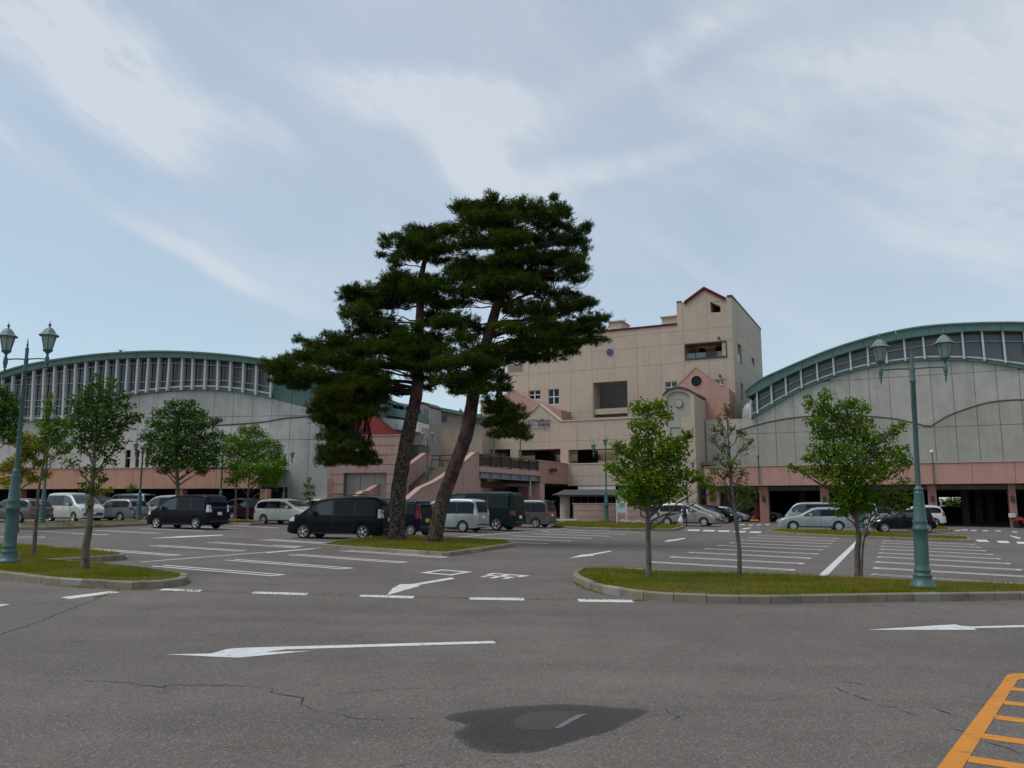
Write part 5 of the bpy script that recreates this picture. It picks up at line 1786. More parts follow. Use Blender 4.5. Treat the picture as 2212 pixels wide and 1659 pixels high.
TY = {}
TY['minivan'] = dict(L=4.62, W=1.70, H=1.85, wb=2.83, fo=.86, belt=1.02, P=[(0, .36), (.02, .55), (.035, .80), (.07, 1.02), (.14, 1.40), (.22, 1.70), (.34, 1.80), (.7, 1.845), (1.5, 1.86), (2.4, 1.83), (2.95, 1.74), (3.25, 1.60), (3.75, 1.22), (3.95, 1.10), (4.3, .98), (4.5, .84), (4.58, .66), (4.62, .45), (4.62001, .36)],
                     win=[(.28, 1.30), (1.36, 2.32), (2.40, 3.55)], r=.32)
TY['boxvan'] = dict(L=4.85, W=1.70, H=2.02, wb=2.75, fo=1.05, belt=1.16, P=[(0, .42), (.02, .60), (.04, .90), (.07, 1.15), (.12, 1.55), (.18, 1.84), (.30, 1.97), (.7, 2.01), (2.0, 2.02), (3.4, 1.99), (3.8, 1.90), (4.1, 1.68), (4.45, 1.25), (4.62, 1.06), (4.78, .85), (4.83, .62), (4.85, .42)],
                    win=[(.25, 1.55), (1.62, 2.95), (3.05, 4.15)], r=.34)
TY['wagon'] = dict(L=4.65, W=1.72, H=1.46, wb=2.68, fo=.95, belt=.90, P=[(0, .34), (.02, .55), (.05, .80), (.12, .92), (.30, 1.14), (.52, 1.34), (.80, 1.41), (1.5, 1.455), (2.1, 1.45), (2.5, 1.38), (2.9, 1.18), (3.25, 1.00), (3.45, .93), (4.0, .85), (4.4, .74), (4.58, .60), (4.64, .45), (4.65, .34)],
                   win=[(.50, 1.12), (1.20, 2.02), (2.10, 3.02)], r=.30)
TY['lowmpv'] = dict(L=4.75, W=1.79, H=1.63, wb=2.83, fo=.93, belt=1.0, P=[(0, .35), (.02, .55), (.04, .85), (.10, 1.02), (.25, 1.32), (.40, 1.50), (.62, 1.58), (1.3, 1.63), (2.1, 1.62), (2.7, 1.53), (3.2, 1.30), (3.6, 1.08), (3.8, 1.00), (4.3, .86), (4.6, .68), (4.72, .50), (4.75, .35)],
                    win=[(.36, 1.25), (1.32, 2.30), (2.38, 3.40)], r=.31)
TY['hatch'] = dict(L=4.24, W=1.70, H=1.60, wb=2.60, fo=.83, belt=.98, P=[(0, .35), (.02, .55), (.04, .82), (.10, 1.0), (.24, 1.30), (.38, 1.49), (.60, 1.56), (1.2, 1.60), (1.8, 1.59), (2.3, 1.50), (2.8, 1.26), (3.15, 1.06), (3.4, .97), (3.85, .82), (4.12, .66), (4.22, .50), (4.24, .35)],
                   win=[(.34, .98), (1.05, 1.86), (1.94, 2.95)], r=.30)
TY['kei'] = dict(L=3.40, W=1.48, H=1.64, wb=2.38, fo=.55, belt=.98, P=[(0, .34), (.015, .55), (.03, .80), (.06, 1.0), (.12, 1.35), (.20, 1.56), (.40, 1.62), (1.0, 1.64), (1.8, 1.62), (2.15, 1.52), (2.55, 1.18), (2.75, 1.02), (3.1, .92), (3.3, .74), (3.38, .5), (3.4, .34)],
                 win=[(.2, .72), (.80, 1.55), (1.62, 2.42)], r=.27)
TY['mini'] = dict(L=3.66, W=1.69, H=1.42, wb=2.47, fo=.62, belt=.93, P=[(0, .34), (.02, .55), (.05, .78), (.14, .93), (.30, 1.22), (.42, 1.36), (.65, 1.40), (1.2, 1.42), (1.75, 1.40), (2.05, 1.32), (2.4, 1.02), (2.55, .93), (3.1, .87), (3.45, .76), (3.6, .6), (3.65, .45), (3.66, .34)],
                  win=[(.50, 1.05), (1.13, 2.25)], r=.30)
TY['estate_box'] = dict(L=4.19, W=1.67, H=1.47, wb=2.40, fo=.80, belt=.90, P=[(0, .36), (.02, .55), (.04, .80), (.10, .92), (.26, 1.22), (.36, 1.38), (.55, 1.44), (1.3, 1.47), (2.0, 1.45), (2.3, 1.38), (2.75, 1.05), (2.95, .93), (3.5, .86), (3.95, .76), (4.12, .6), (4.18, .45), (4.19, .36)],
                        win=[(.34, .95), (1.02, 1.72), (1.80, 2.68)], r=.29)


def car(T, colr, px, py, wheel, head, label, plate='plate', scale=1.0, dark_glass=True, tall_tail=False, roofrack=False, wsp=5, spoiler=False, group='cars parked in the lot', white_tail=False, near=None):
    """px, py: place in the photograph where the near 'front' or 'rear' wheel meets the ground; head: heading in degrees"""
    K = TY[T]
    L, W, H, belt, wb, fo, r = K['L'], K['W'], K['H'], K['belt'], K['wb'], K['fo'], K['r']
    g = G(px, py)
    a = R_(head)
    fx_, fy_ = math.cos(a), math.sin(a)
    # which flank faces the camera
    lx, ly = -fy_, fx_
    sgn = 1 if (lx * (0 - g.x) + ly * (0 - g.y)) > 0 else -1
    xf = L / 2 - fo
    xw = {'front': xf, 'rear': xf - wb, 'mid': xf - wb / 2}[wheel]
    yw = sgn * (W / 2 - .10)
    cx = g.x - scale * (fx_ * xw + lx * yw)
    cy = g.y - scale * (fy_ * xw + ly * yw)
    t = thing('parked_car', label, 'car', (cx, cy, gz(cx, cy)), group)
    t.rotation_euler = (0, 0, a)
    t.scale = (scale,) * 3
    x0 = -L / 2

    P = K['P']
    Pz = [(p[0], p[1]) for p in P]

    def top(x):
        return interp(Pz, x)

    def hw(x, z, zt):
        u = (x - L / 2) / (L / 2)
        w = W / 2 * (1 - .045 * abs(u) ** 3)
        e = min(x, L - x)
        if e < .38:
            k = (1 - e / .38)
            w -= .13 * k * k * (W / 1.7)
        w -= .03 * max(0, (.60 - z) / .4) ** 2
        if z > belt:
            w -= (z - belt) * (.15 if H > 1.7 else .26)
        rr = .085
        d = zt - z
        if d < rr and zt > .5:
            w -= rr - math.sqrt(max(0, rr * rr - (rr - d) ** 2))
        return max(w, .3)

    # stations
    st = []
    for (xa, za), (xb, zb_) in zip(P, P[1:]):
        k = max(1, int(math.hypot(xb - xa, zb_ - za) / .10))
        for i in range(k):
            st.append((xa + (xb - xa) * i / k, za + (zb_ - za) * i / k))
    st.append(P[-1])
    wx = [L - fo, L - fo - wb]
    for c in wx:
        for i in range(-8, 9):
            x = c + (r + .055) * math.sin(i / 8 * math.pi / 2)
            st.append((x, top(x)))
    st = sorted(set((round(x, 4), z) for x, z in st))
    sill = .23 if H < 1.9 else .30
    rows = [0, .12, .28, .45, .62, .78, .88, .94, .975, .993, 1]

    def low(x):
        z = sill
        for c in wx:
            d = abs(x - c)
            if d < r + .055:
                z = max(z, r + math.sqrt((r + .055) ** 2 - d * d) * .98)
        return z
    rings = []
    for x, zt in st:
        zl = min(low(x), zt - .05)
        if min(x, L - x) < .25:
            zl = min(zt - .03, max(zl, sill + .06 * (1 - min(x, L - x) / .25)))
        side = []
        for q in rows:
            z = zl + (zt - zl) * q
            side.append((hw(x, z, zt), z))
        y_in = side[-1][0]
        ring = [(x0 + x, y, z) for y, z in side]
        for v in (.6, .2, -.2, -.6):
            ring.append((x0 + x, y_in * v, zt + .028 * (1 - v * v) * min(1, min(x, L - x) / .3)))
        ring += [(x0 + x, -y, z) for y, z in side[::-1]]
        rings.append(ring)
    mb = MB(); n = len(rings[0])
    vs = [q for rg in rings for q in rg]
    fs = []
    for i in range(len(rings) - 1):
        for k in range(n):
            a_, b_ = i * n + k, i * n + (k + 1) % n
            fs.append((a_, a_ + n, b_ + n, b_))
    fs.append(tuple(range(n))); fs.append(tuple(range((len(rings) - 1) * n, len(rings) * n))[::-1])
    mb.add(vs, fs)

    def B(m_, name, material, parent=t, smooth=False):
        me = bpy.data.meshes.new(name)
        me.from_pydata(m_.v, [], m_.f); me.update()
        if smooth:
            me.shade_smooth(); me.set_sharp_from_angle(angle=R_(smooth))
        me.materials.append(material)
        o = bpy.data.objects.new(name, me); COL.objects.link(o); o.parent = parent
        return o
    B(mb, 'body', colr, smooth=38)
    # under body
    mb = MB(); mb.box((0, 0, .36), (L - .5, W - .42, .30)); mb.box((x0 + L - fo, 0, .45), (2 * r + .02, W - .5, .5)); mb.box((x0 + L - fo - wb, 0, .45), (2 * r + .02, W - .5, .5))
    B(mb, 'underbody', M['black_plastic'])

    def side_patch(xa, xb, fb, ft, s, off=.006, n=10, m_=4):
        rows_ = []
        for j in range(m_ + 1):
            rw = []
            for i in range(n + 1):
                x = xa + (xb - xa) * i / n
                zb_, zt_ = fb(x), max(ft(x), fb(x) + .002)
                z = zb_ + (zt_ - zb_) * j / m_
                rw.append((x0 + x, s * (hw(x, z, top(x)) + off), z))
            rows_.append(rw if s < 0 else rw[::-1])
        return rows_
    gdark = M['glass_dark']
    if len(K['win']) == 3 and H > 1.5:
        zt_off = .16
    else:
        zt_off = .13
    ftop = lambda x: min(top(x) - zt_off, H - zt_off - .02)
    fbot = lambda x: belt + .03 + .02 * (1 - x / L)
    for s in (1, -1):
        for i, (a_, b_) in enumerate(K['win']):
            mb = MB(); mb.grid(side_patch(a_, b_, fbot, ftop, s, n=12))
            B(mb, 'side_window', M['glass_dark'] if (dark_glass and i < len(K['win']) - 1) else M['glass_tint2'])
        # black pillar band behind the glass
        mb = MB(); mb.grid(side_patch(K['win'][0][0] - .03, K['win'][-1][1] + .03, lambda x: fbot(x) - .025, lambda x: ftop(x) + .02, s, .003, 24))
        B(mb, 'window_surround', M['black_plastic'])
        # seams of the doors
        mb = MB()
        for xs_ in [K['win'][-1][0] - .05, K['win'][-1][1] - .12, K['win'][0][1] + .03]:
            zl = low(xs_) + .02
            mb.grid(side_patch(xs_, xs_ + .012, lambda x: zl, lambda x: belt, s, .004, 1, 6))
        B(mb, 'door_seam', M['black_plastic'])
        mb = MB(); mb.grid(side_patch(x0 * 0 + L - fo - wb + r + .08, L - fo - r - .08, lambda x: sill + .005, lambda x: sill + .06, s, .008, 4, 1))
        B(mb, 'side_skirt', M['black_plastic'] if 'black' not in colr.name else M['black_plastic'])
        for xh in [K['win'][-1][0] + .08, K['win'][-2][0] + .15]:
            w = hw(xh, belt - .1, top(xh))
            mb = MB(); mb.box((x0 + xh, s * (w + .02), belt - .10), (.17, .035, .03))
            B(mb, 'door_handle', colr)
        # mirror
        xm = K['win'][-1][1] - .38
        w = hw(xm, belt + .08, top(xm))
        mb = MB(); mb.lathe([(.02, -.10), (.085, -.07), (.095, .02), (.08, .08), (.02, .10)], 8, (x0 + xm, s * (w + .12), belt + .10)); mb.box((x0 + xm, s * (w + .03), belt + .07), (.05, .10, .05))
        B(mb, 'door_mirror', colr, smooth=50)
        # lamps
        zl_, zh_ = (.66, .84) if H < 1.7 else (.74, .96)
        mb = MB(); mb.grid(side_patch(L - .42, L - .10, lambda x: zl_ + .03, lambda x: min(zh_, top(x) - .015), s, .010, 6, 2))
        rw = []
        for j in range(4):
            z = zl_ + (zh_ - zl_ - .02) * j / 3
            x = [q for q in np.linspace(L * .8, L, 60) if top(q) >= z]
            x = max(x) if x else L
            rw.append([(x0 + x + .012, s * W * q, z) for q in ((.24, .30, .36, .40, .425) if s < 0 else (.425, .40, .36, .30, .24))])
        mb.grid(rw)
        B(mb, 'headlight', M['lens'])
        zl_, zh_ = (.72, .95) if not tall_tail else (.78, 1.45)
        if T in ('minivan',) and not tall_tail:
            zl_, zh_ = .92, 1.30
        if T == 'boxvan':
            zl_, zh_ = .80, 1.02
        mb = MB(); mb.grid(side_patch(.05, .24, lambda x: zl_, lambda x: min(zh_, top(x) - .01), s, .010, 6, 3))
        rw = []
        for j in range(5):
            z = zl_ + (zh_ - zl_) * j / 4
            x = min([q for q in np.linspace(0, L * .2, 80) if top(q) >= z] or [0])
            ww = hw(x + .02, z, top(x) + .3)
            rw.append([(x0 + x - .012, s * q, z) for q in ((ww - .01, ww - .08, ww - .16) if s < 0 else (ww - .16, ww - .08, ww - .01))][::-1])
        mb.grid(rw)
        B(mb, 'tail_light', M['lens'] if white_tail else M['taillight'])

    # windscreen and rear window
    def end_patch(front, z0, z1_, yw_, off, inset_=.10, nz=6, wfun=None):
        rw = []
        zs = np.linspace(z0, z1_, nz)
        Q = [q for q in np.linspace(L * .45, L, 400)] if front else [q for q in np.linspace(0, L * .35, 300)]
        for z in zs:
            xx = [q for q in Q if top(q) >= z]
            x = (max(xx) if front else min(xx)) if xx else (Q[0] if front else Q[-1])
            wv = yw_ if yw_ else hw(x, z - .05, top(x) + .05) - inset_
            ys = [wv * v for v in (-1, -.5, 0, .5, 1)]
            if not front:
                ys = ys[::-1]
            rw.append([(x0 + x + (off if front else -off), y, z + off * .6 + .026 * (1 - (y / (W / 2)) ** 2) * (1 if front else .3)) for y in ys])
        mb_ = MB(); mb_.grid(rw)
        return mb_
    zc_ = [z for x, z in P if x > L * .55 and z < belt + .16]
    cowl = max([z for z in zc_ if z <= belt + .14] + [belt + .02])
    B(end_patch(True, cowl + .04, H - .13, None, .012), 'windscreen', gdark if dark_glass == 'all' else M['glass_tint2'])
    B(end_patch(False, belt + .06, H - .17, None, .012), 'rear_window', gdark)
    # bumpers, grille, plates
    B(end_patch(True, .42, .56, W * .36, .016), 'grille', M['black_plastic'])
    B(end_patch(True, (.64 if H < 1.7 else .72), (.70 if H < 1.7 else .82), W * .22, .016), 'grille', M['chrome'])
    B(end_patch(True, .46, .62, .165, .03, nz=3), 'number_plate', M[plate])
    zpl = .60 if T in ('boxvan', 'kei') else .74
    B(end_patch(False, zpl, zpl + .165, .165, .018, nz=3), 'number_plate', M[plate])
    B(end_patch(False, .37, .44, W * .44, .02, nz=3), 'bumper_lip', M['black_plastic'])
    if spoiler:
        mb = MB(); mb.box((x0 + .22, 0, H - .05), (.30, W * .72, .035)); B(mb, 'spoiler', colr)
    if roofrack:
        mb = MB()
        for s in (1, -1):
            mb.tube([(x0 + 1.0, s * W * .33, H + .03), (x0 + 1.0, s * W * .33, H + .09), (x0 + 2.7, s * W * .33, H + .08), (x0 + 2.7, s * W * .33, H - .02)], .018, 6)
        for xx in (1.3, 2.3):
            mb.tube([(x0 + xx, -W * .36, H + .09), (x0 + xx, W * .36, H + .09)], .018, 6)
        B(mb, 'roof_rack', M['black_plastic'])
    # wheels
    for c in wx:
        for s in (1, -1):
            w = thing_part('wheel', t, (x0 + c, s * (W / 2 - .115), r))
            w.rotation_euler = (0, 0, 0 if s > 0 else math.pi)
            w.scale = (r / .30,) * 3
            for nm, me in WM[wsp]:
                o = bpy.data.objects.new(nm, me); COL.objects.link(o); o.parent = w
    return t


def thing_part(name, parent, loc):
    o = bpy.data.objects.new(name, None); o.empty_display_size = .1
    COL.objects.link(o); o.parent = parent; o.location = loc
    return o


M['glass_tint2'] = glass_mat('glass_front', (.045, .055, .055), .93, .05)
M['wheel_well'] = M['black_plastic']


def wheel_meshes(sp):
    """wheel of radius 0.30 lying across +Y"""
    out = []
    def rot(mb):
        mb.v = [(x, z, -y) if False else (x, z, y) for x, y, z in mb.v]
        mb.f = [f[::-1] for f in mb.f]
        return mb
    mb = MB(); mb.lathe([(.19, -.09), (.285, -.09), (.30, -.06), (.30, .06), (.285, .092), (.205, .098), (.19, .085)], 28, cap=False); rot(mb)
    me = bpy.data.meshes.new('tyre'); me.from_pydata(mb.v, [], mb.f); me.update(); me.shade_smooth(); me.set_sharp_from_angle(angle=R_(40)); me.materials.append(M['rubber']); out.append(('tyre', me))
    mb = MB(); mb.lathe([(.01, .02), (.19, .02), (.205, .085), (.192, .088), (.18, .04), (.01, .035)], 24); rot(mb)
    me = bpy.data.meshes.new('rim'); me.from_pydata(mb.v, [], mb.f); me.update(); me.materials.append(M['black_plastic'] if sp else M['hubcap']); out.append(('rim', me))
    mb = MB()
    n = sp or 8
    mb.lathe([(.005, .06), (.045, .075), (.05, .09), (.02, .098), (.005, .1)], 12)
    mb.lathe([(.178, .04), (.206, .088), (.196, .092), (.172, .06)], 24, cap=False)
    for k in range(n):
        a = 2 * math.pi * k / n
        wd = .045 if sp == 5 else (.026 if sp > 5 else .062)
        c, s = math.cos(a), math.sin(a)
        vs = []
        for rr, w2, z in ((.03, wd * .6, .085), (.185, wd * 1.0, .075)):
            for q in (-1, 1):
                vs.append((rr * c - q * w2 / 2 * s, rr * s + q * w2 / 2 * c, z))
        for rr, w2, z in ((.03, wd * .6, .05), (.185, wd * 1.0, .05)):
            for q in (-1, 1):
                vs.append((rr * c - q * w2 / 2 * s, rr * s + q * w2 / 2 * c, z))
        mb.add(vs, [(0, 2, 3, 1), (4, 5, 7, 6), (0, 4, 6, 2), (1, 3, 7, 5), (2, 6, 7, 3)])
    rot(mb)
    me = bpy.data.meshes.new('spokes'); me.from_pydata(mb.v, [], mb.f); me.update(); me.materials.append(M['chrome'] if sp else M['hubcap']); out.append(('spokes', me))
    return out


WM = {5: wheel_meshes(5), 0: wheel_meshes(0), 10: wheel_meshes(10)}
HL, HR = 180 + GA, GA      # parked heading left-away / right-towards
blk = paint('black', (.010, .011, .014)); dkb = paint('dark_blue', (.014, .02, .032)); dkg = paint('dark_green', (.012, .026, .028))
sil = paint('silver', (.30, .315, .33), .45); sil2 = paint('pale_silver', (.36, .385, .39), .35); wht = paint('pearl_white', (.56, .56, .51)); wh2 = paint('white', (.60, .61, .62))
gry = paint('warm_grey', (.13, .125, .115), .3); bei = paint('beige_silver', (.33, .315, .28), .35); mar = paint('dark_maroon', (.03, .012, .018)); cream = paint('cream', (.60, .58, .46))
bgr = paint('brown_grey', (.10, .095, .085), .3)

car('minivan', blk, 784, 1166.5, 'rear', 180 - 14, 'black minivan with a roof rack parked across the bays left of the two pines', roofrack=True, wsp=5, white_tail=True, scale=.99)
car('kei', dkb, 888, 1159, 'rear', HL, 'small dark blue boxy car with a yellow number plate between the pine trunks', plate='plate_y', tall_tail=True, wsp=0, scale=1.04)
car('minivan', sil2, 1000.5, 1150.5, 'rear', HL, 'pale silver minivan seen from behind just right of the pine trunks', wsp=0, scale=.95, white_tail=True)
car('boxvan', dkg, 1073, 1147, 'rear', HL, 'tall dark green van parked behind the silver minivan near the footbridge', wsp=5, scale=1.08)
car('minivan', gry, 1158, 1140.5, 'rear', HL, 'warm grey minivan with tall red tail lights before the pink block', tall_tail=True, wsp=5, spoiler=True, scale=.93)
car('lowmpv', cream, 570, 1131.5, 'rear', HR, 'long cream white wagon parked nose right behind the black minivan', wsp=10, scale=1.0)
car('minivan', blk, 423.4, 1144, 'rear', HL + 3, 'black minivan with silver wheels seen from behind left of the cream wagon', wsp=5, white_tail=True, scale=.98)
car('minivan', wht, 160, 1128.5, 'front', HR - 8, 'white minivan facing right behind the thin tree at the left', wsp=5, scale=1.0)
car('estate_box', sil, 260, 1126, 'rear', HL + 6, 'old silver estate car beside the white minivan', wsp=0, scale=1.0)
car('minivan', sil2, 372, 1124, 'rear', HL, 'silver minivan half hidden behind the old silver estate car', wsp=5, scale=.95)
car('lowmpv', dkb, 222, 1121, 'front', HR, 'dark blue car with only its windscreen showing behind the white minivan', wsp=5)
car('boxvan', wh2, 290, 1118, 'rear', HL, 'white van whose roof shows behind the silver estate car', wsp=0, scale=.92)
car('wagon', bgr, 42, 1129.5, 'rear', HL + 8, 'brownish grey estate car cut by the left edge of the view', wsp=5, scale=1.0)
car('lowmpv', mar, 560, 1123, 'rear', HL, 'dark maroon car with a red tail light behind the cream wagon', wsp=5, tall_tail=True, scale=.95)
car('hatch', wh2, 526, 1120, 'rear', HL, 'white car mostly hidden behind the black minivan and maroon car', wsp=0)
car('hatch', wh2, 694, 1121, 'rear', HL, 'white hatchback hidden behind the cream wagon nose', wsp=0)
car('hatch', bei, 1521, 1137.5, 'front', HR, 'beige silver hatchback with a person standing at its side', wsp=0, scale=1.03)
car('lowmpv', sil2, 1535, 1131.5, 'front', HR, 'pale silver minivan parked directly behind the beige silver hatchback', wsp=5, scale=1.0)
car('hatch', wh2, 1425, 1131, 'rear', HR + 180, 'white car peeping out left of the beige silver hatchback', wsp=0, scale=.9)
car('hatch', blk, 1569, 1130, 'front', HR, 'small black hatchback facing right before the dark garage opening', wsp=5, scale=.92)
car('hatch', sil, 1598, 1128, 'front', HR, 'silver car nose poking out beyond the black hatchback', wsp=5, scale=.85)
car('wagon', wh2, 1622, 1121, 'rear', HR, 'pale car standing deep in the shade of the garage', wsp=0, scale=.85, group='cars parked in the garage')
car('wagon', sil2, 1714, 1146, 'front', 180 - 14, 'pale silver estate car facing left behind the right grass strip', wsp=0, scale=1.03)
car('boxvan', sil2, 1722, 1135, 'front', 180 - 20, 'silver white van parked behind the pale silver estate car', wsp=0, scale=.90)
car('boxvan', wh2, 1800, 1133, 'front', 180 - 20, 'white van second in line behind the pale silver estate car', wsp=0, scale=.92)
car('mini', blk, 1911.6, 1149.6, 'front', 180 - 14, 'small black two door car behind the big green lamp post', wsp=10, scale=1.0)
car('hatch', wh2, 2020, 1137, 'rear', 180 - 25, 'white car with a dark spoiler behind the small black car', wsp=5, tall_tail=True, scale=1.05, spoiler=True)
car('hatch', sil2, 1915, 1134, 'rear', 180 - 25, 'silver hatchback with red tail light left of the small black car', wsp=5, scale=.95)

# motor scooter at the right edge
g = G(2212, 1141)
t = thing('motor_scooter', 'red motor scooter parked before the garage pillar at the right edge', 'scooter', tuple(g))
mb = MB()
for dx in (-.62, .62):
    mb.v  # wheels follow
for nm, dx in (('wheel', -.6), ('wheel', .6)):
    mb = MB(); mb.tube([(g.x + dx, g.y - .05, g.z + .25), (g.x + dx, g.y + .05, g.z + .25)], .25, 16); mb.build(nm, M['rubber'], t)
mb = MB(); mb.tube([(g.x - .85, g.y, g.z + .55), (g.x - .6, g.y, g.z + .72), (g.x - .1, g.y, g.z + .70), (g.x + .1, g.y, g.z + .35), (g.x + .4, g.y, g.z + .4), (g.x + .5, g.y, g.z + .9), (g.x + .42, g.y, g.z + 1.0)], [.08, .17, .15, .13, .12, .13, .08], 10); mb.build('body', M['red'], t, smooth=50)
mb = MB(); mb.tube([(g.x - .75, g.y, g.z + .80), (g.x - .15, g.y, g.z + .80)], [.12, .14], 10); mb.build('seat', M['black_plastic'], t)
mb = MB(); mb.tube([(g.x + .42, g.y - .33, g.z + 1.02), (g.x + .42, g.y + .33, g.z + 1.02)], .03, 8); mb.build('handlebar', M['black_plastic'], t)
mb = MB(); mb.box((g.x - .85, g.y, g.z + 1.0), (.35, .35, .32)); mb.build('top_box', M['sign_white'], t)

# ================================================================== lamps
def lantern(parent, x, y, z, s=1.0, pend=True):
    """six sided lantern standing with its foot at x, y, z (local coordinates)"""
    def B(mb, name, m_, par, smooth=False):
        me = bpy.data.meshes.new(name); me.from_pydata(mb.v, [], mb.f); me.update()
        if smooth:
            me.shade_smooth(); me.set_sharp_from_angle(angle=R_(smooth))
        me.materials.append(m_)
        o = bpy.data.objects.new(name, me); COL.objects.link(o); o.parent = par
        return o
    L0 = thing_part('lantern', parent, (x, y, z))
    mb = MB(); mb.lathe([(.035 * s, -.20 * s), (.055 * s, -.12 * s), (.05 * s, 0), (.03 * s, .04 * s), (.03 * s, .10 * s), (.11 * s, .17 * s), (.115 * s, .20 * s), (.10 * s, .215 * s)], 12)
    if pend:
        mb.lathe([(.004, -.42 * s), (.02 * s, -.36 * s), (.012 * s, -.33 * s), (.035 * s, -.29 * s), (.018 * s, -.26 * s), (.045 * s, -.22 * s), (.03 * s, -.19 * s)], 10)
    B(mb, 'foot', M['lamp_green'], L0, 50)
    mb = MB(); mb.lathe([(.098 * s, .205 * s), (.175 * s, .55 * s)], 6); B(mb, 'glass', M['lamp_glass'], L0)
    mb = MB()
    for k in range(6):
        a = 2 * math.pi * k / 6
        mb.tube([(.10 * s * math.cos(a), .10 * s * math.sin(a), .205 * s), (.18 * s * math.cos(a), .18 * s * math.sin(a), .55 * s)], .011 * s, 4)
    B(mb, 'frame', M['lamp_green'], L0)
    mb = MB(); mb.lathe([(.17 * s, .545 * s), (.25 * s, .55 * s), (.252 * s, .565 * s), (.19 * s, .60 * s), (.14 * s, .68 * s), (.085 * s, .745 * s), (.03 * s, .765 * s)], 6 if s > .8 else 8); B(mb, 'roof', M['lamp_pale'], L0)
    mb = MB(); mb.lathe([(.03 * s, .76 * s), (.015 * s, .79 * s), (.035 * s, .82 * s), (.03 * s, .85 * s), (.01 * s, .88 * s), (.004 * s, .95 * s)], 8); B(mb, 'finial', M['lamp_green'], L0, 50)
    return L0


def lamp_post(px, py, label, H_=5.6, arm=.74, rz=0.0, kind='double', s=1.0, lean=(0, 0), base=None, group='green park lamps', ls=None):
    ls = ls or s
    g = base or G(px, py, 0.0)
    t = thing('park_lamp', label, 'street lamp', tuple(g), group)
    t.rotation_euler = (math.sin(rz) * lean[0], math.cos(rz) * lean[0], rz)

    def B(mb, name, m_, smooth=50):
        me = bpy.data.meshes.new(name); me.from_pydata(mb.v, [], mb.f); me.update()
        me.shade_smooth(); me.set_sharp_from_angle(angle=R_(smooth))
        me.materials.append(m_)
        o = bpy.data.objects.new(name, me); COL.objects.link(o); o.parent = t
        return o
    k = H_ / 5.6
    f = s
    prof = [(.33, 0), (.33, .04), (.30, .07), (.27, .10), (.23, .19), (.215, .26), (.225, .29), (.225, .32), (.19, .35), (.185, .40), (.20, .43), (.20, .47), (.178, .50), (.172, .62), (.172, 1.15), (.168, 1.42),
            (.20, 1.45), (.205, 1.50), (.17, 1.54), (.165, 1.62), (.178, 1.66), (.178, 1.69), (.16, 1.72), (.118, 2.36), (.122, 2.40), (.115, 2.42), (.10, 2.45), (.118, 2.50), (.112, 2.54), (.075, 2.57), (.066, 2.62)]
    mb = MB(); mb.lathe([(r * f, float(np.interp(z, [0, .5, 1.47, 2.4, 2.62], [0, .42, 1.30, 2.13, 2.30])) * k) for r, z in prof], 20); B(mb, 'base', M['lamp_green'])
    mb = MB(); mb.lathe([(.068 * f, 2.29 * k), (.056 * f, 4.72 * k), (.075 * f, 4.74 * k), (.075 * f, 4.78 * k), (.062 * f, 4.80 * k), (.062 * f, 5.0 * k), (.068 * f, 5.03 * k), (.05 * f, 5.06 * k), (.05 * f, 5.30 * k)], 16)
    B(mb, 'pole', M['lamp_green'])
    if kind != 'triple':
        mb = MB(); mb.lathe([(.05 * f, 5.29 * k), (.055 * f, 5.33 * k), (.02 * f, 5.38 * k), (.035 * f, 5.43 * k), (.012 * f, 5.48 * k), (.02 * f, 5.51 * k), (.003, 5.6 * k)], 10); B(mb, 'finial', M['lamp_green'])
    za = 5.06 * k if kind != 'triple' else 4.95 * k
    dirs = [(1, 0), (-1, 0)] if kind == 'double' else [(1, 0), (-1, 0)]
    mb = MB()
    for dx, dy in dirs:
        mb.tube([(0, 0, za), (dx * arm * .5, dy * arm, za + .012), (dx * arm, dy * arm, za)], .022 * f, 8)
    B(mb, 'arm', M['lamp_green'])
    for dx, dy in dirs:
        lantern(t, dx * arm, dy * arm, za + .03, ls)
    if kind == 'triple':
        lantern(t, 0, 0, 5.35 * k, ls, pend=False)
    return t


lamp_post(1994, 1270, 'large green double lamp post on the right grassy island before the arched hall', H_=5.02, arm=.62, s=.80, ls=.85, rz=R_(-27), lean=(.024, 0), base=G(1994, 1268, .15))
lamp_post(18, 1215, 'large green double lamp post on the left grassy island', H_=5.60, arm=.56, rz=R_(-5), s=.82, ls=1.02, base=G(18, 1214, .15))
lamp_post(1310.5, 1132, 'green lamp with three lanterns before the low pink wall', H_=6.1, arm=.92, kind='triple', s=.9, ls=1.0, rz=R_(0))
lamp_post(298.5, 1128, 'double lamp on the bare island left of the black minivan', H_=5.05, arm=.45, rz=R_(40), s=.9)
lamp_post(89.7, 1134, 'double lamp on the bare island in front of the white minivan', H_=5.0, arm=.5, rz=R_(10), s=.9)
lamp_post(474, 1124, 'lamp behind the left black minivan, its head among the leaves', H_=5.2, arm=.5, rz=R_(20))
lamp_post(611, 1124, 'thin lamp before the grey concrete hall, right of the round green trees', H_=5.0, arm=.52, rz=R_(30), s=.9)
lamp_post(1486, 1130, 'lamp with one lantern clear of the leaves by the arched tower', H_=4.9, arm=.55, rz=0, s=.9)
lamp_post(1862, 1146.5, 'green lamp hidden behind the bushy young tree at the right', H_=6.4, arm=.75, rz=0)
# lamps on the stair and terrace: stand on the building
zD = S2.at(925, 1009)[1]


def lamp_on(px, pl_depth, z, label, H_, arm, rz=0.0, s=.85):
    P0 = SB.shifted(-pl_depth)
    ss_, _ = P0.at(px, 1005)
    w = P0.W(ss_, z)
    return lamp_post(0, 0, label, H_=H_, arm=arm, rz=rz, s=s, base=w, group='lamps on the raised terrace')


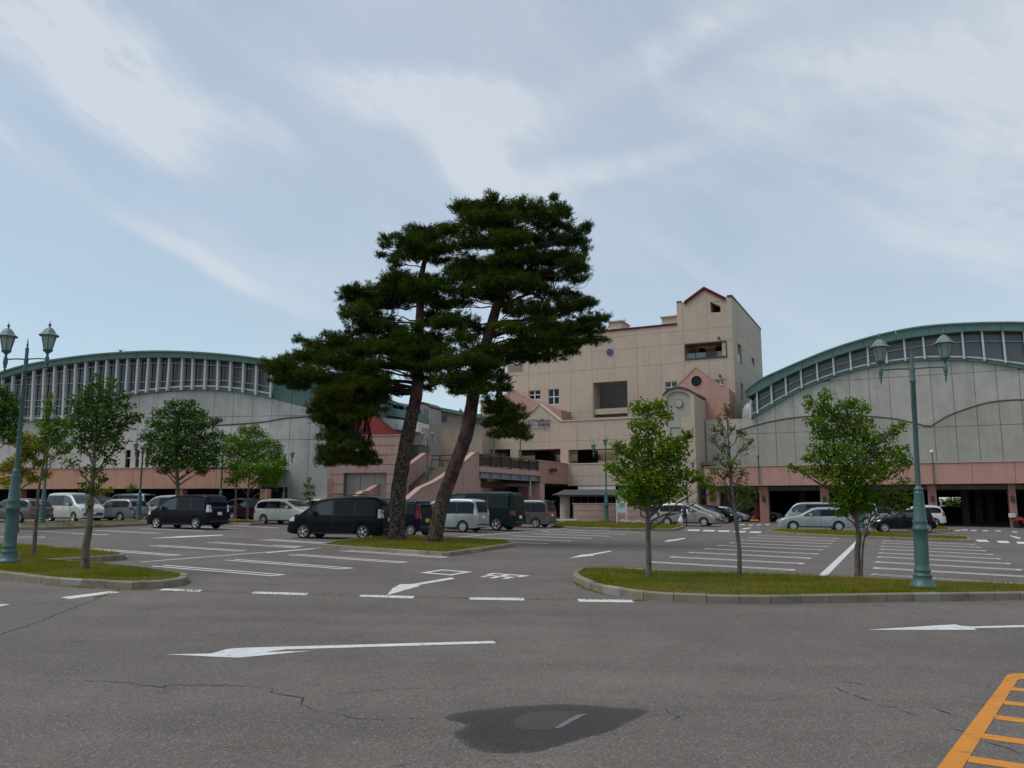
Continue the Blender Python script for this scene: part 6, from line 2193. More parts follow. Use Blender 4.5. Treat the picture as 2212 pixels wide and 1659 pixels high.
lamp_on(1001, 2.5, zD, 'lamp on the terrace right of the right pine trunk', 4.6, .5, R_(60))
lamp_on(1067, 4.0, d_top, 'left one of two lamps behind the footbridge railing', 4.8, .5, R_(60))
lamp_on(1124, 4.0, d_top, 'right one of two lamps behind the footbridge railing', 4.8, .5, R_(60))
P0 = SB.shifted(-2.4); ss_, zz_ = P0.at(922, 1047)
lamp_post(0, 0, 'double lamp standing on the outdoor stair between the pines', H_=3.8, arm=.40, rz=R_(-15), s=.72, base=P0.W(ss_, zz_), group='lamps on the raised terrace')

# ================================================================== trees
def leaf_cards(C, Rr, n_per, size, seed, up=.3, shell=.55):
    """leaf shaped faces spread through ellipsoidal clumps. C centres, Rr radii"""
    r = np.random.default_rng(seed)
    out = []
    for c, rad, n in zip(C, Rr, n_per):
        n = int(n)
        d = r.normal(0, 1, (n, 3)); d /= np.linalg.norm(d, axis=1)[:, None]
        rr = r.random(n) ** (1 / 3)
        rr = shell + (1 - shell) * rr
        rr *= np.where(r.random(n) < .25, r.random(n), 1)
        # lumpy outline
        lump = 1 + .28 * np.sin(d[:, 0] * 5 + c[0]) * np.cos(d[:, 1] * 4 + c[1] * 2) + .15 * np.sin(d[:, 2] * 9 + c[2])
        p = np.array(c) + d * (rr * lump)[:, None] * np.array(rad)
        p += r.normal(0, .03, (n, 3))
        # orientation: random, biased flat
        nrm = r.normal(0, 1, (n, 3)); nrm[:, 2] = np.abs(nrm[:, 2]) + up; nrm /= np.linalg.norm(nrm, axis=1)[:, None]
        a = r.normal(0, 1, (n, 3)); a -= nrm * (a * nrm).sum(1)[:, None]; a /= np.linalg.norm(a, axis=1)[:, None]
        b = np.cross(nrm, a)
        s = size * r.uniform(.6, 1.3, n)[:, None]
        V = np.stack([p - a * s * .5, p + b * s * .30 - a * s * .05, p + a * s * .5, p - b * s * .30 - a * s * .05], 1)
        out.append(V.reshape(-1, 3))
    return np.concatenate(out)


def limb(mb, A, Bp, ra, rb, sag=0.0, n=6, jit=.05, rnd=random):
    A, Bp = Vector(A), Vector(Bp)
    pts = []
    for i in range(n + 1):
        t = i / n
        p = A.lerp(Bp, t)
        p.z += sag * 4 * t * (1 - t)
        if 0 < i < n:
            p += Vector((rnd.gauss(0, jit), rnd.gauss(0, jit), rnd.gauss(0, jit)))
        pts.append(p)
    mb.tube(pts, [ra + (rb - ra) * (i / n) for i in range(n + 1)], 6)
    return pts


LEAFK = 2.6


def young_tree(base, trunk_px, clumps, label, leafmat, leaf=.075, dens=520, seed=1, rt=.06, bark='bark_grey', cat='tree', name='young_tree', depth=1.0, twig=.5, shell=.55, group=None, bare=0, dz=0.14):
    """trunk_px: places along the trunk; clumps: (x, y, rx, ry) in the photograph, or with a depth offset"""
    rd = random.Random(seed)
    g = G(*base, dz)
    g = Vector((g.x, g.y, gz(g.x, g.y) + dz))
    Y = g.y
    ppm = (G(base[0] + 1, base[1]) - G(*base)).x

    def at(x, y, dy=0.0):
        d = ray(x, y)
        s = (Y + dy) / d.y
        return Vector((s * d.x, Y + dy, HCAM + s * d.z))
    t = thing(name, label, cat, tuple(g), group)
    path = [g - Vector((0, 0, .15))] + [at(x, y) for x, y in trunk_px]
    m_ = len(path)
    fine = []
    for i in range(m_ - 1):
        p0, p1, p2, p3 = path[max(i - 1, 0)], path[i], path[i + 1], path[min(i + 2, m_ - 1)]
        for k in range(5):
            u = k / 5
            fine.append(.5 * ((2 * p1) + (p2 - p0) * u + (2 * p0 - 5 * p1 + 4 * p2 - p3) * u * u + (3 * p1 - p0 - 3 * p2 + p3) * u ** 3))
    fine.append(path[-1])
    tot = len(fine)
    rad = [rt * (1.35 if i < 2 else 1) * (1 - .80 * (i / (tot - 1)) ** 1.2) * rd.uniform(.92, 1.08) for i in range(tot)]
    mb = MB(); mb.tube(fine, rad, 9)
    mb.build('trunk', M[bark], t, smooth=60)
    C, Rr, Nn = [], [], []
    mb = MB()
    for cl in clumps:
        x, y, rx, ry = cl[:4]
        dyo = cl[4] if len(cl) > 4 else rd.uniform(-1, 1) * rx * ppm * .7 * depth
        c = at(x, y, dyo)
        # limb from a lower point of the trunk
        zt_ = c.z - abs(c.x - g.x) * .55 - .25
        j = min(range(tot), key=lambda i: abs(fine[i].z - max(zt_, fine[min(tot - 1, tot // 3)].z)))
        pts = limb(mb, fine[j], c, max(.008, rad[j] * .55), .006, sag=.05, jit=.03, rnd=rd)
        for q in range(3):
            e = c + Vector((rd.uniform(-1, 1) * rx * ppm, rd.uniform(-1, 1) * rx * ppm, rd.uniform(-.3, 1) * ry * ppm)) * .9
            limb(mb, pts[rd.randint(2, 5)], e, .008, .003, jit=.03, n=4, rnd=rd)
        C.append(tuple(c)); rr = (rx * ppm, max(.12, rx * ppm * .95 * depth), ry * ppm); Rr.append(rr)
        Nn.append(max(40, LEAFK * dens * 4.2 * (rr[0] * rr[1] * rr[2]) ** (2 / 3)))
    mb.build('branches', M[bark], t)
    V = leaf_cards(C, Rr, Nn, leaf, seed, shell=shell)
    o = mesh_np('crown', V, np.arange(len(V)).reshape(-1, 4), M[leafmat], t, k=4, loc=tuple(g))
    return t


def zz4(x, y): return z4b(x, y)


# young trees of the right island
def zc3(x, y): return (1094.5 + x * .2865, 748.8 + y * .2865)   # crop of the facade with tree


young_tree((1402, 1247), [(1401, 1180), (1400, 1120), (1401, 1040), (1402, 960), (1398, 890)],
           [(*zc3(1060, 470), 32, 20), (*zc3(1160, 440), 18, 12), (*zc3(970, 470), 14, 14), (*zc3(1200, 520), 18, 10), (*zc3(1000, 590), 24, 14), (*zc3(1120, 610), 22, 18), (*zc3(1030, 720), 26, 22), (*zc3(1180, 740), 30, 20),
            (*zc3(1290, 760), 24, 26), (*zc3(1350, 680), 10, 16), (*zc3(1380, 660), 5, 10), (*zc3(870, 790), 22, 18), (*zc3(830, 745), 14, 8), (*zc3(970, 850), 34, 26), (*zc3(1120, 870), 36, 28), (*zc3(1260, 860), 28, 20),
            (*zc3(840, 920), 22, 14), (*zc3(770, 895), 10, 7), (*zc3(930, 990), 34, 24), (*zc3(1080, 1010), 38, 28), (*zc3(1230, 1000), 34, 22), (*zc3(1370, 960), 26, 10), (*zc3(1440, 1000), 20, 7), (*zc3(1510, 1050), 14, 7), (*zc3(1555, 1110), 7, 12),
            (*zc3(900, 1110), 22, 14), (*zc3(1020, 1140), 32, 18), (*zc3(1150, 1110), 34, 20), (*zc3(1280, 1090), 26, 14), (*zc3(1080, 1190), 20, 8), (*zc3(960, 1180), 16, 6)],
           'bright green young tree, leftmost of the three on the right island', 'leaves_bright', leaf=.088, dens=400, seed=3, rt=.068, shell=.35)
young_tree((1597, 1250), [(1597, 1190), (1590, 1130), (1583, 1070), (1578, 1010), (1573, 940), (1570, 880)],
           [(*zc3(1620, 640), 7, 14), (*zc3(1660, 500), 8, 20), (*zc3(1690, 470), 5, 10), (*zc3(1600, 560), 4, 16), (*zc3(1560, 620), 8, 8), (*zc3(1560, 700), 10, 12), (*zc3(1640, 760), 12, 12), (*zc3(1700, 620), 8, 10), (*zc3(1780, 660), 10, 8), (*zc3(1830, 720), 10, 8), (*zc3(1790, 780), 8, 10),
            (*zc3(1600, 840), 14, 10), (*zc3(1690, 880), 16, 12), (*zc3(1560, 930), 18, 8), (*zc3(1520, 990), 12, 7), (*zc3(1660, 970), 20, 10), (*zc3(1780, 960), 14, 10), (*zc3(1620, 1060), 12, 12), (*zc3(1760, 1060), 18, 14), (*zc3(1840, 1090), 16, 14), (*zc3(1790, 1170), 22, 14), (*zc3(1730, 1220), 14, 8)],
           'thin sparse olive tree with a bent trunk, middle one of the right island', 'leaves_olive', leaf=.068, dens=380, seed=5, rt=.05, shell=.1)


def zt(x, y): return z2b(x, y)


young_tree((1853, 1246), [(1852, 1190), (1856, 1160), (1850, 1120), (1853, 1060), (1852, 980), (1848, 900)],
           [(*zt(770, 650), 16, 12), (*zt(640, 690), 10, 16), (*zt(730, 740), 26, 18), (*zt(950, 710), 24, 14), (*zt(1050, 740), 14, 12), (*zt(850, 800), 34, 24), (*zt(700, 840), 20, 12), (*zt(1000, 850), 32, 22), (*zt(740, 920), 22, 20), (*zt(880, 930), 36, 26), (*zt(1060, 960), 28, 18), (*zt(1200, 960), 18, 14),
            (*zt(1270, 900), 12, 16), (*zt(1330, 860), 8, 12), (*zt(740, 1060), 28, 22), (*zt(640, 1110), 14, 8), (*zt(560, 1180), 14, 6), (*zt(520, 1160), 6, 5), (*zt(900, 1080), 40, 28), (*zt(1100, 1080), 36, 24), (*zt(1280, 1060), 24, 16), (*zt(1350, 1130), 14, 12), (*zt(700, 1200), 28, 14), (*zt(860, 1230), 40, 26), (*zt(1040, 1230), 40, 26), (*zt(1200, 1180), 30, 20),
            (*z4b(700, 340), 34, 20), (*z4b(600, 420), 26, 18), (*z4b(800, 420), 30, 20), (*z4b(700, 480), 26, 16), (*z4b(620, 530), 16, 8), (*z4b(840, 500), 14, 12)],
           'bushy dark green young tree, right one of the right island beside the lamp', 'leaves', leaf=.085, dens=430, seed=8, rt=.075, shell=.35)
young_tree((1860, 1247), [(1864, 1180), (1874, 1140), (1884, 1100), (1892, 1060)],
           [(*z4b(960, 400), 26, 18), (*z4b(1080, 340), 30, 18), (*z4b(1150, 260), 18, 12), (*z4b(1180, 420), 18, 14), (*z4b(1000, 470), 30, 14), (*z4b(1120, 470), 16, 8)],
           'yellowish olive shrub leaning out behind the bushy young tree', 'leaves_olive', leaf=.075, dens=210, seed=9, rt=.03, shell=.2, name='olive_shrub', cat='shrub')


# left group
def zl1(x, y): return z1(x, y)


young_tree((185, 1229), [(186, 1180), (193, 1140), (196, 1090), (200, 1040), (205, 960), (212, 880)],
           [(*zl1(1090, 850), 16, 14), (*zl1(1270, 870), 14, 14), (*zl1(1000, 960), 22, 16), (*zl1(1180, 980), 28, 20), (*zl1(900, 1080), 24, 16), (*zl1(1060, 1100), 34, 22), (*zl1(1280, 1080), 30, 20), (*zl1(1400, 1000), 14, 10), (*zl1(1440, 1130), 16, 8), (*zl1(880, 1200), 26, 18), (*zl1(1080, 1230), 38, 26), (*zl1(1300, 1220), 36, 22),
            (*zl1(1480, 1260), 22, 10), (*zl1(1580, 1240), 10, 7), (*zl1(860, 1340), 24, 18), (*zl1(1020, 1370), 34, 24), (*zl1(1240, 1370), 36, 22), (*zl1(1420, 1340), 18, 12), (*zl1(900, 1500), 22, 16), (*zl1(1080, 1500), 32, 22), (*zl1(1280, 1500), 26, 16), (*zl1(950, 1620), 16, 12), (*zl1(1150, 1620), 26, 16), (*zl1(1340, 1600), 14, 10), (150, 1000, 18, 12), (200, 1015, 26, 14), (240, 995, 18, 10), (178, 1050, 14, 12), (205, 1060, 16, 14), (192, 1095, 10, 12), (222, 1035, 14, 10)],
           'dense green young tree in front of the left island near the white minivan', 'leaves_dark', leaf=.085, dens=290, seed=12, rt=.095, shell=.35)
young_tree((72, 1200), [(78, 1130), (82, 1070), (92, 1010), (100, 950)],
           [(*zl1(560, 1080), 12, 20), (*zl1(540, 1200), 16, 18), (*zl1(660, 1310), 22, 14), (*zl1(760, 1360), 14, 10), (*zl1(560, 1400), 22, 16), (*zl1(700, 1440), 24, 14), (*zl1(480, 1500), 18, 14), (*zl1(640, 1540), 24, 14), (*zl1(780, 1580), 16, 12), (*zl1(700, 1640), 18, 10), (*zl1(480, 1330), 14, 12)],
           'slim light green tree right behind the left double lamp', 'leaves', leaf=.085, dens=400, seed=14, rt=.06, shell=.2)
young_tree((-20, 1175), [(-18, 1120), (-15, 1060), (-14, 980), (-20, 900)],
           [(*zl1(30, 1000), 26, 20), (*zl1(130, 1060), 22, 16), (*zl1(-60, 950), 26, 22), (*zl1(60, 1150), 34, 22), (*zl1(170, 1190), 20, 16), (*zl1(-80, 1150), 30, 24), (*zl1(80, 1300), 36, 26), (*zl1(180, 1350), 16, 20), (*zl1(-80, 1350), 34, 26), (*zl1(60, 1450), 36, 22), (*zl1(160, 1490), 16, 14)],
           'dark green tree at the left edge behind the lamp', 'leaves_dark', leaf=.09, dens=300, seed=15, rt=.10, shell=.35, name='broadleaf_tree')
young_tree((36, 1150), [(38, 1110), (40, 1060), (42, 1000)],
           [(*zl1(320, 1480), 22, 14), (*zl1(400, 1560), 22, 16), (*zl1(300, 1620), 24, 16), (*zl1(480, 1620), 20, 12), (60, 985, 22, 14), (36, 995, 26, 16), (14, 1010, 26, 16), (84, 1000, 20, 14), (50, 1020, 30, 16), (20, 1040, 30, 14), (75, 1035, 22, 10), (104, 985, 14, 10), (40, 955, 16, 14), (100, 1025, 14, 10)],
           'yellow green tree low behind the left double lamp', 'leaves_yellow', leaf=.11, dens=340, seed=16, rt=.10, shell=.3, name='broadleaf_tree', dz=.0)


def zl2(x, y): return z2(x, y)


young_tree((386, 1131), [(386, 1100), (384, 1060), (382, 1000), (384, 930), (388, 890)],
           [(*zl2(430, 800), 18, 12), (*zl2(560, 790), 18, 12), (*zl2(670, 800), 14, 12), (*zl2(300, 900), 22, 14), (*zl2(480, 900), 34, 20), (*zl2(650, 910), 32, 20), (*zl2(780, 920), 16, 14), (*zl2(240, 1020), 24, 14), (*zl2(420, 1040), 36, 22), (*zl2(620, 1040), 40, 24), (*zl2(800, 1020), 28, 20), (*zl2(940, 990), 16, 10),
            (*zl2(160, 1170), 22, 16), (*zl2(340, 1190), 38, 24), (*zl2(560, 1200), 44, 26), (*zl2(780, 1180), 38, 24), (*zl2(950, 1150), 22, 14), (*zl2(180, 1310), 22, 16), (*zl2(360, 1330), 38, 24), (*zl2(600, 1340), 44, 26), (*zl2(800, 1330), 38, 22), (*zl2(940, 1290), 22, 16), (*zl2(250, 1450), 26, 16), (*zl2(420, 1480), 36, 20), (*zl2(640, 1470), 40, 20), (*zl2(820, 1480), 34, 20), (*zl2(900, 1420), 22, 14), (*zl2(770, 1570), 16, 10), (*zl2(330, 1560), 18, 8)],
           'wide round green tree behind the left black minivan', 'leaves_dark', leaf=.14, dens=155, seed=18, rt=.17, shell=.4, name='broadleaf_tree', dz=.0)
young_tree((508, 1124), [(509, 1100), (510, 1060), (512, 1000), (520, 960)],
           [(*zl2(1240, 1080), 12, 12), (*zl2(1380, 1060), 12, 12), (*zl2(1310, 1130), 28, 14), (*zl2(1100, 1190), 22, 12), (*zl2(1440, 1140), 16, 12), (*zl2(1180, 1260), 36, 20), (*zl2(1380, 1260), 38, 22), (*zl2(1540, 1240), 22, 16), (*zl2(1640, 1290), 14, 12), (*zl2(1070, 1340), 24, 16), (*zl2(1250, 1400), 40, 22), (*zl2(1460, 1390), 38, 22), (*zl2(1620, 1400), 22, 18)],
           'round green tree left of the tall concrete wall, left of a pair', 'leaves', leaf=.13, dens=165, seed=20, rt=.10, shell=.4, name='broadleaf_tree', dz=.1)
young_tree((534, 1129), [(535, 1100), (536, 1060), (542, 1010)],
           [(*zl2(1120, 1500), 28, 16), (*zl2(1300, 1540), 38, 18), (*zl2(1480, 1530), 36, 20), (*zl2(1620, 1520), 24, 18), (*zl2(1700, 1470), 12, 8), (*zl2(1200, 1620), 26, 12), (*zl2(1560, 1620), 26, 14), (600, 1020, 12, 14), (594, 1046, 9, 12), (605, 1000, 12, 12), (500, 1040, 20, 10), (560, 1040, 22, 10)],
           'lower round green tree before the tall concrete wall, right of a pair', 'leaves', leaf=.13, dens=165, seed=21, rt=.10, shell=.4, name='broadleaf_tree', dz=.1)
young_tree((668, 1124), [(668, 1085), (667, 1050)],
           [(668, 1036, 7, 9), (662, 1050, 9, 8), (673, 1052, 9, 8), (666, 1065, 12, 8), (676, 1068, 8, 7), (657, 1066, 6, 6), (668, 1078, 10, 5)],
           'small pointed green sapling before the tall concrete wall', 'leaves', leaf=.13, dens=120, seed=22, rt=.04, shell=.2, name='sapling', dz=0)
for i, (x, y, mtl, lb) in enumerate([(236, 1056, 'leaves_yellow', 'small yellow green bush above the dark blue car'), (284, 1050, 'leaves_olive', 'small olive bush before the left pink garage band')]):
    young_tree((x, 1122), [(x, 1080), (x, y)], [(x, y, 9, 7), (x - 6, y + 6, 7, 6), (x + 6, y + 5, 7, 6)], lb, mtl, leaf=.14, dens=110, seed=30 + i, rt=.03, shell=.2, name='bush', cat='shrub', dz=0)
# far green beyond the right garage passage
young_tree((2058, 1118), [(2058, 1108), (2058, 1090)], [(2040, 1086, 14, 9), (2062, 1084, 16, 9), (2082, 1088, 14, 8), (2058, 1098, 22, 8)], 'green shrubbery seen through the right garage opening', 'leaves', leaf=.25, dens=40, seed=33, rt=.08, shell=.2, name='bush', cat='shrub', dz=0)


# ---- the two pines
def needle_tufts(C, Rr, N_, seed, L_=.145, k=9):
    r = np.random.default_rng(seed)
    out = []
    for c, rad, n in zip(C, Rr, N_):
        n = int(n)
        # shoots sit on the upper shell of flat pads
        u = r.normal(0, 1, (n, 3)); u /= np.linalg.norm(u, axis=1)[:, None]
        q = r.random(n)
        rr = .30 + .70 * q ** .45
        u[:, 2] = np.where(u[:, 2] < 0, u[:, 2] * .55, u[:, 2])
        ph = c[0] * 3.1
        lump = 1 + .22 * np.sin(u[:, 0] * 6 + ph) * np.cos(u[:, 1] * 5 - ph) + .16 * np.sin(u[:, 0] * 13 + u[:, 2] * 7 + ph)
        spike = np.where(r.random(n) < .06, r.uniform(1.05, 1.30, n), 1.0)
        p = np.array(c) + u * (rr * lump * spike)[:, None] * np.array(rad)
        # shoots gather in little clumps along the twigs
        m_ = max(3, n // 11)
        cen = p[:m_]
        idx = r.integers(0, m_, n)
        p = np.where((r.random(n) < .88)[:, None], cen[idx] + r.normal(0, 1, (n, 3)) * np.array([.085, .085, .05]), p)
        u = u[:m_][idx]
        # shoot axis: outwards and up
        ax = u * np.array([.8, .8, .3]) + np.array([0, 0, .75]) + r.normal(0, .25, (n, 3))
        ax /= np.linalg.norm(ax, axis=1)[:, None]
        for _ in range(k):
            d = ax * r.uniform(.15, .9, (n, 1)) + r.normal(0, .62, (n, 3))
            d /= np.linalg.norm(d, axis=1)[:, None]
            w = np.cross(d, r.normal(0, 1, (n, 3))); w /= np.linalg.norm(w, axis=1)[:, None]
            ln = L_ * r.uniform(.6, 1.15, (n, 1))
            b = p + ax * r.uniform(-.09, .07, (n, 1))
            V = np.stack([b - w * .011, b + w * .011, b + d * ln], 1)
            out.append(V.reshape(-1, 3))
    return np.concatenate(out)


def pine(base, trunk, widths, pads, label, seed, red_from, dens, low_y=845, hub=None, hub_y=9999):
    rd = random.Random(seed)
    g = G(*base, .13)
    g = Vector((g.x, g.y, gz(g.x, g.y) + .10))
    Y = g.y
    ppm = Y * 1.0 / FPX

    def at(x, y, dy=0.0):
        d = ray(x, y)
        s = (Y + dy) / d.y
        return Vector((s * d.x, Y + dy, HCAM + s * d.z))
    t = thing('pine_tree', label, 'tree', tuple(g), 'the two pines of the middle bed')
    path = [g - Vector((0, 0, .2))] + [at(*p) for p in trunk]
    wd = [widths[0] * 1.25] + list(widths)
    fine, rad = [], []
    m_ = len(path)
    for i in range(m_ - 1):
        p0, p1, p2, p3 = path[max(i - 1, 0)], path[i], path[i + 1], path[min(i + 2, m_ - 1)]
        for k in range(6):
            u = k / 6
            fine.append(.5 * ((2 * p1) + (p2 - p0) * u + (2 * p0 - 5 * p1 + 4 * p2 - p3) * u * u + (3 * p1 - p0 - 3 * p2 + p3) * u ** 3))
            rad.append((wd[i] + (wd[i + 1] - wd[i]) * u) * ppm / 2 * rd.uniform(.97, 1.03))
    fine.append(path[-1]); rad.append(wd[-1] * ppm / 2)
    ksp = max(2, min(range(len(fine)), key=lambda i: abs(fine[i].z - at(*red_from).z)))
    mb = MB(); mb.tube(fine[:ksp + 1], rad[:ksp + 1], 16); mb.build('trunk', M['bark_pine'], t, smooth=70)
    mb = MB(); mb.tube(fine[ksp:], rad[ksp:], 16); o = mb.build('upper_trunk', M['bark_red'], t, smooth=70); o['label'] = 'reddish flaking upper trunk'
    C, Rr, Nn, Yl = [], [], [], []
    zmin = at(0, low_y).z
    jmin = min(range(len(fine)), key=lambda i: abs(fine[i].z - zmin))
    mb = MB()
    if hub:
        hp_ = at(*z4(*hub), -.3)
        j0 = min(range(len(fine)), key=lambda i: abs(fine[i].z - (hp_.z + .1)))
        limb(mb, fine[j0], hp_, rad[j0] * .42, .055, sag=.12, n=6, jit=.05, rnd=rd)
    for cl in pads:
        x, y = z4(cl[0], cl[1])
        rx, ry = cl[2] * .3472, cl[3] * .3472
        dyo = cl[4] if len(cl) > 4 else rd.uniform(-1.5, 1.6)
        c = at(x, y, dyo)
        sc = (Y + dyo) / Y
        R3 = Vector((rx * ppm * 1.04, max(.35, rx * ppm * .95), ry * ppm * 1.42)) * sc
        zt_ = c.z - .12 - abs(c.x - g.x) * .12
        j = min(range(len(fine)), key=lambda i: abs(fine[i].z - zt_) + .15 * (fine[i] - c).length)
        j = max(j, jmin)
        tip = c - Vector((0, 0, R3.z * .45))
        ln = (tip - fine[j]).length
        low_pad = hub and cl[1] > hub_y
        src = hp_ if low_pad else fine[j]
        ln = (tip - src).length
        pts = limb(mb, src, tip, max(.014, min(rad[j] * .35, .013 * ln + .012)), .010, sag=rd.uniform(-.05, .22) * min(1, ln / 3), n=7, jit=.07 * min(1, ln / 2), rnd=rd)
        for q in range(5):
            e = c + Vector((rd.uniform(-1, 1) * R3.x, rd.uniform(-1, 1) * R3.y, rd.uniform(-.2, .5) * R3.z))
            limb(mb, pts[rd.randint(3, 7)], e, .016, .007, jit=.05, n=4, rnd=rd)
        # a pad is broken into overlapping smaller pads
        parts = max(1, round(R3.x / .42))
        for q in range(parts):
            off = Vector((((q + .5) / parts - .5) * 2 * R3.x * .72 if parts > 1 else 0, rd.uniform(-.5, .5) * R3.y, rd.uniform(-.35, .35) * R3.z))
            f = rd.uniform(.9, 1.2) / (parts ** .55)
            rr = (R3.x * f * 1.05, R3.y * max(.6, f), R3.z * rd.uniform(.72, 1.0))
            C.append(tuple(c + off)); Rr.append(rr)
            Nn.append(2.0 * dens * (rr[0] * rr[1] + 1.2 * rr[0] * rr[2] + 1.2 * rr[1] * rr[2]) * 2.2)
    mb.build('branches', M['bark_dark'], t, smooth=60)
    V = needle_tufts(C, Rr, Nn, seed)
    mesh_np('crown', V, np.arange(len(V)).reshape(-1, 3), M['needles'], t, loc=tuple(g))
    return len(V)


padsR = [(1400, 60, 30, 30), (1300, 140, 140, 45), (1420, 105, 80, 40), (1230, 110, 60, 25), (1500, 175, 180, 60), (1570, 90, 30, 25), (1700, 165, 130, 50), (1790, 75, 35, 22), (1840, 140, 45, 40), (1780, 225, 120, 50), (1930, 280, 70, 30), (1990, 240, 35, 22), (1350, 250, 150, 45), (1180, 275, 110, 40), (1640, 300, 190, 55),
         (1850, 345, 110, 40), (1960, 340, 45, 22), (1440, 330, 180, 45), (1250, 350, 110, 32), (1120, 235, 50, 22), (1330, 190, 120, 40),
         (1790, 455, 160, 45), (1900, 520, 100, 50), (1940, 455, 50, 35), (1560, 520, 190, 50), (1350, 490, 150, 45), (1720, 560, 130, 40), (1920, 595, 90, 38), (1290, 580, 150, 50), (1500, 610, 170, 48), (1420, 670, 130, 32), (1230, 480, 70, 35), (1640, 430, 90, 32), (1660, 640, 110, 25),
         (1800, 665, 140, 35), (1950, 735, 110, 35), (2030, 720, 35, 20), (1830, 765, 150, 45), (2020, 820, 90, 35), (2100, 815, 30, 22), (1640, 790, 140, 50, -.8), (1530, 780, 70, 40), (1740, 870, 160, 55, -1.5), (1950, 880, 130, 50), (2050, 950, 70, 32), (1850, 950, 140, 45), (1540, 900, 130, 45, -1.5), (1640, 960, 150, 45, -1.2), (1760, 1060, 80, 28), (1580, 1050, 120, 45), (1900, 1025, 60, 24), (1440, 1000, 70, 40), (1480, 1090, 70, 35), (1700, 1010, 90, 35),
         (1160, 730, 100, 40), (1190, 820, 120, 50), (1120, 890, 90, 40), (1250, 930, 80, 30, 1.0), (1080, 830, 60, 40), (1330, 880, 50, 30), (1200, 960, 80, 30),
         (1260, 1090, 190, 45, -1.8), (1120, 1120, 110, 38, -1.8), (1320, 1030, 100, 35, -1), (1150, 1190, 110, 42, -1.5), (1250, 1230, 130, 50, -1.2), (1350, 1160, 110, 45, -1), (1430, 1180, 80, 45), (1460, 1250, 80, 35), (1180, 1275, 60, 20), (1310, 1270, 60, 22), (1400, 1260, 30, 16),
         (1420, 1335, 80, 32, -.5), (1510, 1375, 95, 30, -.5), (1400, 1400, 60, 24, -.5), (1460, 1435, 90, 28, -.5), (1550, 1430, 70, 24, -.5), (1400, 1480, 60, 24, -.5), (1560, 1515, 90, 28, -.5), (1440, 1535, 70, 22, -.5), (1590, 1560, 50, 16, -.5), (1500, 1545, 80, 26, -.5), (1500, 1475, 60, 20, -.5)]
padsL = [(950, 270, 95, 30), (850, 350, 130, 32), (740, 370, 45, 20), (1000, 320, 110, 40), (1060, 400, 120, 35), (880, 415, 120, 32), (790, 470, 50, 40), (820, 545, 80, 42), (1090, 290, 50, 30), (720, 425, 30, 14), (980, 395, 90, 30), (1080, 460, 70, 25),
         (900, 610, 160, 42), (710, 625, 110, 30), (600, 665, 110, 35), (1050, 610, 90, 45), (850, 680, 160, 45), (650, 735, 150, 48), (550, 785, 110, 48), (690, 825, 110, 42), (510, 650, 35, 20), (990, 685, 90, 28), (770, 740, 110, 40), (620, 850, 90, 28), (960, 640, 90, 32),
         (480, 945, 110, 35), (600, 905, 110, 40, .8), (720, 950, 150, 48, .8), (900, 960, 120, 45, -.6), (270, 985, 70, 20), (205, 950, 22, 18), (410, 1010, 130, 40), (600, 1030, 180, 48, -.8), (800, 1020, 120, 42), (1000, 990, 120, 50), (960, 1070, 120, 45), (290, 1075, 160, 40), (130, 1125, 120, 40, -.6), (450, 1095, 160, 42, -.6), (240, 1180, 190, 42, -.6), (110, 1200, 80, 28, -.6), (180, 1235, 70, 26), (400, 1190, 60, 34), (610, 1170, 150, 45, -.8), (480, 1235, 120, 48, -.6), (680, 1250, 100, 45, -.6), (950, 1170, 80, 42), (1010, 1240, 50, 40), (860, 1105, 90, 32), (390, 930, 40, 30), (60, 1150, 50, 30), (1040, 1120, 70, 40), (540, 1120, 110, 36),
         (420, 1310, 120, 48), (580, 1320, 130, 48), (330, 1390, 90, 38), (490, 1390, 120, 46), (690, 1320, 80, 30), (410, 1460, 90, 36), (540, 1450, 70, 28), (390, 1540, 75, 28), (440, 1620, 90, 38), (540, 1600, 55, 28), (330, 1440, 50, 24), (600, 1600, 55, 28), (620, 1650, 45, 20), (390, 1660, 60, 30), (700, 1390, 40, 16), (640, 1400, 60, 24), (560, 1540, 30, 14), (480, 1560, 60, 30)]
lowL = [(707, 991, 26, 16), (745, 997, 32, 15), (735, 975, 30, 14), (775, 999, 20, 11), (803, 996, 16, 11), (800, 982, 15, 7), (760, 985, 22, 9), (706, 1002, 16, 5)]
padsL += [(985, 410, 100, 38, -1), (950, 615, 120, 42, -1.2), (930, 330, 90, 35, -1), (930, 1010, 150, 45, -1.2), (890, 1110, 110, 38, -1.1), (960, 680, 60, 30, -1), (930, 880, 60, 24, -1)]
padsL += [(470, 1300, 130, 60, -.6), (380, 1340, 90, 55), (560, 1370, 120, 55, -.6), (640, 1290, 110, 50), (420, 1510, 90, 45), (460, 1580, 110, 45, -.4), (600, 1220, 150, 50)]
padsL += [(1030, 700, 80, 45), (1060, 780, 70, 50, .8), (1020, 860, 60, 40, .8), (760, 880, 100, 35), (1040, 930, 70, 40), (870, 1020, 110, 35), (700, 1100, 120, 40), (560, 700, 90, 35), (800, 620, 90, 35)]
padsR += [(1480, 460, 120, 50, -1.3), (1510, 330, 130, 48, -1.4), (1500, 225, 120, 45, -1.2), (1450, 580, 150, 50, -1.3), (1530, 400, 100, 40, -1.2), (1440, 640, 90, 30, -1), (1330, 130, 40, 30), (1860, 180, 25, 30), (1985, 400, 30, 40)]
padsR += [(1130, 640, 100, 45), (1190, 560, 90, 50), (1380, 560, 110, 35), (1270, 660, 110, 40), (1090, 1010, 70, 40, -1), (1360, 1090, 100, 40, -1)]
padsL += [((x - 576) / .3472, (y - 403.2) / .3472, rx / .3472, ry / .3472) for x, y, rx, ry in lowL]
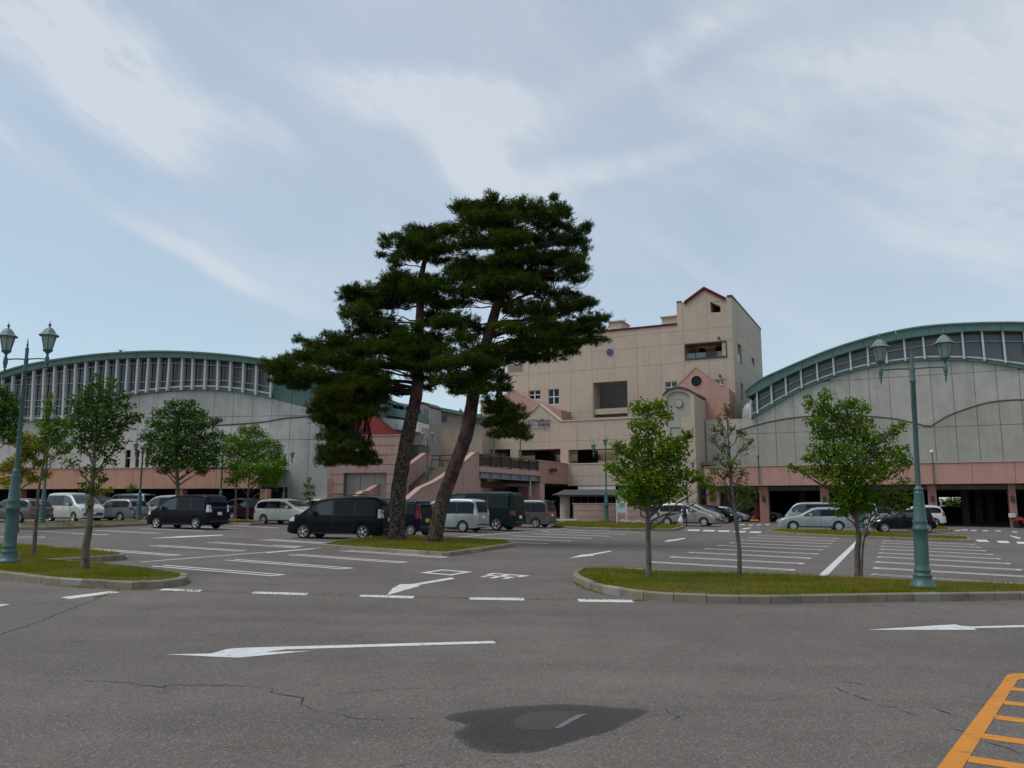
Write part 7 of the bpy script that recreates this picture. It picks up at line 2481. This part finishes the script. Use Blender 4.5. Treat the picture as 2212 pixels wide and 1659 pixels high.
nR = pine((937, 1170), [(941, 1155), (955, 1085), (985, 1000), (1008, 935), (1024, 848), (1040, 780), (1056, 722), (1075, 655), (1092, 590), (1104, 530), (1104, 480), (1096, 440)], (33, 30, 29, 30, 27, 26, 23, 21, 18, 12, 9, 5, 3), padsR,
          'taller right pine with a leaning reddish trunk on the kerbed bed', 41, (956, 1080), 105, hub=(1435, 1250), hub_y=1290)
nL = pine((860, 1166), [(858, 1150), (860, 1070), (872, 990), (885, 920), (900, 850), (904, 780), (906, 715), (908, 650), (910, 600), (918, 560), (926, 520)], (36, 33, 31, 29, 26, 24, 20, 17, 14, 10, 7, 4), padsL,
          'left pine with a dark upright trunk and low hanging boughs on the kerbed bed', 43, (893, 880), 105, hub=(640, 1290), hub_y=1255)
print('needles', nR, nL)

# ================================================================== small things
# low pink wall
A, Bq = G(1240, 1131), G(1396, 1132.5)
WP = Plane(1240, A.y, math.degrees(math.atan2(Bq.y - A.y, Bq.x - A.x)))
t = thing('low_wall', 'low pink tiled wall behind the grass strip, before the dark entrance', 'wall', tuple(WP.W(0, .3)))
z0 = WP.at(1240, 1131)[1]; z1_ = WP.at(1300, 1089.5)[1]
s1_ = WP.at(1400, 1110)[0]
mb = MB(); mb.plate(WP, hpoly((0, s1_, z0 - .2, z1_ - .02)), (), .05, .5); mb.build('wall_core', M['joint'], t)
panels(WP, hpoly((0, s1_, z0 - .2, z1_)), (), [0, s1_ * .55, s1_], [z0 - .2, z0 + .48, z0 + .95, z1_], M['pink_light'], t, 0, .05, gap=.03, name='wall_course')
mb = MB(); mb.plate(WP, hpoly((-.03, s1_, z1_ + .003, z1_ + .09)), (), -.04, .54); mb.build('coping', M['pink_light'], t)
# stones along the wall foot
for i in range(9):
    px = random.uniform(1345, 1398)
    g = G(px, 1133.2 + random.uniform(-.5, .8))
    s = random.uniform(.15, .28)
    mb = MB(); mb.lathe([(s * .5, -.05), (s, .02), (s * .9, s * .6), (s * .4, s)], 6, (g.x, g.y, g.z + .1), rot=random.random()); o = mb.build('stone', M['stone'], None)
    o['label'] = 'small rough stone lying at the foot of the low pink wall'; o['category'] = 'stone'; o['group'] = 'stones at the foot of the low wall'
# white bench end / kerb block at left of the wall
g = G(1222, 1131)
mb = MB(); mb.box((g.x, g.y + .2, g.z + .28), (1.7, .7, .10)); mb.box((g.x - .7, g.y + .2, g.z + .1), (.12, .6, .34)); mb.box((g.x + .7, g.y + .2, g.z + .1), (.12, .6, .34))
o = mb.build('bench', M['sign_white']); o['label'] = 'low white bench left of the low pink wall'; o['category'] = 'bench'
# shelter with a dark roof
SH = WP.shifted(-3.5)
t = thing('shelter', 'dark roofed shelter with a beige column behind the low pink wall', 'shelter', tuple(SH.W(SH.at(1221, 1120)[0], .3)))
a, b = SH.at(1198, 1064)[0], SH.at(1372, 1064)[0]
zr = SH.at(1300, 1066)[1]
mb = MB()
v = [SH.W(a, zr - .12, -1.2), SH.W(b, zr - .12, -1.2), SH.W(b, zr - .12, 2.0), SH.W(a, zr - .12, 2.0), SH.W(a + .9, zr + .30, .2), SH.W(b - .5, zr + .30, .2), SH.W(b - .5, zr + .30, .8), SH.W(a + .9, zr + .30, .8)]
mb.add(v, [(3, 2, 1, 0), (0, 1, 5, 4), (1, 2, 6, 5), (2, 3, 7, 6), (3, 0, 4, 7), (4, 5, 6, 7)])
mb.build('roof', M['ceiling'], t)
mb = MB(); mb.plate(SH, hpoly((a + .1, b, zr - .25, zr - .13)), (), -1.15, -1.0); mb.build('fascia', M['ceiling'], t)
ca, cb_ = SH.at(1210.5, 1100)[0], SH.at(1232, 1100)[0]
cols = [((ca + cb_) / 2, (cb_ - ca) / 2), (SH.at(1360, 1080)[0], .35)]
for c, r in cols:
    mb = MB(); mb.lathe([(r, -.3), (r, zr - .15)], 20, tuple(SH.W(c, 0, .2))); mb.build('column', M['beige'], t, smooth=40)
for k in range(7):
    s = SH.at(1245 + k * 17, 1080)[0]
    mb = MB(); mb.plate(SH, hpoly((s - .05, s + .05, 0, zr - .13)), (), 1.6, 1.7); mb.build('post', M['brown'], t)
# bus stop pole by the column
g = G(1221.5, 1127.5)
t = thing('stop_sign', 'thin pole with a round headed sign before the beige column', 'sign', tuple(g))
zt_ = zr - .4
mb = MB(); mb.tube([g, (g.x, g.y, zt_)], .03, 8); mb.build('pole', M['grey_metal'], t)
mb = MB(); mb.box((g.x, g.y - .04, zt_ - .1), (.42, .03, .16)); mb.build('board', M['lamp_pale'], t)
mb = MB(); mb.box((g.x - .12, g.y - .04, zt_ - .85), (.22, .03, .5)); mb.build('board', M['sign_white'], t)
mb = MB(); mb.box((g.x + .02, g.y - .04, zt_ - 1.75), (.24, .03, .45)); mb.build('board', M['sign_white'], t)
# information board
g = G(1343, 1134)
t = thing('notice_board', 'white notice board on two legs with a green and blue map before the pink wall', 'sign', tuple(g))
pm_ = g.y / FPX
def at_y(x, y, Y):
    d = ray(x, y); s = Y / d.y
    return Vector((s * d.x, Y, HCAM + s * d.z))
a, b = at_y(1331, 1080.5, g.y), at_y(1354.5, 1107.5, g.y)
mb = MB(); mb.box(((a.x + b.x) / 2, g.y, (a.z + b.z) / 2), (b.x - a.x, .06, a.z - b.z)); mb.build('panel', M['sign_white'], t)
for x in (a.x + .04, b.x - .04):
    mb = MB(); mb.box((x, g.y + .005, (a.z + g.z) / 2 + .02), (.09, .085, a.z - g.z + .02)); mb.build('leg', M['sign_white'], t)
c, d = at_y(1336, 1086, g.y), at_y(1349.5, 1096.5, g.y)
mb = MB(); mb.box(((c.x + d.x) / 2, g.y - .035, (c.z + d.z) / 2), (d.x - c.x, .01, c.z - d.z)); mb.build('map', mat('map_green', (.30, .48, .25), .6, .25, 6), t)
mb = MB(); mb.box(((c.x + d.x) / 2 + .03, g.y - .042, (c.z + d.z) / 2 + .04), ((d.x - c.x) * .35, .008, (c.z - d.z) * .6)); mb.build('map_inset', mat('map_blue', (.12, .32, .42), .6, .1), t)
c, d = at_y(1333.5, 1069, g.y), at_y(1345, 1080, g.y)
mb = MB(); mb.box(((c.x + d.x) / 2, g.y, (c.z + d.z) / 2 + .01), (d.x - c.x, .05, c.z - d.z)); mb.build('small_panel', M['sign_white'], t)
mb = MB(); mb.box((d.x - .14, g.y - .03, (c.z + d.z) / 2), (.10, .01, .22)); mb.build('pictogram', M['grey_metal'], t)
mb = MB(); mb.box(((c.x + d.x) / 2 + .03, g.y - .03, d.z - .01), (d.x - c.x + .2, .03, .05)); mb.build('blue_strip', M['blue'], t)
# white marker post and red banner, yellow trolley
g = G(1878.6, 1149)
t = thing('marker_post', 'thin white post on the grass strip left of the small black car', 'post', tuple(g))
mb = MB(); mb.box((g.x, g.y, g.z + .62), (.09, .09, 1.2)); mb.box((g.x, g.y, g.z + .06), (.4, .25, .06)); mb.build('post', M['sign_white'], t)
g = G(1636, 1127)
t = thing('red_banner', 'narrow upright red banner at the garage pillar', 'banner', tuple(g))
mb = MB(); mb.box((g.x, g.y, g.z + .80), (.30, .05, 1.45)); mb.build('cloth', M['red'], t)
mb = MB(); mb.tube([(g.x - .17, g.y, g.z), (g.x - .17, g.y, g.z + 1.6)], .02, 6); mb.box((g.x, g.y, g.z + .03), (.5, .4, .06)); mb.build('stand', M['grey_metal'], t)
g = G(1630, 1129)
t = thing('hand_trolley', 'small yellow and red trolley at the foot of the red banner', 'trolley', tuple(g))
mb = MB(); mb.box((g.x, g.y, g.z + .20), (.65, .4, .12)); mb.build('bed', M['yellow'], t)
mb = MB(); mb.box((g.x - .12, g.y, g.z + .42), (.2, .25, .32)); mb.build('box', M['red'], t)
for dx in (-.22, .22):
    mb = MB(); mb.tube([(g.x + dx, g.y - .15, g.z + .08), (g.x + dx, g.y + .15, g.z + .08)], .08, 10); mb.build('wheel', M['rubber'], t)
# orange flowers on the bare islands
for x, y, lb in [(150, 1136, 'tuft of orange flowers below the front of the white minivan, the left one'), (211, 1137, 'tuft of orange flowers on the bare island, right of the dense young tree'), (515, 1129, 'row of orange flowers under the tree pair')]:
    g = G(x, y, .15)
    t = thing('flower_tuft', lb, 'flowers', tuple(g))
    V = leaf_cards([(g.x, g.y, g.z + .08)], [(.32 if x < 400 else .8, .2, .10)], [160 if x < 400 else 400], .06, 50 + int(x))
    mesh_np('leaves', V, np.arange(len(V)).reshape(-1, 4), M['leaves_dark'], t, k=4, loc=tuple(g))
    V = leaf_cards([(g.x, g.y, g.z + .16)], [(.26 if x < 400 else .75, .16, .06)], [60 if x < 400 else 150], .07, 70 + int(x))
    mesh_np('blossoms', V, np.arange(len(V)).reshape(-1, 4), mat('blossom_orange' + str(x), (.65, .26, .02), .7, .2, 9), t, k=4, loc=tuple(g))
# bird over the left roof
d = ray(260, 758); s = 60 / d.y
c = Vector((s * d.x, 60, HCAM + s * d.z))
t = thing('bird', 'small dark bird flying above the left arched roof', 'bird', tuple(c))
mb = MB(); mb.tube([(c.x - .02, c.y - .2, c.z), (c.x, c.y - .08, c.z), (c.x, c.y + .1, c.z), (c.x, c.y + .22, c.z)], [.01, .06, .05, .01], 6); mb.build('body', M['black_plastic'], t)
for s in (1, -1):
    mb = MB(); mb.add([(c.x + s * .04, c.y - .08, c.z + .02), (c.x + s * .04, c.y + .08, c.z + .02), (c.x + s * .32, c.y + .02, c.z + .10), (c.x + s * .30, c.y - .05, c.z + .10), (c.x + s * .04, c.y, c.z - .01)], [(0, 1, 2, 3), (0, 3, 4), (3, 2, 4), (2, 1, 4)]); mb.build('wing', M['black_plastic'], t)


# ================================================================== person
def skin_mesh(name, verts, edges, radii, material, parent, root=0, sub=2):
    me = bpy.data.meshes.new(name)
    me.from_pydata(verts, edges, []); me.update()
    ob = bpy.data.objects.new(name, me)
    COL.objects.link(ob)
    md = ob.modifiers.new('skin', 'SKIN')
    sv = me.skin_vertices[0].data
    for i, r in enumerate(radii):
        sv[i].radius = r if isinstance(r, tuple) else (r, r)
        sv[i].use_root = (i == root)
    md.use_smooth_shade = True
    sb = ob.modifiers.new('sub', 'SUBSURF'); sb.levels = sub; sb.render_levels = sub
    dg = bpy.context.evaluated_depsgraph_get()
    m2 = bpy.data.meshes.new_from_object(ob.evaluated_get(dg))
    m2.name = name
    bpy.data.objects.remove(ob); bpy.data.meshes.remove(me)
    m2.materials.clear(); m2.materials.append(material)
    o = bpy.data.objects.new(name, m2); COL.objects.link(o); o.parent = parent
    return o


g = G(1480, 1138.4)
t = thing('person', 'person in dark clothes with white sleeves holding a white bag beside the beige silver hatchback', 'person', tuple(g))
t.rotation_euler = (0, 0, R_(150)); t.scale = (.92,) * 3
# body: legs, torso, neck, head, arms (one surface)
V = [(0, 0, .90), (0, .0, 1.05), (.0, .01, 1.22), (0, .02, 1.34), (0, .03, 1.42), (0, .05, 1.50), (0, .05, 1.60),
     (.09, 0, .84), (.10, .02, .48), (.10, -.02, .10), (.10, .10, .04), (-.09, 0, .84), (-.11, -.02, .48), (-.11, -.05, .10), (-.11, .07, .04),
     (.17, .02, 1.34), (.22, .03, 1.08), (.20, .16, .90), (.19, .20, .83), (-.17, .02, 1.34), (-.23, .02, 1.07), (-.24, .05, .84), (-.24, .06, .76)]
Ed = [(0, 1), (1, 2), (2, 3), (3, 4), (4, 5), (5, 6), (0, 7), (7, 8), (8, 9), (9, 10), (0, 11), (11, 12), (12, 13), (13, 14), (3, 15), (15, 16), (16, 17), (17, 18), (3, 19), (19, 20), (20, 21), (21, 22)]
Rd = [(.15, .11), (.135, .10), (.15, .11), (.12, .09), .05, .085, .075, .085, .062, .042, .035, .085, .062, .042, .035, .055, .045, .035, .03, .055, .045, .035, .03]
skin_mesh('body', V, Ed, Rd, M['cloth_black'], t)
for s, ids in ((1, (15, 16, 17)), (-1, (19, 20, 21))):
    Q = [V[i] for i in ids]
    mb = MB(); mb.tube([tuple(q) for q in Q], [.066, .055, .045], 10)
    me = bpy.data.meshes.new('sleeve'); me.from_pydata(mb.v, [], mb.f); me.update(); me.shade_smooth(); me.materials.append(M['cloth_white'])
    o = bpy.data.objects.new('sleeve', me); COL.objects.link(o); o.parent = t


def bm_obj(mb, name, m_, par, smooth=True):
    me = bpy.data.meshes.new(name); me.from_pydata(mb.v, [], mb.f); me.update()
    if smooth:
        me.shade_smooth()
    me.materials.append(m_)
    o = bpy.data.objects.new(name, me); COL.objects.link(o); o.parent = par
    return o


mb = MB(); mb.lathe([(.03, -.10), (.06, -.07), (.078, 0), (.074, .06), (.04, .10), (.01, .11)], 14, (0, .06, 1.56)); mb.lathe([(.006, 0), (.014, .01), (.006, .035)], 6, (0, .14, 1.54))
h_ = bm_obj(mb, 'head', M['skin'], t)
mb = MB(); mb.lathe([(.084, -.05), (.09, .02), (.082, .08), (.045, .125), (.01, .13)], 14, (0, .045, 1.57)); bm_obj(mb, 'hair', M['hair'], t)
for s, p in ((1, V[18]), (-1, V[22])):
    mb = MB()
    p = Vector(p)
    mb.tube([p + Vector((0, 0, .03)), p, p - Vector((0, 0, .05))], [.024, .034, .030], 8)
    for k in range(4):
        q = p + Vector((0, -.026 + .017 * k, -.05))
        mb.tube([q, q + Vector((-.012 * s, 0, -.035)), q + Vector((-.03 * s, 0, -.05 - .006 * (1.5 - abs(k - 1.5))))], [.009, .008, .006], 6)
    q = p + Vector((0, .028, -.01))
    mb.tube([q, q + Vector((-.015 * s, .018, -.03)), q + Vector((-.02 * s, .015, -.055))], [.010, .009, .007], 6)
    bm_obj(mb, 'hand', M['skin'], t)
w = t.matrix_basis
pb = Matrix.Translation(g) @ Matrix.Rotation(R_(150), 4, 'Z') @ Matrix.Scale(.92, 4) @ Vector((.24, .24, .50))
tb = thing('shopping_bag', 'white plastic bag hanging from the hand of the person', 'bag', tuple(pb))
mb = MB(); mb.lathe([(.10, -.22), (.17, -.18), (.19, -.05), (.15, .12), (.07, .24), (.02, .33)], 12)
mb.v = [(x * 1.0 + .012 * math.sin(z * 40 + x * 30), y * .75 + .010 * math.sin(x * 50 + z * 20), z) for x, y, z in mb.v]
bm_obj(mb, 'bag', M['plastic_bag'], tb)
